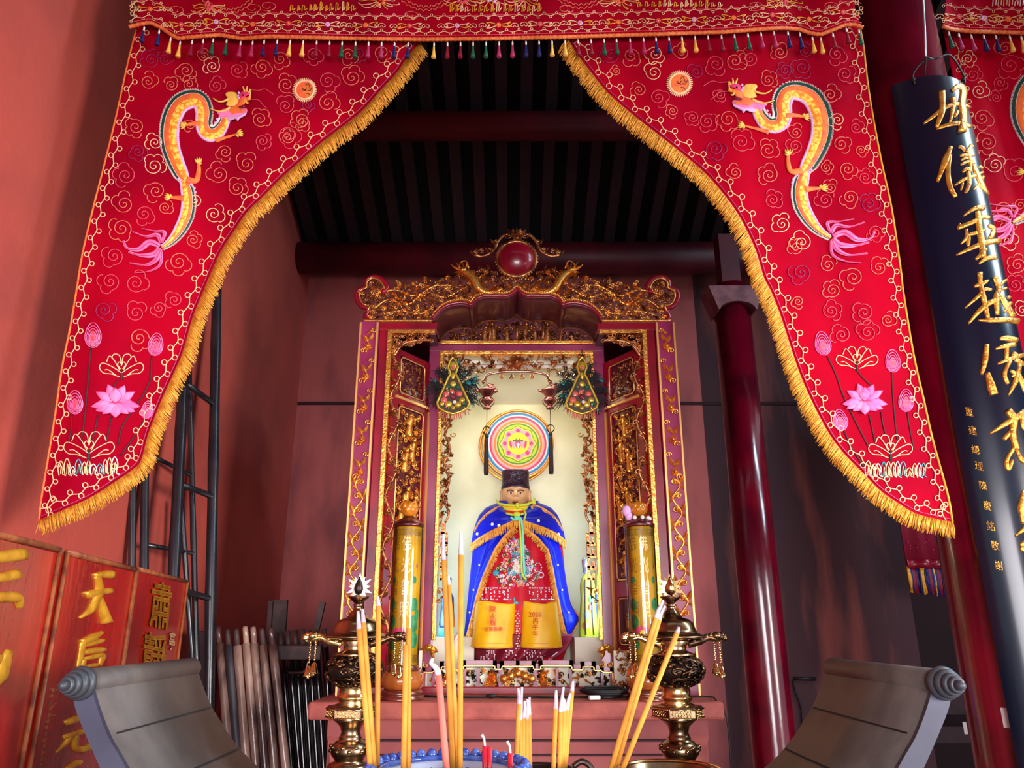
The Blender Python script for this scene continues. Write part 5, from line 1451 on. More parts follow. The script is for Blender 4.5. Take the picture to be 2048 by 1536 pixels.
def cape():
    def strands(mb, pts, L, n, rnd, off=.012, mi=0):
        q = resample(pts, .8)
        for k in range(0, len(q), 1):
            x, y = q[k][0], q[k][1]
            mb.tube([W(x, y, off, 1.04), W(x + rnd.uniform(-.8, .8), y + L * .6, off + .006, 1.04), W(x + rnd.uniform(-1.2, 1.2), y + L, off + .002, 1.04)], [.0026, .0024, .0014], 4, mi)
    rnd = random.Random(17)
    # long outer mantle, open in front
    LO = [(1070, 950), (1090, 947), (1150, 941), (1200, 936), (1250, 931), (1274, 928)]; LI = [(1055, 1030), (1075, 1010), (1098, 993), (1130, 978), (1158, 966), (1195, 954), (1230, 946), (1274, 934)]
    RO = [(1070, 1118), (1090, 1121), (1130, 1127), (1170, 1133), (1210, 1141), (1232, 1157), (1242, 1158), (1274, 1140)]; RI = [(1055, 1046), (1075, 1072), (1100, 1094), (1140, 1104), (1172, 1109), (1210, 1117), (1244, 1123), (1274, 1133)]
    for O, I in ((LO, LI), (RO, RI)):
        f = lambda K, y: float(np.interp(y, [k[0] for k in K], [k[1] for k in K]))
        m = MB()
        def fn(u, v):
            y = 1056 + (1272 - 1056) * v; xo_, xi_ = f(O, y), f(I, y)
            x = xo_ + (xi_ - xo_) * u
            hwl = abs(xo_ - SCX) + 1.5; t = min(1, abs(x - SCX) / hwl)
            d = (ryk(y) + .018) * sqrt(max(0, 1 - t * t)) + .007 * sin(u * 14 + v * 4) * u
            return P(x, y, YS - d)
        m.grid(fn, 22, 50)
        def fb(u, v):
            y = 1056 + (1272 - 1056) * v; xo_ = f(O, y); x = xo_ + (SCX - xo_) * u
            t = min(1, abs(x - SCX) / (abs(xo_ - SCX) + 1.5))
            return P(x, y, YS + ryk(y) * .95 * sqrt(max(0, 1 - t * t)))
        m.grid(fb, 16, 20)
        o = m.build('mantle', 'satin_blue', statue, solid=.004)
        b = MB()
        for kk, dd in ((0, 0), (1, .012)):
            path = [fn(1.0 - .04 * kk, v) + Vector((0, -.006 - dd * .3, 0)) for v in np.linspace(0, 1, 60)]
            for j in range(len(path) - 1):
                for z in range(3):
                    p = path[j] + (path[j + 1] - path[j]) * z / 3
                    sg = -1 if O is LO else 1
                    b.tube([p, p + Vector((-sg * rnd.uniform(.008, .020), -.006, -rnd.uniform(.010, .026)))], [.0032, .0014], 4)
            b.tube(path, .006, 6)
        if O is RO: b.tube([fn(0, v) + Vector((0, -.004, 0)) for v in np.linspace(.76, 1, 10)], .006, 6)
        b.build('fringe', 'fringe_gold', o)
        d = MB()
        for y in (1130, 1180, 1225): d.ball(fn(.45, (y - 1056) / 216) + Vector((0, -.006, 0)), .0055, 0, 7, 5)
        d.build('pearl', 'bead_white', o)
    # shoulder cape
    hemk = [(-1.0, 1092), (-.82, 1090), (-.6, 1078), (-.35, 1063), (-.08, 1046), (0, 1044), (.08, 1046), (.35, 1058), (.6, 1070), (.85, 1084), (1, 1086)]
    hem = lambda t: float(np.interp(t, [k[0] for k in hemk], [k[1] for k in hemk]))
    nk = lambda t: 1002 + 12 * max(0, 1 - (t / .42) ** 2) * (1 if abs(t) < .42 else 0)
    m = MB()
    def fc(u, v):
        t = 2 * u - 1
        y = nk(t) + (hem(t) - nk(t)) * v
        a = t * pi / 2
        w = hw(y) * 1.05 if y > 1004 else 40
        fold = .006 * sin(v * 18 + abs(t) * 6) * (1 - abs(t))
        return P(SCX + w * sin(a), y, YS - (ryk(y) * 1.05 + .022 + fold) * cos(a))
    m.grid(fc, 60, 34)
    m.grid(lambda u, v: P(SCX + hw(1003 + 80 * v) * 1.05 * (2 * u - 1), 1003 + 80 * v, YS + (ryk(1003 + 80 * v) + .02) * sqrt(max(0, 1 - (2 * u - 1) ** 2))), 30, 12)
    o = m.build('cape', 'satin_blue', statue, solid=.004)
    b = MB()
    for j in range(150):
        u = .02 + .96 * j / 149; p = fc(u, 1.0) + Vector((0, -.006, 0)); t = 2 * u - 1
        b.tube([p + Vector((0, -.002, .012)), p + Vector((rnd.uniform(-.003, .003), -.006, -.010)), p + Vector((rnd.uniform(-.006, .006), -.004, -.030))], [.0034, .0032, .0016], 4)
    b.tube([fc(u, .97) + Vector((0, -.006, 0)) for u in np.linspace(.01, .99, 70)], .0075, 6)
    for sg in (-1, 1):                                    # shoulder piping with short fringe
        q = [fc(.5 + sg * (.14 + .30 * k / 24), .10 + .55 * (k / 24) ** 1.6) + Vector((0, -.007, 0)) for k in range(25)]
        b.tube(q, .004, 6)
        for p in q:
            for z in range(2): b.tube([p, p + Vector((rnd.uniform(-.004, .004) + .004 * sg, -.004, -rnd.uniform(.012, .02)))], [.003, .0014], 4)
    b.build('fringe', 'fringe_gold', o)
    d = MB()
    for u, v in ((.29, .72), (.66, .70), (.84, .92), (.14, .80), (.35, .84)): d.ball(fc(u, v) + Vector((0, -.008, 0)), .008, 0, 8, 6)
    d.build('pearl', 'bead_white', o)
    # collar and ribbons under the chin
    r = MB()
    for k, (y, mi) in enumerate(((1009, 0), (1013, 1), (1017, 0), (1021, 2), (1026, 0))):
        w = 27 - 2.2 * k
        r.tube([P(1031 + w * x, y + 3.5 * (1 - x * x), YS - .165 - .03 * (1 - x * x) - .004 * k) for x in np.linspace(-1, 1, 13)], .0058, 6, mi)
    r.tube([P(x, y, YS - d) for x, y, d in ((993, 1000, .13), (997, 1007, .17), (1012, 1010, .205), (1034, 1012, .22), (1056, 1008, .20), (1068, 1003, .16), (1069, 998, .12))], .0055, 6, 0)
    r.ball(P(1067, 1004, YS - .175), (.012, .010, .013), 0, 8, 6); r.ball(P(1035, 1011, YS - .225), (.011, .010, .014), 0, 8, 6); r.ball(P(1034, 1029, YS - .215), (.020, .014, .014), 0, 8, 6)
    r.build('yellow_collar', ['lime_ribbon', 'satin_yellow', 'satin_red'], statue)
    r = MB(); r.tube([P(x, y, YS - d) for x, y, d in cr([(1022, 1034, .215), (1028, 1039, .22), (1036, 1038, .225), (1041, 1036, .225), (1044, 1048, .225), (1046, 1075, .225), (1047, 1110, .225), (1049, 1150, .225)], 4)], .0058, 6, 0, squash=.5)
    r.ball(P(1034, 1036, YS - .222), (.014, .010, .010), 0, 8, 6)
    r.build('green_ribbon', 'mint_ribbon', statue)
    r = MB(); r.tube([P(x, y, YS - d) for x, y, d in cr([(1038, 1036, .22), (1041, 1070, .228), (1043, 1110, .232), (1044, 1145, .235), (1052, 1160, .235)], 4)], .005, 6, 0, squash=.5); r.tube([P(x, y, YS - d) for x, y, d in ((1047, 1018, .21), (1052, 1028, .21), (1048, 1041, .21))], .0045, 6, 0)
    r.build('yellow_ribbon', 'lime_ribbon', statue)
cape()

# ------------------------------------------------------------------ things in and around the niche
def halo_disc():
    c = P(1036, 888, YN - .03); R = abs(P(1098, 888, YN - .03).x - P(974, 888, YN - .03).x) / 2 * 1.07
    t = thing('painted_disc', 'round painted disc of rainbow rings with a pink lotus, behind the statue head', 'disc', c)
    Rx = Matrix.Rotation(radians(90), 3, 'X')
    m = MB(); m.lathe([(.001, .0), (R * .99, .0), (R * 1.06, -.004), (R * 1.07, -.020), (R * 1.0, -.026), (.001, -.026)], c, 64, 0, Rx)
    m.tube([c + Vector((R * 1.045 * cos(k * pi / 32), -.003, R * 1.045 * sin(k * pi / 32))) for k in range(64)], .006, 8, 1, closed=True)
    m.tube([c + Vector((R * 1.09 * cos(k * pi / 32) - .012, .012, R * 1.09 * sin(k * pi / 32) - .010)) for k in range(64)], .007, 8, 1, closed=True)
    m.build('rim', ['ring_orange', 'gilt'], t)
    rings = [(1.0, 'ring_peach'), (.975, 'ring_blue'), (.925, 'teal_thread'), (.90, 'ring_white'), (.86, 'ring_red'), (.80, 'ring_pink'), (.755, 'ring_peach'), (.73, 'ring_orange'), (.67, 'ring_peach'), (.635, 'ring_green'), (.59, 'ring_lime')]
    m = MB(); ms = []
    for i, (r, k) in enumerate(rings):
        ms.append(k); r2 = rings[i + 1][0] if i + 1 < len(rings) else 0.001
        y = -.0006 * (i + 1)
        m.grid(lambda u, v: c + Vector((R * (r + (r2 - r) * v) * cos(2 * pi * u), y, R * (r + (r2 - r) * v) * sin(2 * pi * u))), 72, 2, i, False, True)
    ms += ['ring_yellow', 'pink_deep', 'ring_pink', 'crown_green', 'ring_green', 'ring_white']
    b = len(rings)
    def pp(pts, mi, y): m.prism([c + Vector((R * a, y, R * d)) for a, d in pts], (0, .001, 0), mi)
    star = lambda r1, r2, n, o=0: [((r1 if k % 2 == 0 else r2) * cos(pi * k / n + o), (r1 if k % 2 == 0 else r2) * sin(pi * k / n + o)) for k in range(2 * n)]
    pp(star(.57, .50, 8, pi / 2), b + 4, -.0085); pp(star(.545, .475, 8, pi / 2), b, -.0095)
    for k in range(8):
        a = pi / 2 + k * pi / 4
        pet = [(.30, -.13), (.40, -.16), (.47, -.09), (.50, 0), (.47, .09), (.40, .16), (.30, .13)]
        pp([(u * cos(a) - v * sin(a), u * sin(a) + v * cos(a)) for u, v in pet], b + 2, -.0105)
        pet2 = [(.33, -.05), (.43, -.06), (.46, 0), (.43, .06), (.33, .05)]
        pp([(u * cos(a) - v * sin(a), u * sin(a) + v * cos(a)) for u, v in pet2], b + 1, -.0112)
    pp([(.34 * cos(k * pi / 18), .34 * sin(k * pi / 18)) for k in range(36)], b, -.0120)
    for sx in (-1, 1):
        for a, w, mi in ((.24, .07, 1), (.17, .09, 2), (.07, .07, 1)):
            pp([(sx * (a - w), .06), (sx * (a - w * .2), .09), (sx * (a + w * .4), .06), (sx * (a + w * .2), -.06), (sx * (a - w * .6), -.16), (sx * (a - w), -.05)], b + mi, -.0130 - .001 * mi)
    pp([(-.05, -.02), (0, .03), (.05, -.02), (.03, -.10), (0, -.15), (-.03, -.10)], b + 5, -.0148)
    pp([(-.14, .06), (-.16, .13), (-.09, .10), (-.05, .16), (0, .10), (.05, .16), (.09, .10), (.16, .13), (.14, .06)], b + 3, -.0150)
    m.build('painted_face', ms, t)
halo_disc()

def hanging_cup(px, label, tip_py, knot):
    Y = 3.80; c = P(px, 795, Y)
    t = thing('hanging_oil_lamp', label, 'lamp', c, 'copper hanging lamps in the niche')
    m = MB(); m.lathe([(.006, -.066), (.020, -.064), (.022, -.058), (.012, -.050), (.016, -.040), (.030, -.026), (.034, -.018), (.020, -.004), (.022, .002), (.034, .018), (.046, .036), (.048, .040), (.040, .040), (.020, .010), (.001, .004)], c, 28)
    m.tube([c + Vector((x, 0, z)) for x, z in ((-.03, .034), (-.058, .040), (-.062, .046))], [.014, .008, .003], 8)
    for sx in (-1, 1): m.tube([c + Vector((sx * .022, 0, .0)), c + Vector((sx * .040, 0, -.012)), c + Vector((sx * .036, 0, -.034)), c + Vector((sx * .018, 0, -.052))], .0032, 6)
    m.build('cup', 'copper', t)
    m = MB()
    for dx, dz, r in ((.02, .056, .016), (.034, .050, .014), (.012, .066, .012), (.03, .072, .008), (.042, .032, .016)): m.ball(c + Vector((dx, -.01, dz)), (r, r * .8, r * .7), 0, 8, 6)
    m.build('ornament', 'copper', t)
    top = P(px - 1, 769, Y)
    m = MB(); q = [c + Vector((-.024, 0, .036)), c + Vector((-.026, 0, top.z - c.z - .028)), c + Vector((-.012, 0, top.z - c.z - .006)), c + Vector((.0, 0, top.z - c.z)), c + Vector((.014, 0, top.z - c.z - .008)), c + Vector((.022, 0, top.z - c.z - .03)), c + Vector((.018, 0, .05))]
    m.tube(cr(q, 5), .0022, 6); m.tube([top, Vector((top.x, Y, zb0 - .004 + (Y - YI - .052) / (YN - YI - .052) * (zc_ - zb0 + .004)))], .0014, 5)
    m.build('wire_loop', 'wire_dark', t)
    m = MB(); b = P(px, tip_py, Y)
    zk = P(px, knot, Y).z
    m.tube([c + Vector((0, 0, -.064)), (c.x, Y, zk)], .0018, 5)
    m.ball((c.x, Y, zk), (.011, .011, .014), 0, 10, 6)
    if knot < 880:
        for k_ in range(3): m.tube([Vector((c.x + .020 * cos(j * pi / 6), Y, zk + .03 + .020 * sin(j * pi / 6))) for j in range(12)], .0026, 5, 0, closed=True)
    m.lathe([(.004, 0), (.010, -.006), (.009, -.02), (.011, -.04), (.013, b.z - zk + .02), (.011, b.z - zk), (.002, b.z - zk + .003)], (c.x, Y, zk - .01), 14, 0, rip=lambda a, z: 1 + .1 * sin(7 * a))
    m.build('tassel', 'tassel_black', t)
hanging_cup(974, 'small copper hanging lamp with black tassel, left of the painted disc', 946, 872)
hanging_cup(1100, 'small copper hanging lamp with knotted black tassel, right of the painted disc', 944, 868)

def feather_ornament(px, label, seed):
    Y = 3.50; t = thing('feather_ornament', label, 'ornament', P(px, 770, Y), 'peacock feather ornaments hanging on the shrine')
    rnd = random.Random(seed); f = MB(); e = MB()
    o = P(px, 785, Y + .035)
    for k in range(30):
        a = radians(rnd.uniform(-58, 238)) if k > 12 else radians(-50 + 280 * k / 12)
        L = rnd.uniform(.10, .145); tip = o + Vector((cos(a) * L * .85, rnd.uniform(-.012, .02), sin(a) * L + .02))
        mid = o + (tip - o) * .55 + Vector((rnd.uniform(-.01, .01), -.01, .006))
        q = cr([tuple(o), tuple(mid), tuple(tip)], 5); f.tube(q, .002, 4)
        for j in range(2, len(q)):
            p = Vector(q[j]); w = .026
            for s in (-1, 1):
                for z in range(3):
                    aa = a + s * rnd.uniform(.4, 1.0); l = rnd.uniform(.014, .032)
                    f.tube([p, p + Vector((cos(aa) * l * .6, -.003, sin(aa) * l * .6)), p + Vector((cos(aa) * l, rnd.uniform(-.006, .006), sin(aa) * l - .005))], [.0017, .0012, .0005], 3)
        if k % 3 == 0:
            e.ball(tip + Vector((-.008 * cos(a), -.012, -.008 * sin(a))), (.010, .003, .010), 0, 8, 5); e.ball(tip + Vector((-.008 * cos(a), -.0155, -.008 * sin(a))), (.004, .002, .004), 1, 6, 4)
    for k in range(26):                                   # wispy ends
        s = rnd.choice((-1, 1)); z0 = rnd.uniform(-.06, .05)
        p = o + Vector((s * .075, 0, z0)); f.tube(cr([tuple(p), tuple(p + Vector((s * .03, -.01, -.004))), tuple(p + Vector((s * rnd.uniform(.045, .08), 0, -.02 - rnd.uniform(0, .03))))], 3), [.0016] * 6 + [.0006], 3)
    fo = f.build('feathers', 'feather_black', t); e.build('feather_eye', ['feather_eye', 'navy_thread'], fo)
    P3 = lambda x, y, d=0: P(px + x, y, Y - d)
    m = MB(); out = [(0, 714), (6, 722), (10, 734), (5, 748), (10, 756), (18, 775), (26, 792), (32, 806), (29, 815), (16, 823), (0, 828), (-16, 823), (-29, 815), (-32, 806), (-26, 792), (-18, 775), (-10, 756), (-5, 748), (-10, 734), (-6, 722)]
    m.prism([P3(x, y, .004) for x, y in out], (0, .012, 0), 1)
    m.tube([P3(x, y, .008) for x, y in out], .0058, 6, 0, closed=True)
    m.ball(P3(0, 732, .008), (.016, .008, .024), 0, 10, 6); m.ball(P3(0, 735, .014), (.008, .006, .010), 2, 8, 5)
    m.ball(P3(0, 752, .008), (.010, .006, .02), 0, 8, 5); m.ball(P3(0, 768, .008), (.016, .006, .016), 0, 8, 5)
    for x, y, r, mi in ((-10, 774, .012, 3), (10, 774, .012, 3), (-13, 788, .016, 2), (13, 788, .016, 2), (-18, 800, .018, 2), (18, 800, .016, 0), (0, 794, .014, 4), (-9, 808, .018, 0), (10, 809, .018, 0), (-22, 808, .012, 0), (22, 807, .012, 3), (0, 816, .012, 0), (-2, 783, .012, 2), (3, 804, .010, 5)):
        m.ball(P3(x, y, .008), (r, .008, r * .9), mi, 9, 6)
    for k in range(24):
        x, y = rnd.uniform(-24, 24), rnd.uniform(770, 818)
        if abs(x) < (y - 745) * .4: m.ball(P3(x, y, .013), .004, rnd.choice((0, 2, 5)), 6, 4)
    m.build('gold_pendant', ['ornament_gold', 'ornament_dark', 'ornament_rose', 'green_thread', 'crimson_thread', 'bead_white'], t)
    m = MB()
    for k in range(17):
        x = -30 + 60 * k / 16; y = 815 + 10 * (1 - (x / 30) ** 2)
        m.tube([P3(x, y), P3(x + rnd.uniform(-1, 1), y + 8), P3(x + rnd.uniform(-2, 2), y + 15)], [.0026, .0022, .0012], 4)
    m.build('fringe', 'ornament_rose', t)
    MB().tube([P3(0, 714, -.004), P(px, 700, YI - .015)], .002, 5).build('cord', 'wire_dark', t)
feather_ornament(906, 'peacock feather ornament with beaded gold pendant on the left side of the niche', 1)
feather_ornament(1164, 'peacock feather ornament with beaded gold pendant on the right side of the niche', 2)

def small_figures():
    Y = 3.78
    b = P(1178, 1275, Y); t = thing('small_statue', 'small statue in a long yellow robe standing right of the seated deity', 'statue', b)
    z = lambda py: P(1178, py, Y).z - b.z
    m = MB(); m.lathe([(.034, 0), (.046, .006), (.042, z(1240)), (.034, z(1200)), (.036, z(1172)), (.030, z(1158)), (.016, z(1150)), (.010, z(1147))], b, 32, 0, rip=lambda a, zz: 1 + .09 * sin(9 * a) * (1 - zz / .4)); m.build('robe', 'lime_ribbon', t)
    h = MB(); h.ball((b.x - .006, Y - .004, b.z + z(1140)), (.016, .017, .022), 0, 12, 8); h.lathe([(.016, 0), (.017, .01), (.019, .04), (.012, .052), (.001, .054)], (b.x - .006, Y, b.z + z(1137)), 20); h.ball((b.x - .006, Y - .022, b.z + z(1141)), (.004, .004, .006), 0, 6, 4); h.build('head', 'silver', t)
    s = MB()
    for py, mi, dx in ((1215, 0, .01), (1230, 1, -.012), (1252, 0, -.02), (1262, 2, .005), (1200, 1, .014)): s.ball((b.x + dx, Y - .038, b.z + z(py)), (.014, .008, .018), mi, 8, 5)
    for dx in (-.016, .014): s.tube([(b.x + dx, Y - .034, b.z + z(1160)), (b.x + dx * 1.1, Y - .044, b.z + z(1210)), (b.x + dx * 1.3, Y - .048, b.z + z(1270))], .004, 6, 3)
    s.build('sash', ['ornament_rose', 'mint_ribbon', 'satin_yellow', 'ornament_dark'], t)
    b = P(1198, 1275, 3.80); t = thing('small_statue', 'tiny blue robed figurine on a teal block behind the yellow robed statue', 'statue', b)
    MB().bar(b.x - .035, b.x + .022, 3.78, 3.84, b.z, b.z + .045).build('teal_block', 'teal_box', t)
    m = MB(); m.lathe([(.024, .046), (.028, .06), (.022, .12), (.024, .16), (.012, .19), (.008, .20)], (b.x - .004, 3.81, b.z), 20, 0, rip=lambda a, zz: 1 + .08 * sin(6 * a)); m.build('robe', 'robe_blue_grey', t)
    MB().ball((b.x - .004, 3.808, b.z + .215), (.014, .014, .019), 0, 10, 8).build('head', 'skin_bronze', t)
    b = P(893, 1275, Y); t = thing('small_statue', 'small dark blue robed statue on a teal block at the left edge of the niche', 'statue', b)
    z = lambda py: P(893, py, Y).z - b.z
    MB().bar(b.x - .035, b.x + .03, Y - .03, Y + .03, b.z, b.z + z(1256)).build('teal_block', 'teal_box', t)
    m = MB(); m.lathe([(.030, z(1255)), (.036, z(1250)), (.030, z(1220)), (.028, z(1195)), (.016, z(1184)), (.008, z(1181))], b, 28, 0, rip=lambda a, zz: 1 + .1 * sin(7 * a)); m.build('robe', 'robe_blue_grey', t)
    m = MB(); m.tube([(b.x + .012, Y - .034, b.z + z(1190)), (b.x + .024, Y - .036, b.z + z(1225)), (b.x + .030, Y - .030, b.z + z(1254))], [.008, .010, .012], 8); m.build('orange_sash', 'robe_orange', t)
    h = MB(); h.ball((b.x, Y, b.z + z(1172)), (.015, .016, .020), 0, 12, 8); h.build('head', 'skin_bronze', t)
    MB().lathe([(.016, 0), (.018, .03), (.001, .036)], (b.x, Y, b.z + z(1169)), 16).build('hat', 'hat_dark', t)
small_figures()
# ------------------------------------------------------------------ brick-red altar table under the shrine
YT = 3.08
def altar_table():
    x0 = hit(615, 1415, (0, YT, 0), (0, 1, 0)).x; x1 = hit(1450, 1425, (0, YT, 0), (0, 1, 0)).x
    t = thing('altar_table', 'brick-red plastered altar table carrying the shrine and the two yellow lamps', 'table', ((x0 + x1) / 2, YT + .6, 0))
    zl = P(1030, 1441, YT).z
    MB().bar(x0, x1, YT, YN + .1, zl, ZT).build('table_top', 'brick_red', t, bevel=.012)
    zr = P(1030, 1472, YT + .05).z
    a, b = P(655, 1480, YT + .06).x, P(1416, 1480, YT + .06).x
    MB().bar(a, b, YT + .045, YN + .06, zr, zl - .001).build('apron', 'brick_panel', t)
    m = MB()
    m.bar(a, b, YT + .065, YN + .04, 0, zr - .001)
    m.build('base', 'brick_panel', t)
    m = MB()
    for s in (1, -1):
        xa = a if s > 0 else b
        prof = [(0, zr), (.10, zr), (.085, zr - .2), (.085, 0), (.03, 0), (.03, zr - .15), (.012, zr - .05)]
        m.prism([(xa + s * u, YT + .045, z) for u, z in prof], (0, .018, 0))
    m.build('corner_strip', 'brick_red', t)
    g = MB(); zq = P(1030, 1508, YT + .06).z
    g.bar(a + .1, b - .1, YT + .050, YT + .066, zr - .02, zr - .012); g.bar(a + .1, b - .1, YT + .05, YT + .066, zq - .006, zq)
    g.build('groove', 'joint_dark', t)
altar_table()

def prayer_lamp(px, pyb, label, resin):
    b = P(px, pyb, 3.17); b.z = ZT
    t = thing('prayer_lamp', label, 'lamp', b, 'cylinder prayer lamps flanking the shrine')
    k = lambda py: P(px, py, 3.17).z - ZT
    R = .062; zc0, zc1 = k(1337), k(1050)
    m = MB(); m.lathe([(.084, 0), (.086, .006), (.078, .014), (.078, .020), (.084, .026), (.076, .034), (.068, .04)], b, 40); m.build('base', 'copper_base', t)
    m = MB(); m.lathe([(.068, .040), (.078, .052), (.082, .070), (.076, .090), (.066, .102), (.060, zc0 - .008)], b, 36, rip=lambda a, z: 1 + .025 * sin(10 * a)); m.build('amber_foot', 'amber_resin', t)
    m = MB(); m.lathe([(R, zc0 - .008), (R + .002, zc0 - .004), (R + .002, zc0 + .014), (R - .002, zc0 + .015)], b, 40); m.build('collar', 'copper_base', t)
    m = MB(); m.lathe([(R - .006, zc0 + .01), (R - .006, zc1 - .01)], b, 48); cyl = m.build('shade', 'lamp_yellow', t)
    def on(x, z, h): a = x / R; return Vector((b.x + (R - .0058 + h) * sin(a), b.y - (R - .0058 + h) * cos(a), b.z + z))
    H = zc1 - zc0; w = MB()
    for i, ch in enumerate('佛光普照'):
        zz = zc0 + H * (.86 - .155 * i)
        glyph(w, ch, lambda x, y, h: on(x * .044 + .004, zz + y * .066, h), 0, .0012)
        glyph(w, ch, lambda x, y, h: on(x * .034 - .044, zz + y * .066, h), 1, .0006)
    w.build('writing', ['lamp_char', 'lamp_char_dark'], cyl)
    w = MB()
    for z0 in (zc0 + .022, zc1 - .052):                    # key-fret bands
        for j in range(12):
            x = -.10 + j * .018
            for (a0, a1, c0, c1) in ((0, .014, .026, .030), (0, .003, .004, .030), (0, .010, .004, .008), (.008, .011, .004, .020), (.005, .011, .016, .020), (.013, .016, .0, .030)):
                w.add([on(x + a0, z0 + c0, .0012), on(x + a1, z0 + c0, .0012), on(x + a1, z0 + c1, .0012), on(x + a0, z0 + c1, .0012)], [(0, 1, 2, 3)], 0, False)
    w.build('fret_band', 'lamp_char_dark', cyl)
    w = MB()
    def disc(x, z, r, mi, hh=.001, sq=1.0):
        n = 16; vs = [on(x, z, hh + .0012)] + [on(x + r * cos(2 * pi * q / n) * sq, z + r * sin(2 * pi * q / n) * (1 + .06 * (q % 2)), hh) for q in range(n)]
        w.add(vs, [(0, 1 + q, 1 + (q + 1) % n) for q in range(n)], mi, False)
    for x, z, r in ((-.052, .60, .014), (.046, .60, .014), (-.058, .43, .024), (.050, .43, .026), (-.056, .31, .028), (.052, .30, .032), (.054, .19, .030), (-.05, .16, .022), (.07, .36, .02)): disc(x, zc0 + H * z, r, 0, .001, .8)
    for x, z in ((-.060, .72), (.058, .70)): disc(x, zc0 + H * z, .008, 1, .001, .6)
    fx, fz = (-.014, zc0 + H * .225) if px < 1000 else (-.018, zc0 + H * .235)
    for k_ in range(9):
        a = pi * k_ / 8; 
        for rr, l in ((.034, .016), (.020, .015)):
            n = 10; c = (fx + rr * cos(a), fz - .012 + rr * .85 * sin(a))
            w.add([on(c[0], c[1], .003)] + [on(c[0] + l * cos(2 * pi * q / n + a) * (1 if q % 2 else .75), c[1] + l * .7 * sin(2 * pi * q / n + a), .0018) for q in range(n)], [(0, 1 + q, 1 + (q + 1) % n) for q in range(n)], 1, False)
    disc(fx, fz + .002, .011, 2, .0045)
    w.build('lotus_print', ['lotus_green', 'pink_deep', 'ring_yellow'], cyl)
    m = MB(); m.lathe([(R, zc0 + .006), (R, zc1)], b, 48); m.f = m.f[:-2]; m.m = m.m[:-2]; m.s = m.s[:-2]; m.build('clear_tube', 'clear_tube', t)
    m = MB(); m.lathe([(R - .002, zc1 - .012), (R + .003, zc1 - .010), (R + .003, zc1 + .002), (R - .008, zc1 + .010), (.042, zc1 + .022), (.030, zc1 + .026), (.020, zc1 + .036), (.001, zc1 + .038)], b, 40); m.build('cap', 'copper', t)
    if resin:
        g = MB()
        for q in range(9): a = q * 2 * pi / 9; g.ball((b.x + .046 * cos(a), b.y + .046 * sin(a), b.z + zc1 + .026), .009, 0, 8, 5)
        g.build('cap_bead', 'bead_white', t)
        g = MB(); g.ball((b.x - .052, b.y - .02, b.z + zc1 + .055), (.02, .016, .024), 0, 8, 6); g.ball((b.x - .045, b.y - .02, b.z + zc1 + .035), (.016, .016, .02), 0, 8, 6); g.build('bow', 'lilac_thread', t)
    m = MB(); m.ball((b.x, b.y, b.z + zc1 + .066), (.035, .035, .034), 0, 20, 12)
    for q in range(14):
        a = q * 2 * pi / 14; m.ball((b.x + .024 * cos(a), b.y + .024 * sin(a), b.z + zc1 + .062 + .014 * (q % 2)), (.014, .014, .016), 0, 8, 5)
    m.build('finial', 'amber', t)
prayer_lamp(803, 1393, 'yellow cylinder lamp with pink lotus print standing left of the shrine', False)
prayer_lamp(1296, 1399, 'yellow cylinder lamp with beaded cap standing right of the shrine', True)

def cables():
    m = MB(); Y = 3.26
    m.tube([Vector(p) for p in cr([tuple(P(x, 1385, Y - d)[:2]) + (ZT + .006,) for x, d in ((850, 0), (880, .03), (930, .04), (980, .03), (1020, .05), (1060, .035), (1100, .05), (1150, .03), (1200, .06), (1260, .02))], 5)], .005, 6)
    m.ball(P(983, 1385, Y - .04).xy.to_3d() + Vector((0, 0, ZT + .010)), (.022, .010, .009), 0, 10, 6)
    tag(m.build('cable', 'cable_black'), 'thin black cable with inline switch lying along the foot of the shrine', 'cable')
    m = MB(); rnd = random.Random(4)
    c = P(1205, 1388, 3.2)
    for k in range(5):
        m.tube([Vector((c.x + (.05 + .012 * k) * cos(a) + .02 * rnd.random(), 3.2 + .04 * sin(a), ZT + .008 + .006 * k + .01 * (sin(a) > .5))) for a in np.linspace(0, 6.28, 14)], .0048, 5)
    m.tube([Vector((c.x + .05, 3.2, ZT + .01)), Vector((c.x + .16, 3.19, ZT + .008)), Vector((c.x + .24, 3.22, ZT + .008))], .0048, 6)
    o = m.build('power_cord', 'cable_black'); tag(o, 'coiled black power cord with white plug at the right foot of the shrine', 'cable')
    m = MB().box((c.x - .04, 3.13, ZT + .011), (.045, .022, .016), 0, Matrix.Rotation(.2, 3, 'Z')); m.build('plug', 'bead_white', o, bevel=.004)
    x1 = P(1425, 1480, YT - .005).x
    m = MB(); m.tube([Vector(p) for p in cr([(P(1385, 1390, 3.2).x, 3.22, ZT + .006), (P(1420, 1390, 3.2).x, 3.19, ZT + .008), (x1 + .035, 3.12, ZT + .003), (x1 + .066, YT + .02, ZT - .06), (x1 + .070, YT + .03, ZT - .3), (x1 + .068, YT + .05, .3), (x1 + .06, YT + .05, .01)], 5)], .0035, 6)
    tag(m.build('hanging_cable', 'cable_black'), 'black cable hanging down past the right end of the brick-red altar table', 'cable')
    Yw = YB - .012; m = MB()
    a, b_ = P(1588, 1357, Yw), P(1632, 1358, Yw)
    m.tube([a, b_], .012, 8); m.tube([P(1586, 1362, Yw), P(1592, 1385, Yw), P(1600, 1405, Yw), P(1604, 1425, Yw), P(1606, 1520, Yw)], .006, 6)
    tag(m.build('wall_cable', 'wire_dark'), 'short pipe and thin cable on the back wall right of the rear column', 'cable')
cables()

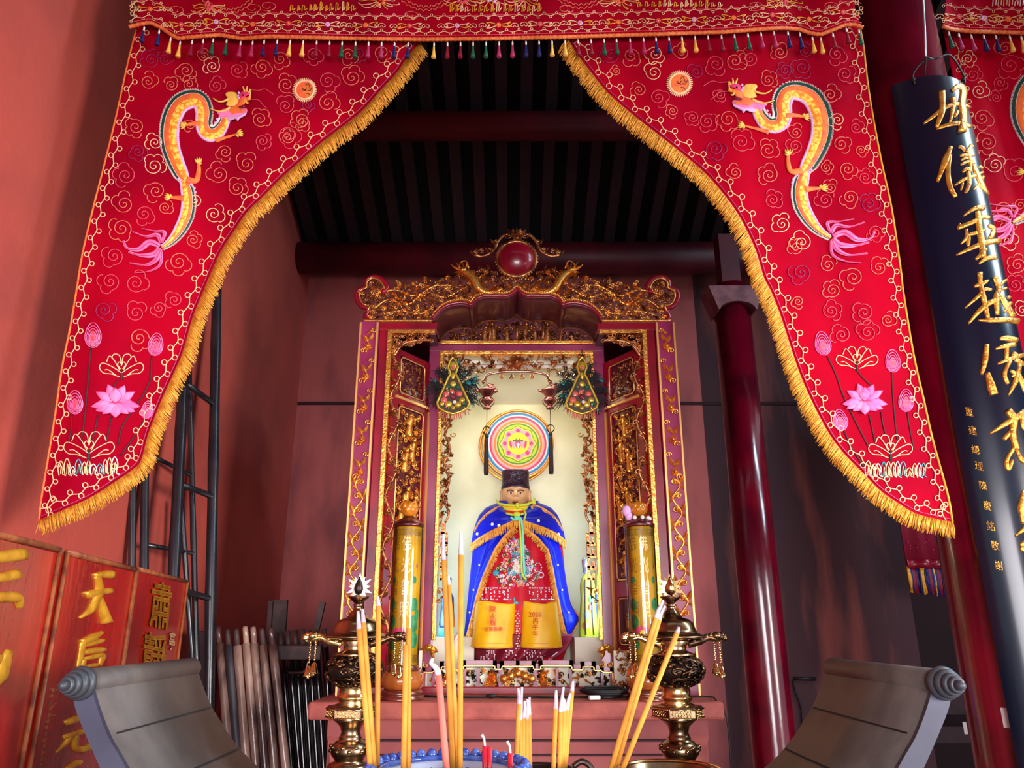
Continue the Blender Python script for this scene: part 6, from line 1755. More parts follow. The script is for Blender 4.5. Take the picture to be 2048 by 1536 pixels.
# ------------------------------------------------------------------ grey scroll-ended offering table
Y0, Y1 = 1.50, 2.00
ZTAB = EYE - .50
def scroll_table():
    t = thing('scroll_table', 'grey offering table with upturned scroll ends in front of the altar', 'table', (0, (Y0 + Y1) / 2, 0))
    inn = [(176, 1349), (187, 1392), (199, 1430), (217, 1475), (238, 1511), (252, 1536), (275, 1570), (310, 1612), (352, 1650), (400, 1684), (452, 1706)]
    out = [(141, 1372), (147, 1402), (154, 1427), (172, 1472), (193, 1520), (212, 1560), (240, 1606), (280, 1656), (330, 1702), (390, 1740), (452, 1762)]
    wi = [P(*p, Y0) for p in inn]; wo = [P(*p, Y0) for p in out]
    ci = P(164, 1366, Y0)
    flat = wi[-1].z
    slab = MB()
    I = cr([(p.x, p.z) for p in wi], 4); O = cr([(p.x, p.z) for p in wo], 4)
    I = I + [(-x, z) for x, z in reversed(I)]; O = O + [(-x, z) for x, z in reversed(O)]
    n = len(I)
    vs = [Vector((x, y, z)) for y in (Y0 + .012, Y1) for L in (I, O) for x, z in L]
    def idx(yi, li, k): return yi * 2 * n + li * n + k
    fs = []; mi = []
    for k in range(n - 1):
        fs += [(idx(0, 0, k), idx(0, 0, k + 1), idx(1, 0, k + 1), idx(1, 0, k)), (idx(0, 1, k), idx(1, 1, k), idx(1, 1, k + 1), idx(0, 1, k + 1)), (idx(1, 0, k), idx(1, 0, k + 1), idx(1, 1, k + 1), idx(1, 1, k)), (idx(0, 0, k), idx(0, 1, k), idx(0, 1, k + 1), idx(0, 0, k + 1))]
    slab.add(vs, fs, 0, True); slab.s = [True if i % 4 in (0, 1) else False for i in range(len(fs))]
    slab.build('table_top', 'stone_grey', t)
    e = MB()
    vs = [Vector((x, y, z)) for y in (Y0, Y0 + .0119) for L in (I, O) for x, z in L]
    e.add(vs, fs, 0, False); e.build('front_edge', 'stone_edge_skylit', t)
    for s in (1, -1):
        cx = ci.x if s > 0 else -ci.x
        r = .0245
        roll = MB(); roll.tube([(cx, Y0 + .004, ci.z), (cx, Y1, ci.z)], r, 28); roll.build('scroll_roll', 'stone_grey', t)
        k = MB(); prof = []
        for j, (ra, ya) in enumerate(((.0305, 0), (.0255, .015), (.020, .029), (.0145, .041), (.009, .051))):
            prof += [(ra * .90, -ya + .0), (ra, -ya - .004), (ra * .98, -ya - .009), (ra * .86, -ya - .0135)]
        prof += [(.005, -.067), (.001, -.069)]
        Rx = Matrix.Rotation(radians(-90), 3, 'X')
        k.lathe([(a, -b) for a, b in prof], (cx, Y0 - .001, ci.z), 28, 0, Matrix.Rotation(radians(90), 3, 'X')); k.build('spiral_knob', 'knob_dark', t)
        # seams between the boards of the upturned end
        g = MB()
        for z in (P(244, 1470, 1.5).z, P(300, 1520, 1.6).z - .035):
            zs = [p[1] for p in I[:n // 2]]; xs = [p[0] for p in I[:n // 2]]
            x = float(np.interp(-z, [-q for q in zs], xs)) * s
            x2 = float(np.interp(-(z - .003), [-q for q in zs], xs)) * s
            nx = .0012 * s
            g.add([(x + nx, Y0 + .03, z + .0008), (x + nx, Y1 - .01, z + .0008), (x2 + nx, Y1 - .01, z - .0022), (x2 + nx, Y0 + .03, z - .0022)], [(0, 1, 2, 3)], 0, False)
        g.build('seam', 'seam_dark', t)
    for sx in (-1, 1):
        for yy in (Y0 + .06, Y1 - .06):
            MB().bar(sx * .50 - .035, sx * .50 + .035, yy - .035, yy + .035, 0, O[n // 2][1] - .002).build('leg', 'stone_grey', t)
    return I[n // 2][1]
ZTOP = scroll_table()

# ------------------------------------------------------------------ brass candlesticks
def candlestick(px, label, bell_side):
    Y = 1.93; c = hit(px, 1340, (0, Y, 0), (0, 1, 0)); c.z = ZTOP
    t = thing('candlestick', label, 'candlestick', c, 'brass candlesticks on the scroll table')
    k = lambda py: P(px, py, Y).z - ZTOP
    u = .00129
    def r(px_): return px_ * u
    m = MB(); m.lathe([(.085, 0), (.088, .008), (.080, .016), (.062, .024), (.052, .05), (.046, k(1545)), (.050, k(1532)), (r(36), k(1527)), (r(25), k(1522)), (r(27), k(1517)), (r(33), k(1508)), (r(34.5), k(1500)), (r(33), k(1490)), (r(26), k(1482)), (r(20), k(1479)), (r(21), k(1475)), (r(19), k(1471)), (r(17), k(1464)), (r(20), k(1452)), (r(30), k(1441)), (r(37), k(1436)), (r(30), k(1435))], c, 40)
    rnd = random.Random(5)
    for j in range(18):
        a = 2 * pi * j / 18; m.ball(c + Vector((r(34) * cos(a), r(34) * sin(a), k(1499) + .008 * (j % 2))), (.006, .006, .005), 0, 6, 4)
    m.build('lower_stem', 'brass', t)
    m = MB(); m.lathe([(r(40), k(1437)), (r(47), k(1434)), (r(48), k(1415)), (r(45), k(1411)), (r(30), k(1408))], c, 6, 0, Matrix.Rotation(radians(0), 3, 'Z'), smooth=False)
    o = m.build('hexagonal_plate', 'brass', t, bevel=.0015)
    g = MB()
    for f in range(6):
        a0, a1 = 2 * pi * f / 6, 2 * pi * (f + 1) / 6
        A = Vector((r(47.8) * cos(a0), r(47.8) * sin(a0), 0)); B = Vector((r(47.8) * cos(a1), r(47.8) * sin(a1), 0))
        nrm = ((A + B) / 2).normalized()
        for j in range(7):
            q = []; s0 = .14 + .11 * j
            for e in range(7): q.append(c + A + (B - A) * (s0 + .03 * sin(e * 1.7 + j)) + nrm * .002 + Vector((0, 0, k(1434) + .004 + (k(1415) - k(1434) - .008) * e / 6)))
            g.tube(q, .0012, 4)
        for zz in (k(1433), k(1416)): g.tube([c + A * .98 + (B - A) * .04 + nrm * .003 + Vector((0, 0, zz)), c + A * .98 + (B - A) * .96 + nrm * .003 + Vector((0, 0, zz))], .0016, 4)
    g.build('engraving', 'brass_bright', o)
    m = MB(); m.lathe([(r(32), k(1409)), (r(24), k(1404)), (r(28), k(1398)), (r(29), k(1393)), (r(25), k(1389)), (r(26), k(1382)), (r(24), k(1374)), (r(28), k(1369))], c, 36); m.build('collar', 'brass_bright', t)
    cz = (k(1372) + k(1308)) / 2; rz = (k(1308) - k(1372)) / 2 * 1.02
    m = MB(); m.lathe([(r(48) * cos(b), cz + rz * sin(b)) for b in np.linspace(-1.25, 1.25, 13)], c, 36, 1)
    for j in range(70):
        a = rnd.uniform(0, 2 * pi); b = rnd.uniform(-1.1, 1.1); R_ = r(50)
        def sp(a, b, h=0): return c + Vector(((R_ + h) * cos(b) * cos(a), (R_ + h) * cos(b) * sin(a), cz + (rz + h) * sin(b)))
        L = rnd.uniform(.2, .5)
        q = [sp(a + L * (1 - e / 9) * cos(e * .75), b + L * (1 - e / 9) * sin(e * .75), .004) for e in range(9)]
        m.tube(q, [.0042 - .0002 * e for e in range(9)], 5, 0); m.ball(q[-1], .005, 0, 6, 4)
    m.build('openwork_globe', ['brass_dark', 'bronze_dark'], t)
    m = MB(); m.lathe([(r(42), k(1310)), (r(30), k(1304)), (r(22), k(1300)), (r(24), k(1296)), (r(22), k(1292)), (r(30), k(1284)), (r(26), k(1278))], c, 32); m.build('neck', 'brass', t)
    m = MB(); m.lathe([(r(28), k(1279)), (r(58), k(1276)), (r(64), k(1274)), (r(60), k(1271)), (r(46), k(1266)), (r(43), k(1258)), (r(40), k(1247)), (r(32), k(1239)), (r(20), k(1235)), (r(15), k(1226)), (r(9), k(1219)), (r(8), k(1213)), (r(11), k(1210)), (r(7), k(1206))], c, 40); m.build('dome', 'brass', t)
    m = MB(); m.lathe([(r(7), k(1207)), (r(14), k(1200)), (r(19), k(1196)), (r(20), k(1193)), (r(15), k(1194)), (.001, k(1197))], c, 30)
    m.build('drip_cup', 'brass_dark', t)
    m = MB(); fc = c + Vector((0, 0, k(1175)))
    for j in range(11):
        a = radians(-50 + 280 * j / 10); L = r(22) + .006 * (j % 2)
        p0 = fc + Vector((r(9) * cos(a), 0, r(11) * sin(a))); d = Vector((cos(a), 0, sin(a) * 1.05))
        w = Vector((-sin(a), 0, cos(a))) * r(5)
        m.add([p0 - w + Vector((0, -.003, 0)), p0 + w + Vector((0, -.003, 0)), fc + d * L, p0 - w + Vector((0, .003, 0)), p0 + w + Vector((0, .003, 0))], [(0, 1, 2), (3, 2, 4), (0, 2, 3), (1, 4, 2)], 0, False)
    m.lathe([(.0015, -.001), (r(10), .0), (r(11), .004), (.0015, .006)], fc + Vector((0, .0, -r(3))), 20, 0, Matrix.Rotation(radians(90), 3, 'X'))
    m.build('flame_halo', 'wick_white' if px < 1000 else 'brass_bright', t)
    m = MB(); m.lathe([(.001, -.018), (.008, -.014), (.0115, -.004), (.009, .008), (.004, .018), (.001, .026)], fc + Vector((0, -.008, 0)), 16); m.build('flame_bead', 'bronze_dark' if px < 1000 else 'brass_bright', t)
    for s in (-1, 1):
        a = MB(); z = k(1278)
        q = cr([(r(26) * s, z - .012), (r(50) * s, z - .004), (r(66) * s, z + .004), (r(78) * s, z + .001), (r(90) * s, z + .006), (r(95) * s, z - .001), (r(90) * s, z - .005)], 5)
        a.tube([c + Vector((x, -.01, zz)) for x, zz in q], [.009] * 6 + [.0075] * (len(q) - 12) + [.003] * 6, 8)
        for j in range(2, len(q) - 3, 3):
            x, zz = q[j]; a.ball(c + Vector((x, -.012, zz + .004)), (.008, .007, .007), 0, 6, 4)
        a.ball(c + Vector((r(80) * s, -.012, z + .008)), (.013, .010, .010), 0, 8, 6)
        a.build('dragon_arm', 'brass_bright' if s < 0 else 'brass_dark', t)
        for j, (dx, L) in enumerate(((74, .055), (84, .062))):
            h = MB(); x = r(dx) * s
            for e in range(9): h.ball(c + Vector((x + .001 * (e % 2), -.012, z - .008 - (L - .012) * e / 9)), (.0026, .0026, .004), 0, 5, 4)
            h.lathe([(.002, .014), (.006, .010), (.008, .0), (.011, -.008), (.012, -.011), (.001, -.009)], c + Vector((x, -.012, z - L - .012)), 12); h.ball(c + Vector((x, -.012, z - L - .025)), .004, 0, 6, 4)
            h.build('bell', 'brass_bright', t)
candlestick(709, 'brass candlestick with pale flame crown, left in front of the altar table', 1)
candlestick(1350, 'brass candlestick with golden flame crown, right in front of the altar table', -1)

# ------------------------------------------------------------------ incense stand, bowls, burners, joss sticks
ZST = EYE - .335
def incense_stand():
    t = thing('incense_stand', 'plain dark wooden stand under the incense bowls, below the picture edge', 'stand', (.07, 1.06, 0))
    MB().bar(-.42, .58, .82, 1.40, ZST - .04, ZST).build('table_top', 'wood_dark', t)
    for x in (-.37, .53):
        for y in (.87, 1.35): MB().bar(x - .025, x + .025, y - .025, y + .025, 0, ZST - .041).build('leg', 'wood_dark', t)
incense_stand()
def blue_bowl():
    c = Vector((P(897, 1507, 1.02).x, 1.02, ZST)); R = .093; zr = P(897, 1516, 1.02 + R).z - ZST
    t = thing('incense_bowl', 'blue and white porcelain bowl with scalloped rim holding joss sticks', 'bowl', c)
    m = MB(); m.lathe([(.05, 0), (.054, .008), (.064, .03), (R * .92, zr * .5), (R, zr - .010), (R + .004, zr), (R - .004, zr + .002), (R - .012, zr - .004), (R - .016, zr - .03), (.001, zr - .034)], c, 64); m.build('body', 'porcelain', t)
    m = MB(); n = 40
    for j in range(n):
        a = 2 * pi * j / n
        p = c + Vector(((R + .002) * cos(a), (R + .002) * sin(a), zr + .004)); m.ball(p, (.0072, .0072, .0085), 0, 8, 6); 
    m.build('scalloped_rim', 'porcelain_blue', t)
    m = MB()
    m.tube([c + Vector(((R - .010) * cos(2 * pi * j / 64), (R - .010) * sin(2 * pi * j / 64), zr + .002)) for j in range(64)], .0035, 6, 0, closed=True)
    for j in range(30):
        a = 2 * pi * j / 30; q = [c + Vector(((R - .018 + .006 * cos(e)) * cos(a + .06 * sin(e)), (R - .018 + .006 * cos(e)) * sin(a + .06 * sin(e)), zr - .016 + .007 * sin(e))) for e in np.linspace(0, 5.5, 9)]
        m.tube(q, .0016, 4)
    m.build('blue_scrolls', 'porcelain_blue', t)
    m = MB(); m.lathe([(R - .018, 0), (R - .05, .006), (.001, .010)], c + Vector((0, 0, zr - .032)), 40); m.build('ash', 'ash_grey', t)
    return c + Vector((0, 0, zr - .028))
CB = blue_bowl()
def burner(px, py, Y, R, name, label, cat, matn, ears):
    zr = P(px, py, Y + R).z - ZST
    c = Vector((P(px, py, Y).x, Y, ZST)); t = thing(name, label, cat, c)
    m = MB(); m.lathe([(R * .7, 0), (R * .75, .006), (R * .8, .02), (R * 1.05, zr * .45), (R * .92, zr * .8), (R * .96, zr - .008), (R, zr - .002), (R * .97, zr + .002), (R * .88, zr), (R * .86, zr - .02), (.001, zr - .024)], c, 48); m.build('body', matn, t)
    m = MB(); m.tube([c + Vector((R * 1.0 * cos(j * pi / 24), R * 1.0 * sin(j * pi / 24), zr)) for j in range(48)], .0045, 8, 0, closed=True); m.build('rim', 'brass_bright' if matn == 'brass' else 'bronze_dark', t)
    m = MB(); m.lathe([(R * .86, 0), (R * .5, .005), (.001, .008)], c + Vector((0, 0, zr - .024)), 32); m.build('ash', 'ash_grey', t)
    for s in ears:
        e = MB(); q = cr([(s * R * 1.0, zr - .05), (s * (R + .022), zr - .03), (s * (R + .026), zr + .002), (s * (R + .012), zr + .013), (s * (R - .002), zr + .006)], 5)
        e.tube([c + Vector((x, 0, z)) for x, z in q], .0045, 8); e.build('handle', matn, t)
    return c + Vector((0, 0, zr - .02))
C2 = burner(1080, 1530, 1.26, .052, 'incense_burner', 'small dark bronze burner with curled handles behind the upright joss sticks', 'burner', 'bronze_dark', (-1, 1))
C3 = burner(1340, 1523, 1.28, .078, 'incense_burner', 'round brass burner with bright rim at the foot of the right candlestick', 'burner', 'brass', ())
JS = 'joss sticks standing in the burners'
def joss(px0, py0, px1, py1, c, label, col='incense_yellow', ash=None, r=.0035, lean=0.0):
    """stick from its burner up to the picture point (px1, py1)."""
    b = hit(px0, py0, (0, c.y, 0), (0, 1, 0)); top = P(px1, py1, c.y + lean)
    d = (top - b).normalized(); foot = b + d * ((c.z - b.z) / d.z)
    t = thing('joss_stick', label, 'joss stick', foot, JS)
    MB().tube([foot, foot + (top - foot) * .5, top], [r, r, r], 10).build('stick', col, t)
    if ash:
        m = MB(); q = [top] + [P(x, y, c.y + lean) for x, y in ash]
        q = cr(q, 4); n = len(q); m.tube(q, [r * (1 - .55 * i / n) for i in range(n)], 8); m.build('ash_tip', 'incense_ash', t)
CA = lambda dx, dy=0.0: Vector((CB.x + dx, CB.y + dy, CB.z))
joss(741, 1536, 718, 1258, CA(0, -.02), 'pale tipped yellow joss stick, leftmost, crossing the left candlestick', ash=[(717, 1240), (716, 1222)])
joss(749, 1536, 727, 1245, CA(0, -.015), 'yellow joss stick just right of the leftmost one, crossing the left candlestick', ash=[(726, 1232), (725, 1218)])
joss(754, 1536, 757, 1212, CA(0, .01), 'upright yellow joss stick just right of the left candlestick', ash=[(756, 1202), (756, 1192)])
joss(807, 1536, 812, 1290, CA(0, -.03), 'yellow joss stick before the left lamp, left of its pair')
joss(816, 1536, 818, 1256, CA(0, -.02), 'yellow joss stick before the left lamp, right of its pair')
joss(893, 1536, 877, 1350, CA(0, -.03), 'thick pink joss stick with grey ash, left of the red robe hem', 'incense_pink', [(874, 1340), (868, 1332), (862, 1326), (866, 1316)], r=.0042)
joss(905, 1536, 888, 1120, CA(0, .0), 'tall yellow joss stick with faded tip, left of its close pair', ash=[(887, 1100), (887, 1068)], r=.0036)
joss(915, 1536, 897, 1170, CA(0, .01), 'tall yellow joss stick, right of its close pair, beside the small blue robed statue', ash=[(896, 1150)], r=.0036)
joss(920, 1536, 922, 1110, CA(0, -.01), 'tallest single yellow joss stick left of the blue cape', ash=[(922, 1090), (922, 1064)], r=.0036)
joss(911, 1536, 905, 1300, CA(0, .02), 'yellow joss stick with long bent grey ash beside the tallest ones', ash=[(907, 1288), (914, 1272), (922, 1262)])
G2 = lambda dy=0.0: Vector((C2.x, C2.y + dy, C2.z))
for a, b, lab, tip in (((1031, 1034), (1038, 1408), 'left', [(1038, 1392), (1036, 1376)]), ((1041, 1035), (1040, 1440), 'slightly shorter second', [(1042, 1400), (1044, 1374)]), ((1046, 1046), (1046, 1436), 'ash topped third', [(1050, 1418), (1049, 1402)]), ((1053, 1052), (1053, 1438), 'ash topped fourth', [(1056, 1412), (1054, 1398)]), ((1060, 1057), (1058, 1430), 'fifth and rightmost', [(1058, 1408), (1059, 1394)])):
    joss(a[0], 1536, b[0], b[1], G2((a[0] - 1046) * .001), lab + ' yellow joss stick of the upright bunch right of the blue bowl', ash=tip, r=.0038)
for a, b, lab, tip in ((1107, (1111, 1418), 'lone leftmost', [(1112, 1400), (1112, 1380)]), (1119, (1121, 1424), 'second', [(1123, 1404), (1127, 1374)]), (1124, (1128, 1422), 'third', [(1128, 1404), (1126, 1396)]), (1127, (1134, 1420), 'fourth', [(1137, 1400), (1141, 1386)]), (1130, (1144, 1382), 'tallest slanting', [(1145, 1372), (1146, 1362)])):
    joss(a, 1536, b[0], b[1], G2((a - 1118) * .001 + .01), lab + ' yellow joss stick of the bunch below the red shrine base', ash=tip, r=.0038)
G3 = lambda dy=0.0: Vector((C3.x, 1.0 + dy, CB.z))
joss(1222, 1536, 1312, 1236, Vector((0, 1.30, C3.z)), 'leaning yellow joss stick with curled ash, left of the slanting pair', ash=[(1316, 1222), (1322, 1210), (1326, 1200)], r=.0042)
joss(1232, 1536, 1318, 1240, Vector((0, 1.31, C3.z)), 'leaning yellow joss stick, right of the slanting pair', ash=[(1322, 1226), (1330, 1212)], r=.0042)
joss(1246, 1536, 1354, 1266, Vector((0, 1.28, C3.z)), 'single yellow joss stick leaning across the right candlestick globe', ash=[(1358, 1254)], r=.0042)
for px, py, lab in ((970, 1492, 'left red candle stub of the pair in the blue bowl'), (979, 1494, 'right red candle stub of the pair in the blue bowl'), (1021, 1506, 'single red candle stub with bent white wick at the right of the blue bowl')):
    c = CA(0, -.02 if px > 1000 else .0); b = P(px, py, c.y); f = Vector((b.x, c.y, c.z))
    t = thing('candle_stub', lab, 'candle', f, 'red candle stubs in the blue bowl')
    MB().tube([f, b], [.0034, .0032], 12).build('wax', 'candle_red', t)
    if px != 979: MB().tube([b, b + Vector((-.001, 0, .008)), b + Vector((-.004, 0, .013))], [.0014, .0014, .002], 6).build('wick', 'wick_white', t)

# ------------------------------------------------------------------ gilt boards along the left wall
BD = Vector((-.2, 1, 0)).normalized(); BN = Vector((1, .2, 0)).normalized(); BP = Vector((-.66 - .2 * 1.9, 1.9, 0))
def bh(px, py, off=0.0): return hit(px, py, BP + BN * off, BN)
def board(name, label, px0, px1, pyr, split=None):
    A = bh(px0, pyr[0]); B = bh(px1, pyr[1]); zt = (A.z + B.z) / 2
    t = thing(name, label, 'board', ((A.x + B.x) / 2, (A.y + B.y) / 2, 0), 'red and gilt procession boards')
    sA = A.xy.to_3d(); sB = B.xy.to_3d()
    m = MB(); vs = []
    for p in (sA, sB):
        for h in (-.03, 0):
            for z in (0, zt): vs.append(p + BN * h + Vector((0, 0, z)))
    m.add(vs, [(0, 1, 3, 2), (4, 6, 7, 5), (0, 4, 5, 1), (2, 3, 7, 6), (0, 2, 6, 4), (1, 5, 7, 3)], 0, False)
    m.build('panel', 'board_red', t)
    m = MB()
    for p in (sA, sB): m.tube([p + BN * .004 + Vector((0, 0, .01)), p + BN * .004 + Vector((0, 0, zt))], .006, 6, squash=.7)
    m.tube([sA + BN * .002 + Vector((0, 0, zt)), sB + BN * .002 + Vector((0, 0, zt))], .007, 6)
    m.build('edge_moulding', 'board_edge', t)
    return t
bfn = lambda x, y: (bh(x, y, .001), BN, (bh(x + 1, y, .001) - bh(x, y, .001)).length * .62)
b1 = board('procession_board', 'largest red board with big gold strokes at the left picture edge', -60, 116, (1053, 1101))
b2 = board('procession_board', 'red board with the gold characters for Heaven Empress behind the left scroll knob', 131, 270, (1106, 1138))
b3 = board('procession_board', 'narrow red board with two dense gold characters before the ladder', 272, 373, (1139, 1162))
k = .297
def zo(p): return (p[0] * k, 1080 + p[1] * k)
def chars(parent, strokes, matn='board_gold'):
    m = MB()
    for pts, w in strokes: stroke(m, [zo(p) for p in pts], [x * k * 1.35 for x in w] if hasattr(w, '__len__') else w * k * 1.3, bfn)
    m.build('character', matn, parent)
chars(b1, [([(-190, 130), (0, 115), (160, 95)], [26, 30, 32]), ([(-180, 265), (0, 255), (125, 228)], [22, 24, 26]), ([(-210, 390), (0, 385), (110, 390), (132, 462)], [26, 28, 28, 12])])
chars(b1, [([(-60, 1000), (0, 905), (62, 745)], [14, 34, 18]), ([(-150, 820), (-60, 830), (10, 780)], 24)])
chars(b2, [([(640, 245), (690, 232), (750, 232)], [14, 17, 22]), ([(655, 245), (668, 330), (655, 385), (610, 470), (540, 525)], [14, 17, 17, 15, 5]), ([(582, 372), (650, 352), (745, 340)], [18, 17, 14]), ([(668, 380), (690, 470), (715, 555)], [12, 19, 24])])
chars(b2, [([(555, 690), (625, 655), (688, 620)], [15, 18, 8]), ([(560, 690), (545, 780), (525, 860)], [13, 11, 6]), ([(575, 710), (640, 690), (700, 672)], 12), ([(560, 760), (630, 745), (710, 735)], 15), ([(570, 800), (556, 860)], 9), ([(575, 800), (640, 785), (690, 778), (672, 850)], 12), ([(560, 862), (620, 845), (672, 838)], 10)])
chars(b2, [([(440, 1235), (500, 1210), (545, 1190)], 17), ([(430, 1330), (520, 1300), (590, 1280)], 15), ([(480, 1310), (440, 1370), (380, 1430)], [14, 10, 3]), ([(510, 1310), (505, 1395), (560, 1410), (620, 1380)], [12, 14, 17, 12])], 'board_gold')
chars(b2, [([(440, 1550), (500, 1510), (550, 1490)], 16), ([(430, 1640), (520, 1600)], 16)], 'board_gold')
rn = random.Random(12); m = MB()
for j in range(13):
    y = 1010 + j * 42; x = 365 - j * 7
    for q in range(3):
        x0, y0 = x + rn.uniform(-30, 20), y + rn.uniform(-10, 14); stroke(m, [zo((x0, y0)), zo((x0 + rn.uniform(8, 34), y0 - rn.uniform(2, 14)))], 3.0 * k, bfn)
    stroke(m, [zo((x, y - 14)), zo((x - 10, y + 18))], 3.2 * k, bfn)
m.build('small_inscription', 'board_edge', b2)
def bglyph(parent, ch, cx, cy, w, h, sk, name='character', mi='board_gold'):
    g = MB()
    for ox, oy in ((0, 0), (.010, .006), (-.010, -.004), (0, .016), (.006, -.014)):
        glyph(g, ch, lambda x, y, hh: bh(*zo((cx + (x + ox) * w + (y + oy) * sk, cy - (y + oy) * h + (x + ox) * w * .22)), .001 + hh), 0, .006)
    g.build(name, mi, parent)
bglyph(b3, '肅', 1085, 440, 150, 330, 26); bglyph(b3, '靜', 1040, 760, 160, 280, 26); bglyph(b3, '亭', 1160, 680, 44, 130, 10, 'small_inscription', 'cream_thread')

# ------------------------------------------------------------------ ladders and poles against the left wall
def rail(mb, p_top, p_low, Y_top, Y_low, r, nodes=True, mi=0):
    a = P(*p_top, Y_top); b = P(*p_low, Y_low); d = b - a
    g = a + d * (a.z / (a.z - b.z))
    n = 26; pts = [a + (g - a) * k_ / n for k_ in range(n + 1)]
    mb.tube(pts, [r * (1.1 if nodes and k_ % 5 == 3 else 1.0) for k_ in range(n + 1)], 14, mi)
    return a, g
def ladder():
    t = thing('ladder', 'black bamboo ladder with thick rails leaning behind the fringe of the left banner', 'ladder', (P(425, 1420, 3.5).x, 3.5, 0))
    m = MB(); a, g = rail(m, (434, 560), (417, 1420), 3.5, 3.42, .0235); m.build('rail', 'bamboo_black', t)
    m = MB(); a2, g2 = rail(m, (367, 742), (346, 1180), 3.22, 3.14, .0235); m.build('rail', 'bamboo_black', t)
    for (x0, y0, x1, y1) in ((370, 762, 422, 808), (364, 968, 422, 992), (352, 1176, 416, 1196)):
        m = MB()
        def on_(A, G, px, py):
            best = min((A + (G - A) * s / 400 for s in range(401)), key=lambda q: abs(hit(px, py, q, (0, 1, 0)).z - q.z))
            return best
        m.tube([on_(a2, g2, x0, y0), on_(a, g, x1, y1)], .014, 10); m.build('rung', 'bamboo_black', t)
    t = thing('ladder', 'thinner black ladder standing left of and behind the thick bamboo one', 'ladder', (P(300, 1140, 3.2).x, 3.25, 0))
    m = MB(); A, G = rail(m, (291, 800), (288, 1150), 3.16, 3.12, .017); m.build('rail', 'bamboo_black', t)
    m = MB(); B, H = rail(m, (378, 742), (390, 1200), 3.44, 3.44, .013); m.build('rail', 'bamboo_black', t)
    for (x0, y0, x1, y1) in ((291, 905, 380, 950), (289, 1090, 386, 1108)):
        a = min((A + (G - A) * s / 400 for s in range(401)), key=lambda q: abs(hit(x0, y0, q, (0, 1, 0)).z - q.z)); b = min((B + (H - B) * s / 400 for s in range(401)), key=lambda q: abs(hit(x1, y1, q, (0, 1, 0)).z - q.z))
        m = MB(); m.tube([a, b], .010, 8); m.build('rung', 'bamboo_black', t)
    m = MB(); rail(m, (266, 900), (264, 1140), 3.1, 3.1, .015); tag(m.build('bamboo_pole', 'bamboo_black'), 'single black bamboo pole left of the ladders under the left banner tip', 'pole')
    m = MB(); rail(m, (362, 1000), (376, 1200), 3.36, 3.40, .012); tag(m.build('bamboo_pole', 'bamboo_black'), 'thin dark pole seen between the two ladder rails', 'pole')
ladder()
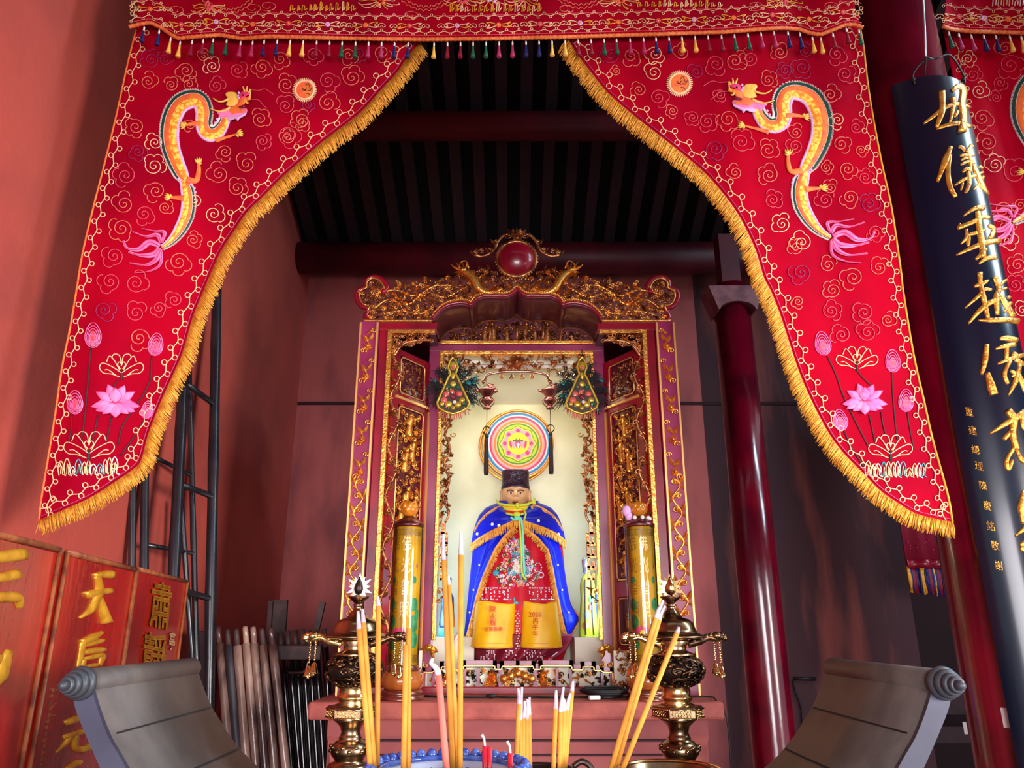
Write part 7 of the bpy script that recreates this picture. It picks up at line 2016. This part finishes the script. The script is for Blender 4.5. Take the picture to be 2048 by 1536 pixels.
def poles():
    Y = 3.55; names = ['leftmost', 'dark grey second', 'third', 'tallest fourth', 'fifth', 'sixth', 'seventh and last']
    tops = [(436, 1254), (454, 1257), (472, 1258), (490, 1253), (506, 1254), (523, 1257), (541, 1256)]
    lows = [(455, 1470), (475, 1500), (492, 1512), (513, 1536), (531, 1536), (549, 1536), (572, 1536)]
    for i, (tp, lo) in enumerate(zip(tops, lows)):
        a = P(*tp, Y + .05); b = P(*lo, Y); d = b - a; g = a + d * (a.z / (a.z - b.z)); r = .0185
        t = thing('carrying_pole', names[i] + ' pole of the worn row in front, between ladder and altar table', 'pole', g, 'worn carrying poles leaning in a row')
        s = a + d.normalized() * .075
        rn = random.Random(i)
        m = MB(); pts = [s + (g - s) * q / 16 for q in range(17)]; m.tube(pts, [r * (1 + rn.uniform(-.06, .06)) for q in range(17)], 14); m.build('shaft', 'pole_grey' if i == 1 else 'pole_worn', t)
        m = MB(); m.tube([a, a + d.normalized() * .01, s + d.normalized() * .006], [r * .55, r * .66, r * .70], 12); m.build('tenon', 'pole_worn' if i in (0, 3, 4, 6) else 'pole_tip', t)
    Y2 = 3.72; dk = [(560, 1264), (575, 1262), (590, 1260), (604, 1258), (617, 1260), (630, 1261), (648, 1258)]
    for i, tp in enumerate(dk):
        a = P(*tp, Y2 + .04); b = P(tp[0] + (24 if i < 2 else 18), 1536, Y2); d = b - a; g = a + d * (a.z / (a.z - b.z)); r = .0165
        s = a + d.normalized() * .085
        t = thing('carrying_pole', ('first', 'second', 'third', 'fourth', 'fifth', 'sixth', 'last')[i] + ' glossy black pole from the left in the dark row beside the altar table', 'pole', g, 'black carrying poles behind the worn row')
        m = MB(); m.tube([s + (g - s) * q / 8 for q in range(9)], r, 14); m.build('shaft', 'pole_black', t)
        m = MB(); m.tube([a, s], [r * .8, r], 12); m.build('tenon', 'pole_tip', t)
    z0 = P(600, 1300, Y2 - .04).z
    p0, p1 = P(553, 1304, Y2 - .045), P(642, 1306, Y2 - .045)
    m = MB().box((p0 + p1) / 2, ((p1 - p0).length, .022, .062)); tag(m.build('tie_bar', 'pole_tip', bevel=.004), 'brown wooden bar tied across the black poles', 'bar')
    q0, q1 = P(573, 1346, Y2 - .05), P(610, 1342, Y2 - .05)
    m = MB(); m.tube(cr([tuple(q0), tuple((q0 + q1) / 2 + Vector((0, 0, -.004))), tuple(q1), tuple(q1 + Vector((.012, 0, .05)))], 4), .011, 8); tag(m.build('iron_hook', 'pole_black'), 'black iron hook between the black poles under the bar', 'hook')
    for tp, w, lab in (((561, 1200), .075, 'broad split dark plank standing behind the pole rows'), ((646, 1204), .028, 'narrow dark lath tilting behind the black poles')):
        a = P(*tp, 4.0); b = P(tp[0] - (6 if w > .05 else 20), 1290, 4.0); d = (b - a); g = a + d * (a.z / (a.z - b.z))
        ang = atan2(d.x, -d.z)
        m = MB(); m.box((a + g) / 2, (w, .024, (g - a).length), 0, Matrix.Rotation(-ang, 3, 'Y') if 0 else Matrix.Rotation(atan2(a.x - g.x, a.z - g.z), 3, 'Y'))
        if w > .05: m.box((a + g) / 2 + Vector((-w * .55, -.02, -.005)), (.022, .02, (g - a).length), 0, Matrix.Rotation(atan2(a.x - g.x, a.z - g.z), 3, 'Y'))
        tag(m.build('wooden_plank', 'pole_tip'), lab, 'plank')
    x = P(392, 1300, 3.6).x
    m = MB(); m.bar(x - .06, x + .055, 3.66, 3.72, 0, P(392, 1262, 3.66).z)
    tag(m.build('dark_crate', 'wood_dark', bevel=.004), 'dark wooden box end between the narrow red board and the ladder', 'box')
    x = P(432, 1300, 3.66).x
    m = MB(); rn = random.Random(3)
    for j in range(26):
        xx = x - .02 + .04 * rn.random(); m.tube([(xx, 3.66, P(432, 1320, 3.66).z + .01), (xx + rn.uniform(-.03, .03), 3.62, P(432, 1320, 3.66).z - .35), (xx + rn.uniform(-.05, .05), 3.62, P(432, 1320, 3.66).z - .8)], .003, 4)
    m.tube([(x, 3.655, P(432, 1320, 3.66).z + .06), (x, 3.655, 0)], .012, 8)
    o = m.build('straw_broom', 'wood_dark'); tag(o, 'brown straw broom squeezed between the ladder and the worn poles', 'broom')
poles()

# ------------------------------------------------------------------ black couplet board hung on the front column
PR = .178; PC = Vector((FX + .012, FY, 0))
def plank_hit(px, py, off=0.0):
    d = ray(px, py); R = PR + off
    a = d.x ** 2 + d.y ** 2; o = CAM - PC
    b = 2 * (o.x * d.x + o.y * d.y); c = o.x ** 2 + o.y ** 2 - R * R
    D = b * b - 4 * a * c
    s = (-b - sqrt(max(0, D))) / (2 * a)
    p = CAM + d * s
    n = Vector((p.x - PC.x, p.y - PC.y, 0)).normalized()
    return p, n
def couplet():
    pt = plank_hit(1895, 152)[0]
    t = thing('couplet_board', 'curved black lacquered board with raised gold characters hung on the right front column', 'board', (PC.x, PC.y - PR, pt.z))
    a0, a1 = radians(-47), radians(44)
    m = MB(); n = 28; zt, zb = pt.z, .55
    vs = []
    for k_ in range(n + 1):
        a = a0 + (a1 - a0) * k_ / n
        for R, z in ((PR, zb), (PR, zt), (PR - .022, zt), (PR - .022, zb)): vs.append((PC.x + R * sin(a), PC.y - R * cos(a), z))
    fs = [(k_ * 4 + j, k_ * 4 + (j + 1) % 4, (k_ + 1) * 4 + (j + 1) % 4, (k_ + 1) * 4 + j) for k_ in range(n) for j in range(4)] + [(3, 2, 1, 0), (n * 4, n * 4 + 1, n * 4 + 2, n * 4 + 3)]
    m.add(vs, fs, 0, True)
    o = m.build('board', 'lacquer_black', t); e = o.modifiers.new('split', 'EDGE_SPLIT'); e.split_angle = radians(40)
    sc = (plank_hit(1901, 300)[0] - plank_hit(1900, 300)[0]).length
    pf = lambda x, y: (*plank_hit(x, y), sc * .8)
    def ch(strokes, f, h=.7):
        m = MB()
        for pts, w in strokes:
            q = [f(p) for p in pts]; s_ = f((1, 0))[0] - f((0, 0))[0]
            stroke(m, q, [x * s_ * 1.2 for x in w] if hasattr(w, '__len__') else w * s_ * 1.2, pf, 0, h)
        m.build('character', 'letter_gold', t)
    A = lambda p: (1820 + p[0] * .16275, 150 + p[1] * .16275)
    ch([([(390, 200), (395, 330), (385, 470), (325, 645)], [34, 32, 34, 18]), ([(165, 600), (290, 505), (390, 425), (500, 372), (620, 355), (745, 400)], [12, 19, 22, 22, 20, 14]), ([(515, 190), (600, 135), (655, 190), (635, 340), (650, 500), (640, 700)], [22, 30, 36, 36, 38, 42]), ([(525, 275), (535, 370), (490, 590)], [30, 26, 12]), ([(590, 440), (545, 520)], 20), ([(325, 660), (480, 610), (610, 595), (750, 635)], [14, 22, 26, 18])], A)
    ch([([(500, 880), (430, 1060), (335, 1315)], [22, 38, 16]), ([(500, 980), (465, 1180), (490, 1370), (560, 1500)], [14, 26, 28, 22]), ([(590, 885), (640, 890), (672, 940)], 18), ([(760, 865), (690, 950)], [26, 14]), ([(610, 990), (700, 985), (800, 990)], 16), ([(625, 1045), (700, 1020), (780, 1060)], 14), ([(620, 1105), (710, 1065), (800, 1085)], 16), ([(710, 930), (735, 1040), (750, 1160)], 20), ([(640, 1195), (705, 1150), (765, 1185)], 20), ([(545, 1360), (660, 1285), (800, 1235), (900, 1190)], [10, 18, 18, 12]), ([(715, 1190), (725, 1330), (690, 1430), (665, 1440)], [22, 26, 20, 8]), ([(650, 1320), (625, 1420)], 14), ([(770, 1090), (830, 1230), (895, 1370), (965, 1470)], [18, 26, 26, 12]), ([(905, 1240), (850, 1340), (780, 1410)], [14, 18, 8]), ([(845, 1120), (900, 1150)], 16)], A)
    B = lambda p: (1880 + p[0] * .1953, 380 + p[1] * .1953)
    ch([([(450, 185), (380, 180), (310, 215), (235, 268)], [24, 22, 16, 6]), ([(385, 220), (400, 380), (425, 540), (440, 690)], [22, 26, 30, 26]), ([(180, 390), (330, 330), (430, 280), (510, 285)], [20, 20, 20, 18]), ([(205, 340), (180, 400)], 10), ([(270, 400), (268, 490), (210, 555)], [14, 18, 6]), ([(295, 470), (285, 580)], 18), ([(285, 460), (380, 435), (470, 405)], 16), ([(495, 360), (550, 405), (515, 500)], [18, 20, 22]), ([(165, 668), (320, 595), (470, 540), (615, 520)], [9, 20, 26, 24]), ([(365, 712), (440, 640), (470, 600)], [14, 18, 18]), ([(395, 755), (480, 700), (575, 690)], [10, 20, 22])], B)
    ch([([(405, 845), (412, 960), (450, 1130), (490, 1320)], [24, 20, 24, 20]), ([(345, 990), (430, 960), (495, 925)], 18), ([(255, 1210), (400, 1080), (450, 1020), (530, 1020)], [8, 18, 18, 10]), ([(290, 1370), (400, 1240), (500, 1160), (600, 1120)], [10, 22, 24, 22]), ([(390, 1335), (520, 1335), (680, 1330), (800, 1345)], [8, 22, 24, 28]), ([(560, 885), (600, 1000), (575, 1100), (585, 1280)], [22, 24, 26, 18]), ([(600, 1015), (650, 940), (690, 920)], [10, 14, 12]), ([(640, 1020), (690, 1000)], 12), ([(620, 1075), (680, 1180), (755, 1300)], [16, 24, 22]), ([(725, 1150), (655, 1255)], [16, 8]), ([(690, 1090), (720, 1110)], 16)], B)
    Cc = lambda p: (1900 + p[0] * .3253, 640 + p[1] * .3253)
    ch([([(225, 150), (215, 250), (195, 335)], [13, 17, 9]), ([(230, 325), (250, 400), (270, 460)], [12, 22, 22]), ([(305, 115), (350, 112), (412, 125)], [8, 15, 14]), ([(280, 178), (340, 160), (400, 150)], [6, 13, 12]), ([(350, 150), (345, 250)], 11), ([(292, 270), (370, 240), (450, 215)], [6, 12, 12]), ([(385, 200), (420, 230)], 12), ([(370, 250), (335, 330), (355, 395)], [10, 12, 10]), ([(370, 310), (400, 330), (380, 350)], 8), ([(430, 270), (405, 370), (360, 465)], [10, 14, 5]), ([(420, 330), (470, 440)], [10, 14]), ([(400, 240), (460, 280)], 12)], Cc)
    ch([([(245, 700), (330, 645), (400, 605), (460, 560)], [6, 14, 18, 14]), ([(355, 555), (390, 610), (385, 700), (410, 800)], [18, 20, 18, 16]), ([(380, 680), (330, 735)], [12, 12]), ([(405, 770), (350, 860), (360, 915), (385, 860)], [9, 12, 14, 8]), ([(410, 800), (440, 860), (500, 890)], [8, 14, 12]), ([(440, 560), (455, 680)], 14)], Cc)
    ch([([(452, 1050), (440, 1150), (448, 1255)], [8, 22, 10]), ([(398, 1330), (450, 1290), (510, 1260)], [5, 14, 14]), ([(430, 1390), (470, 1360)], 14), ([(430, 1400), (470, 1420)], 14)], Cc)
    small = '重建總理陳慶銘敬謝'
    pos = [(1938, 823), (1945, 861), (1951, 899), (1958, 932), (1966, 971), (1974, 1011), (1981, 1052), (1990, 1091), (1998, 1131)]
    for s_, (x, y) in zip(small, pos):
        g = MB(); glyph(g, s_, lambda a, b, h: plank_hit(x + a * 17 + b * -3, y - b * 20 + a * 2.5, h)[0] if True else None, 0, .002); g.build('small_character', 'letter_gold', t)
    # wire hangers
    w = MB()
    for s_, (p, q) in enumerate((((1826, 160), (1848, 132)), ((1926, 160), (1902, 120)))):
        a = plank_hit(*p)[0]
        c = [a + Vector((0, -.004, -.02)), a + Vector((0, -.006, .02)), plank_hit(*q)[0] + Vector((0, 0, .02)), plank_hit(1866 + 6 * s_, 118)[0]]
        w.tube(cr([tuple(v) for v in c], 5), .0035, 6); w.ball(a, .008, 0, 8, 6)
    w.tube([plank_hit(1849, 152)[0], plank_hit(1849, 118)[0] + Vector((0, -.01, 0)), plank_hit(1866, 118)[0]], .003, 6)
    w.build('wire_hanger', 'wire_dark', t)
    w = MB(); w.tube([plank_hit(1850, 122)[0] + Vector((0, -.006, 0)), plank_hit(1848, 60)[0] + Vector((0, -.006, 0)), plank_hit(1843, -60)[0] + Vector((0, .0, 0)), Vector((FX - .06, FY - .14, 4.4))], .003, 6); w.build('hanging_wire', 'wire_pale', t)
couplet()
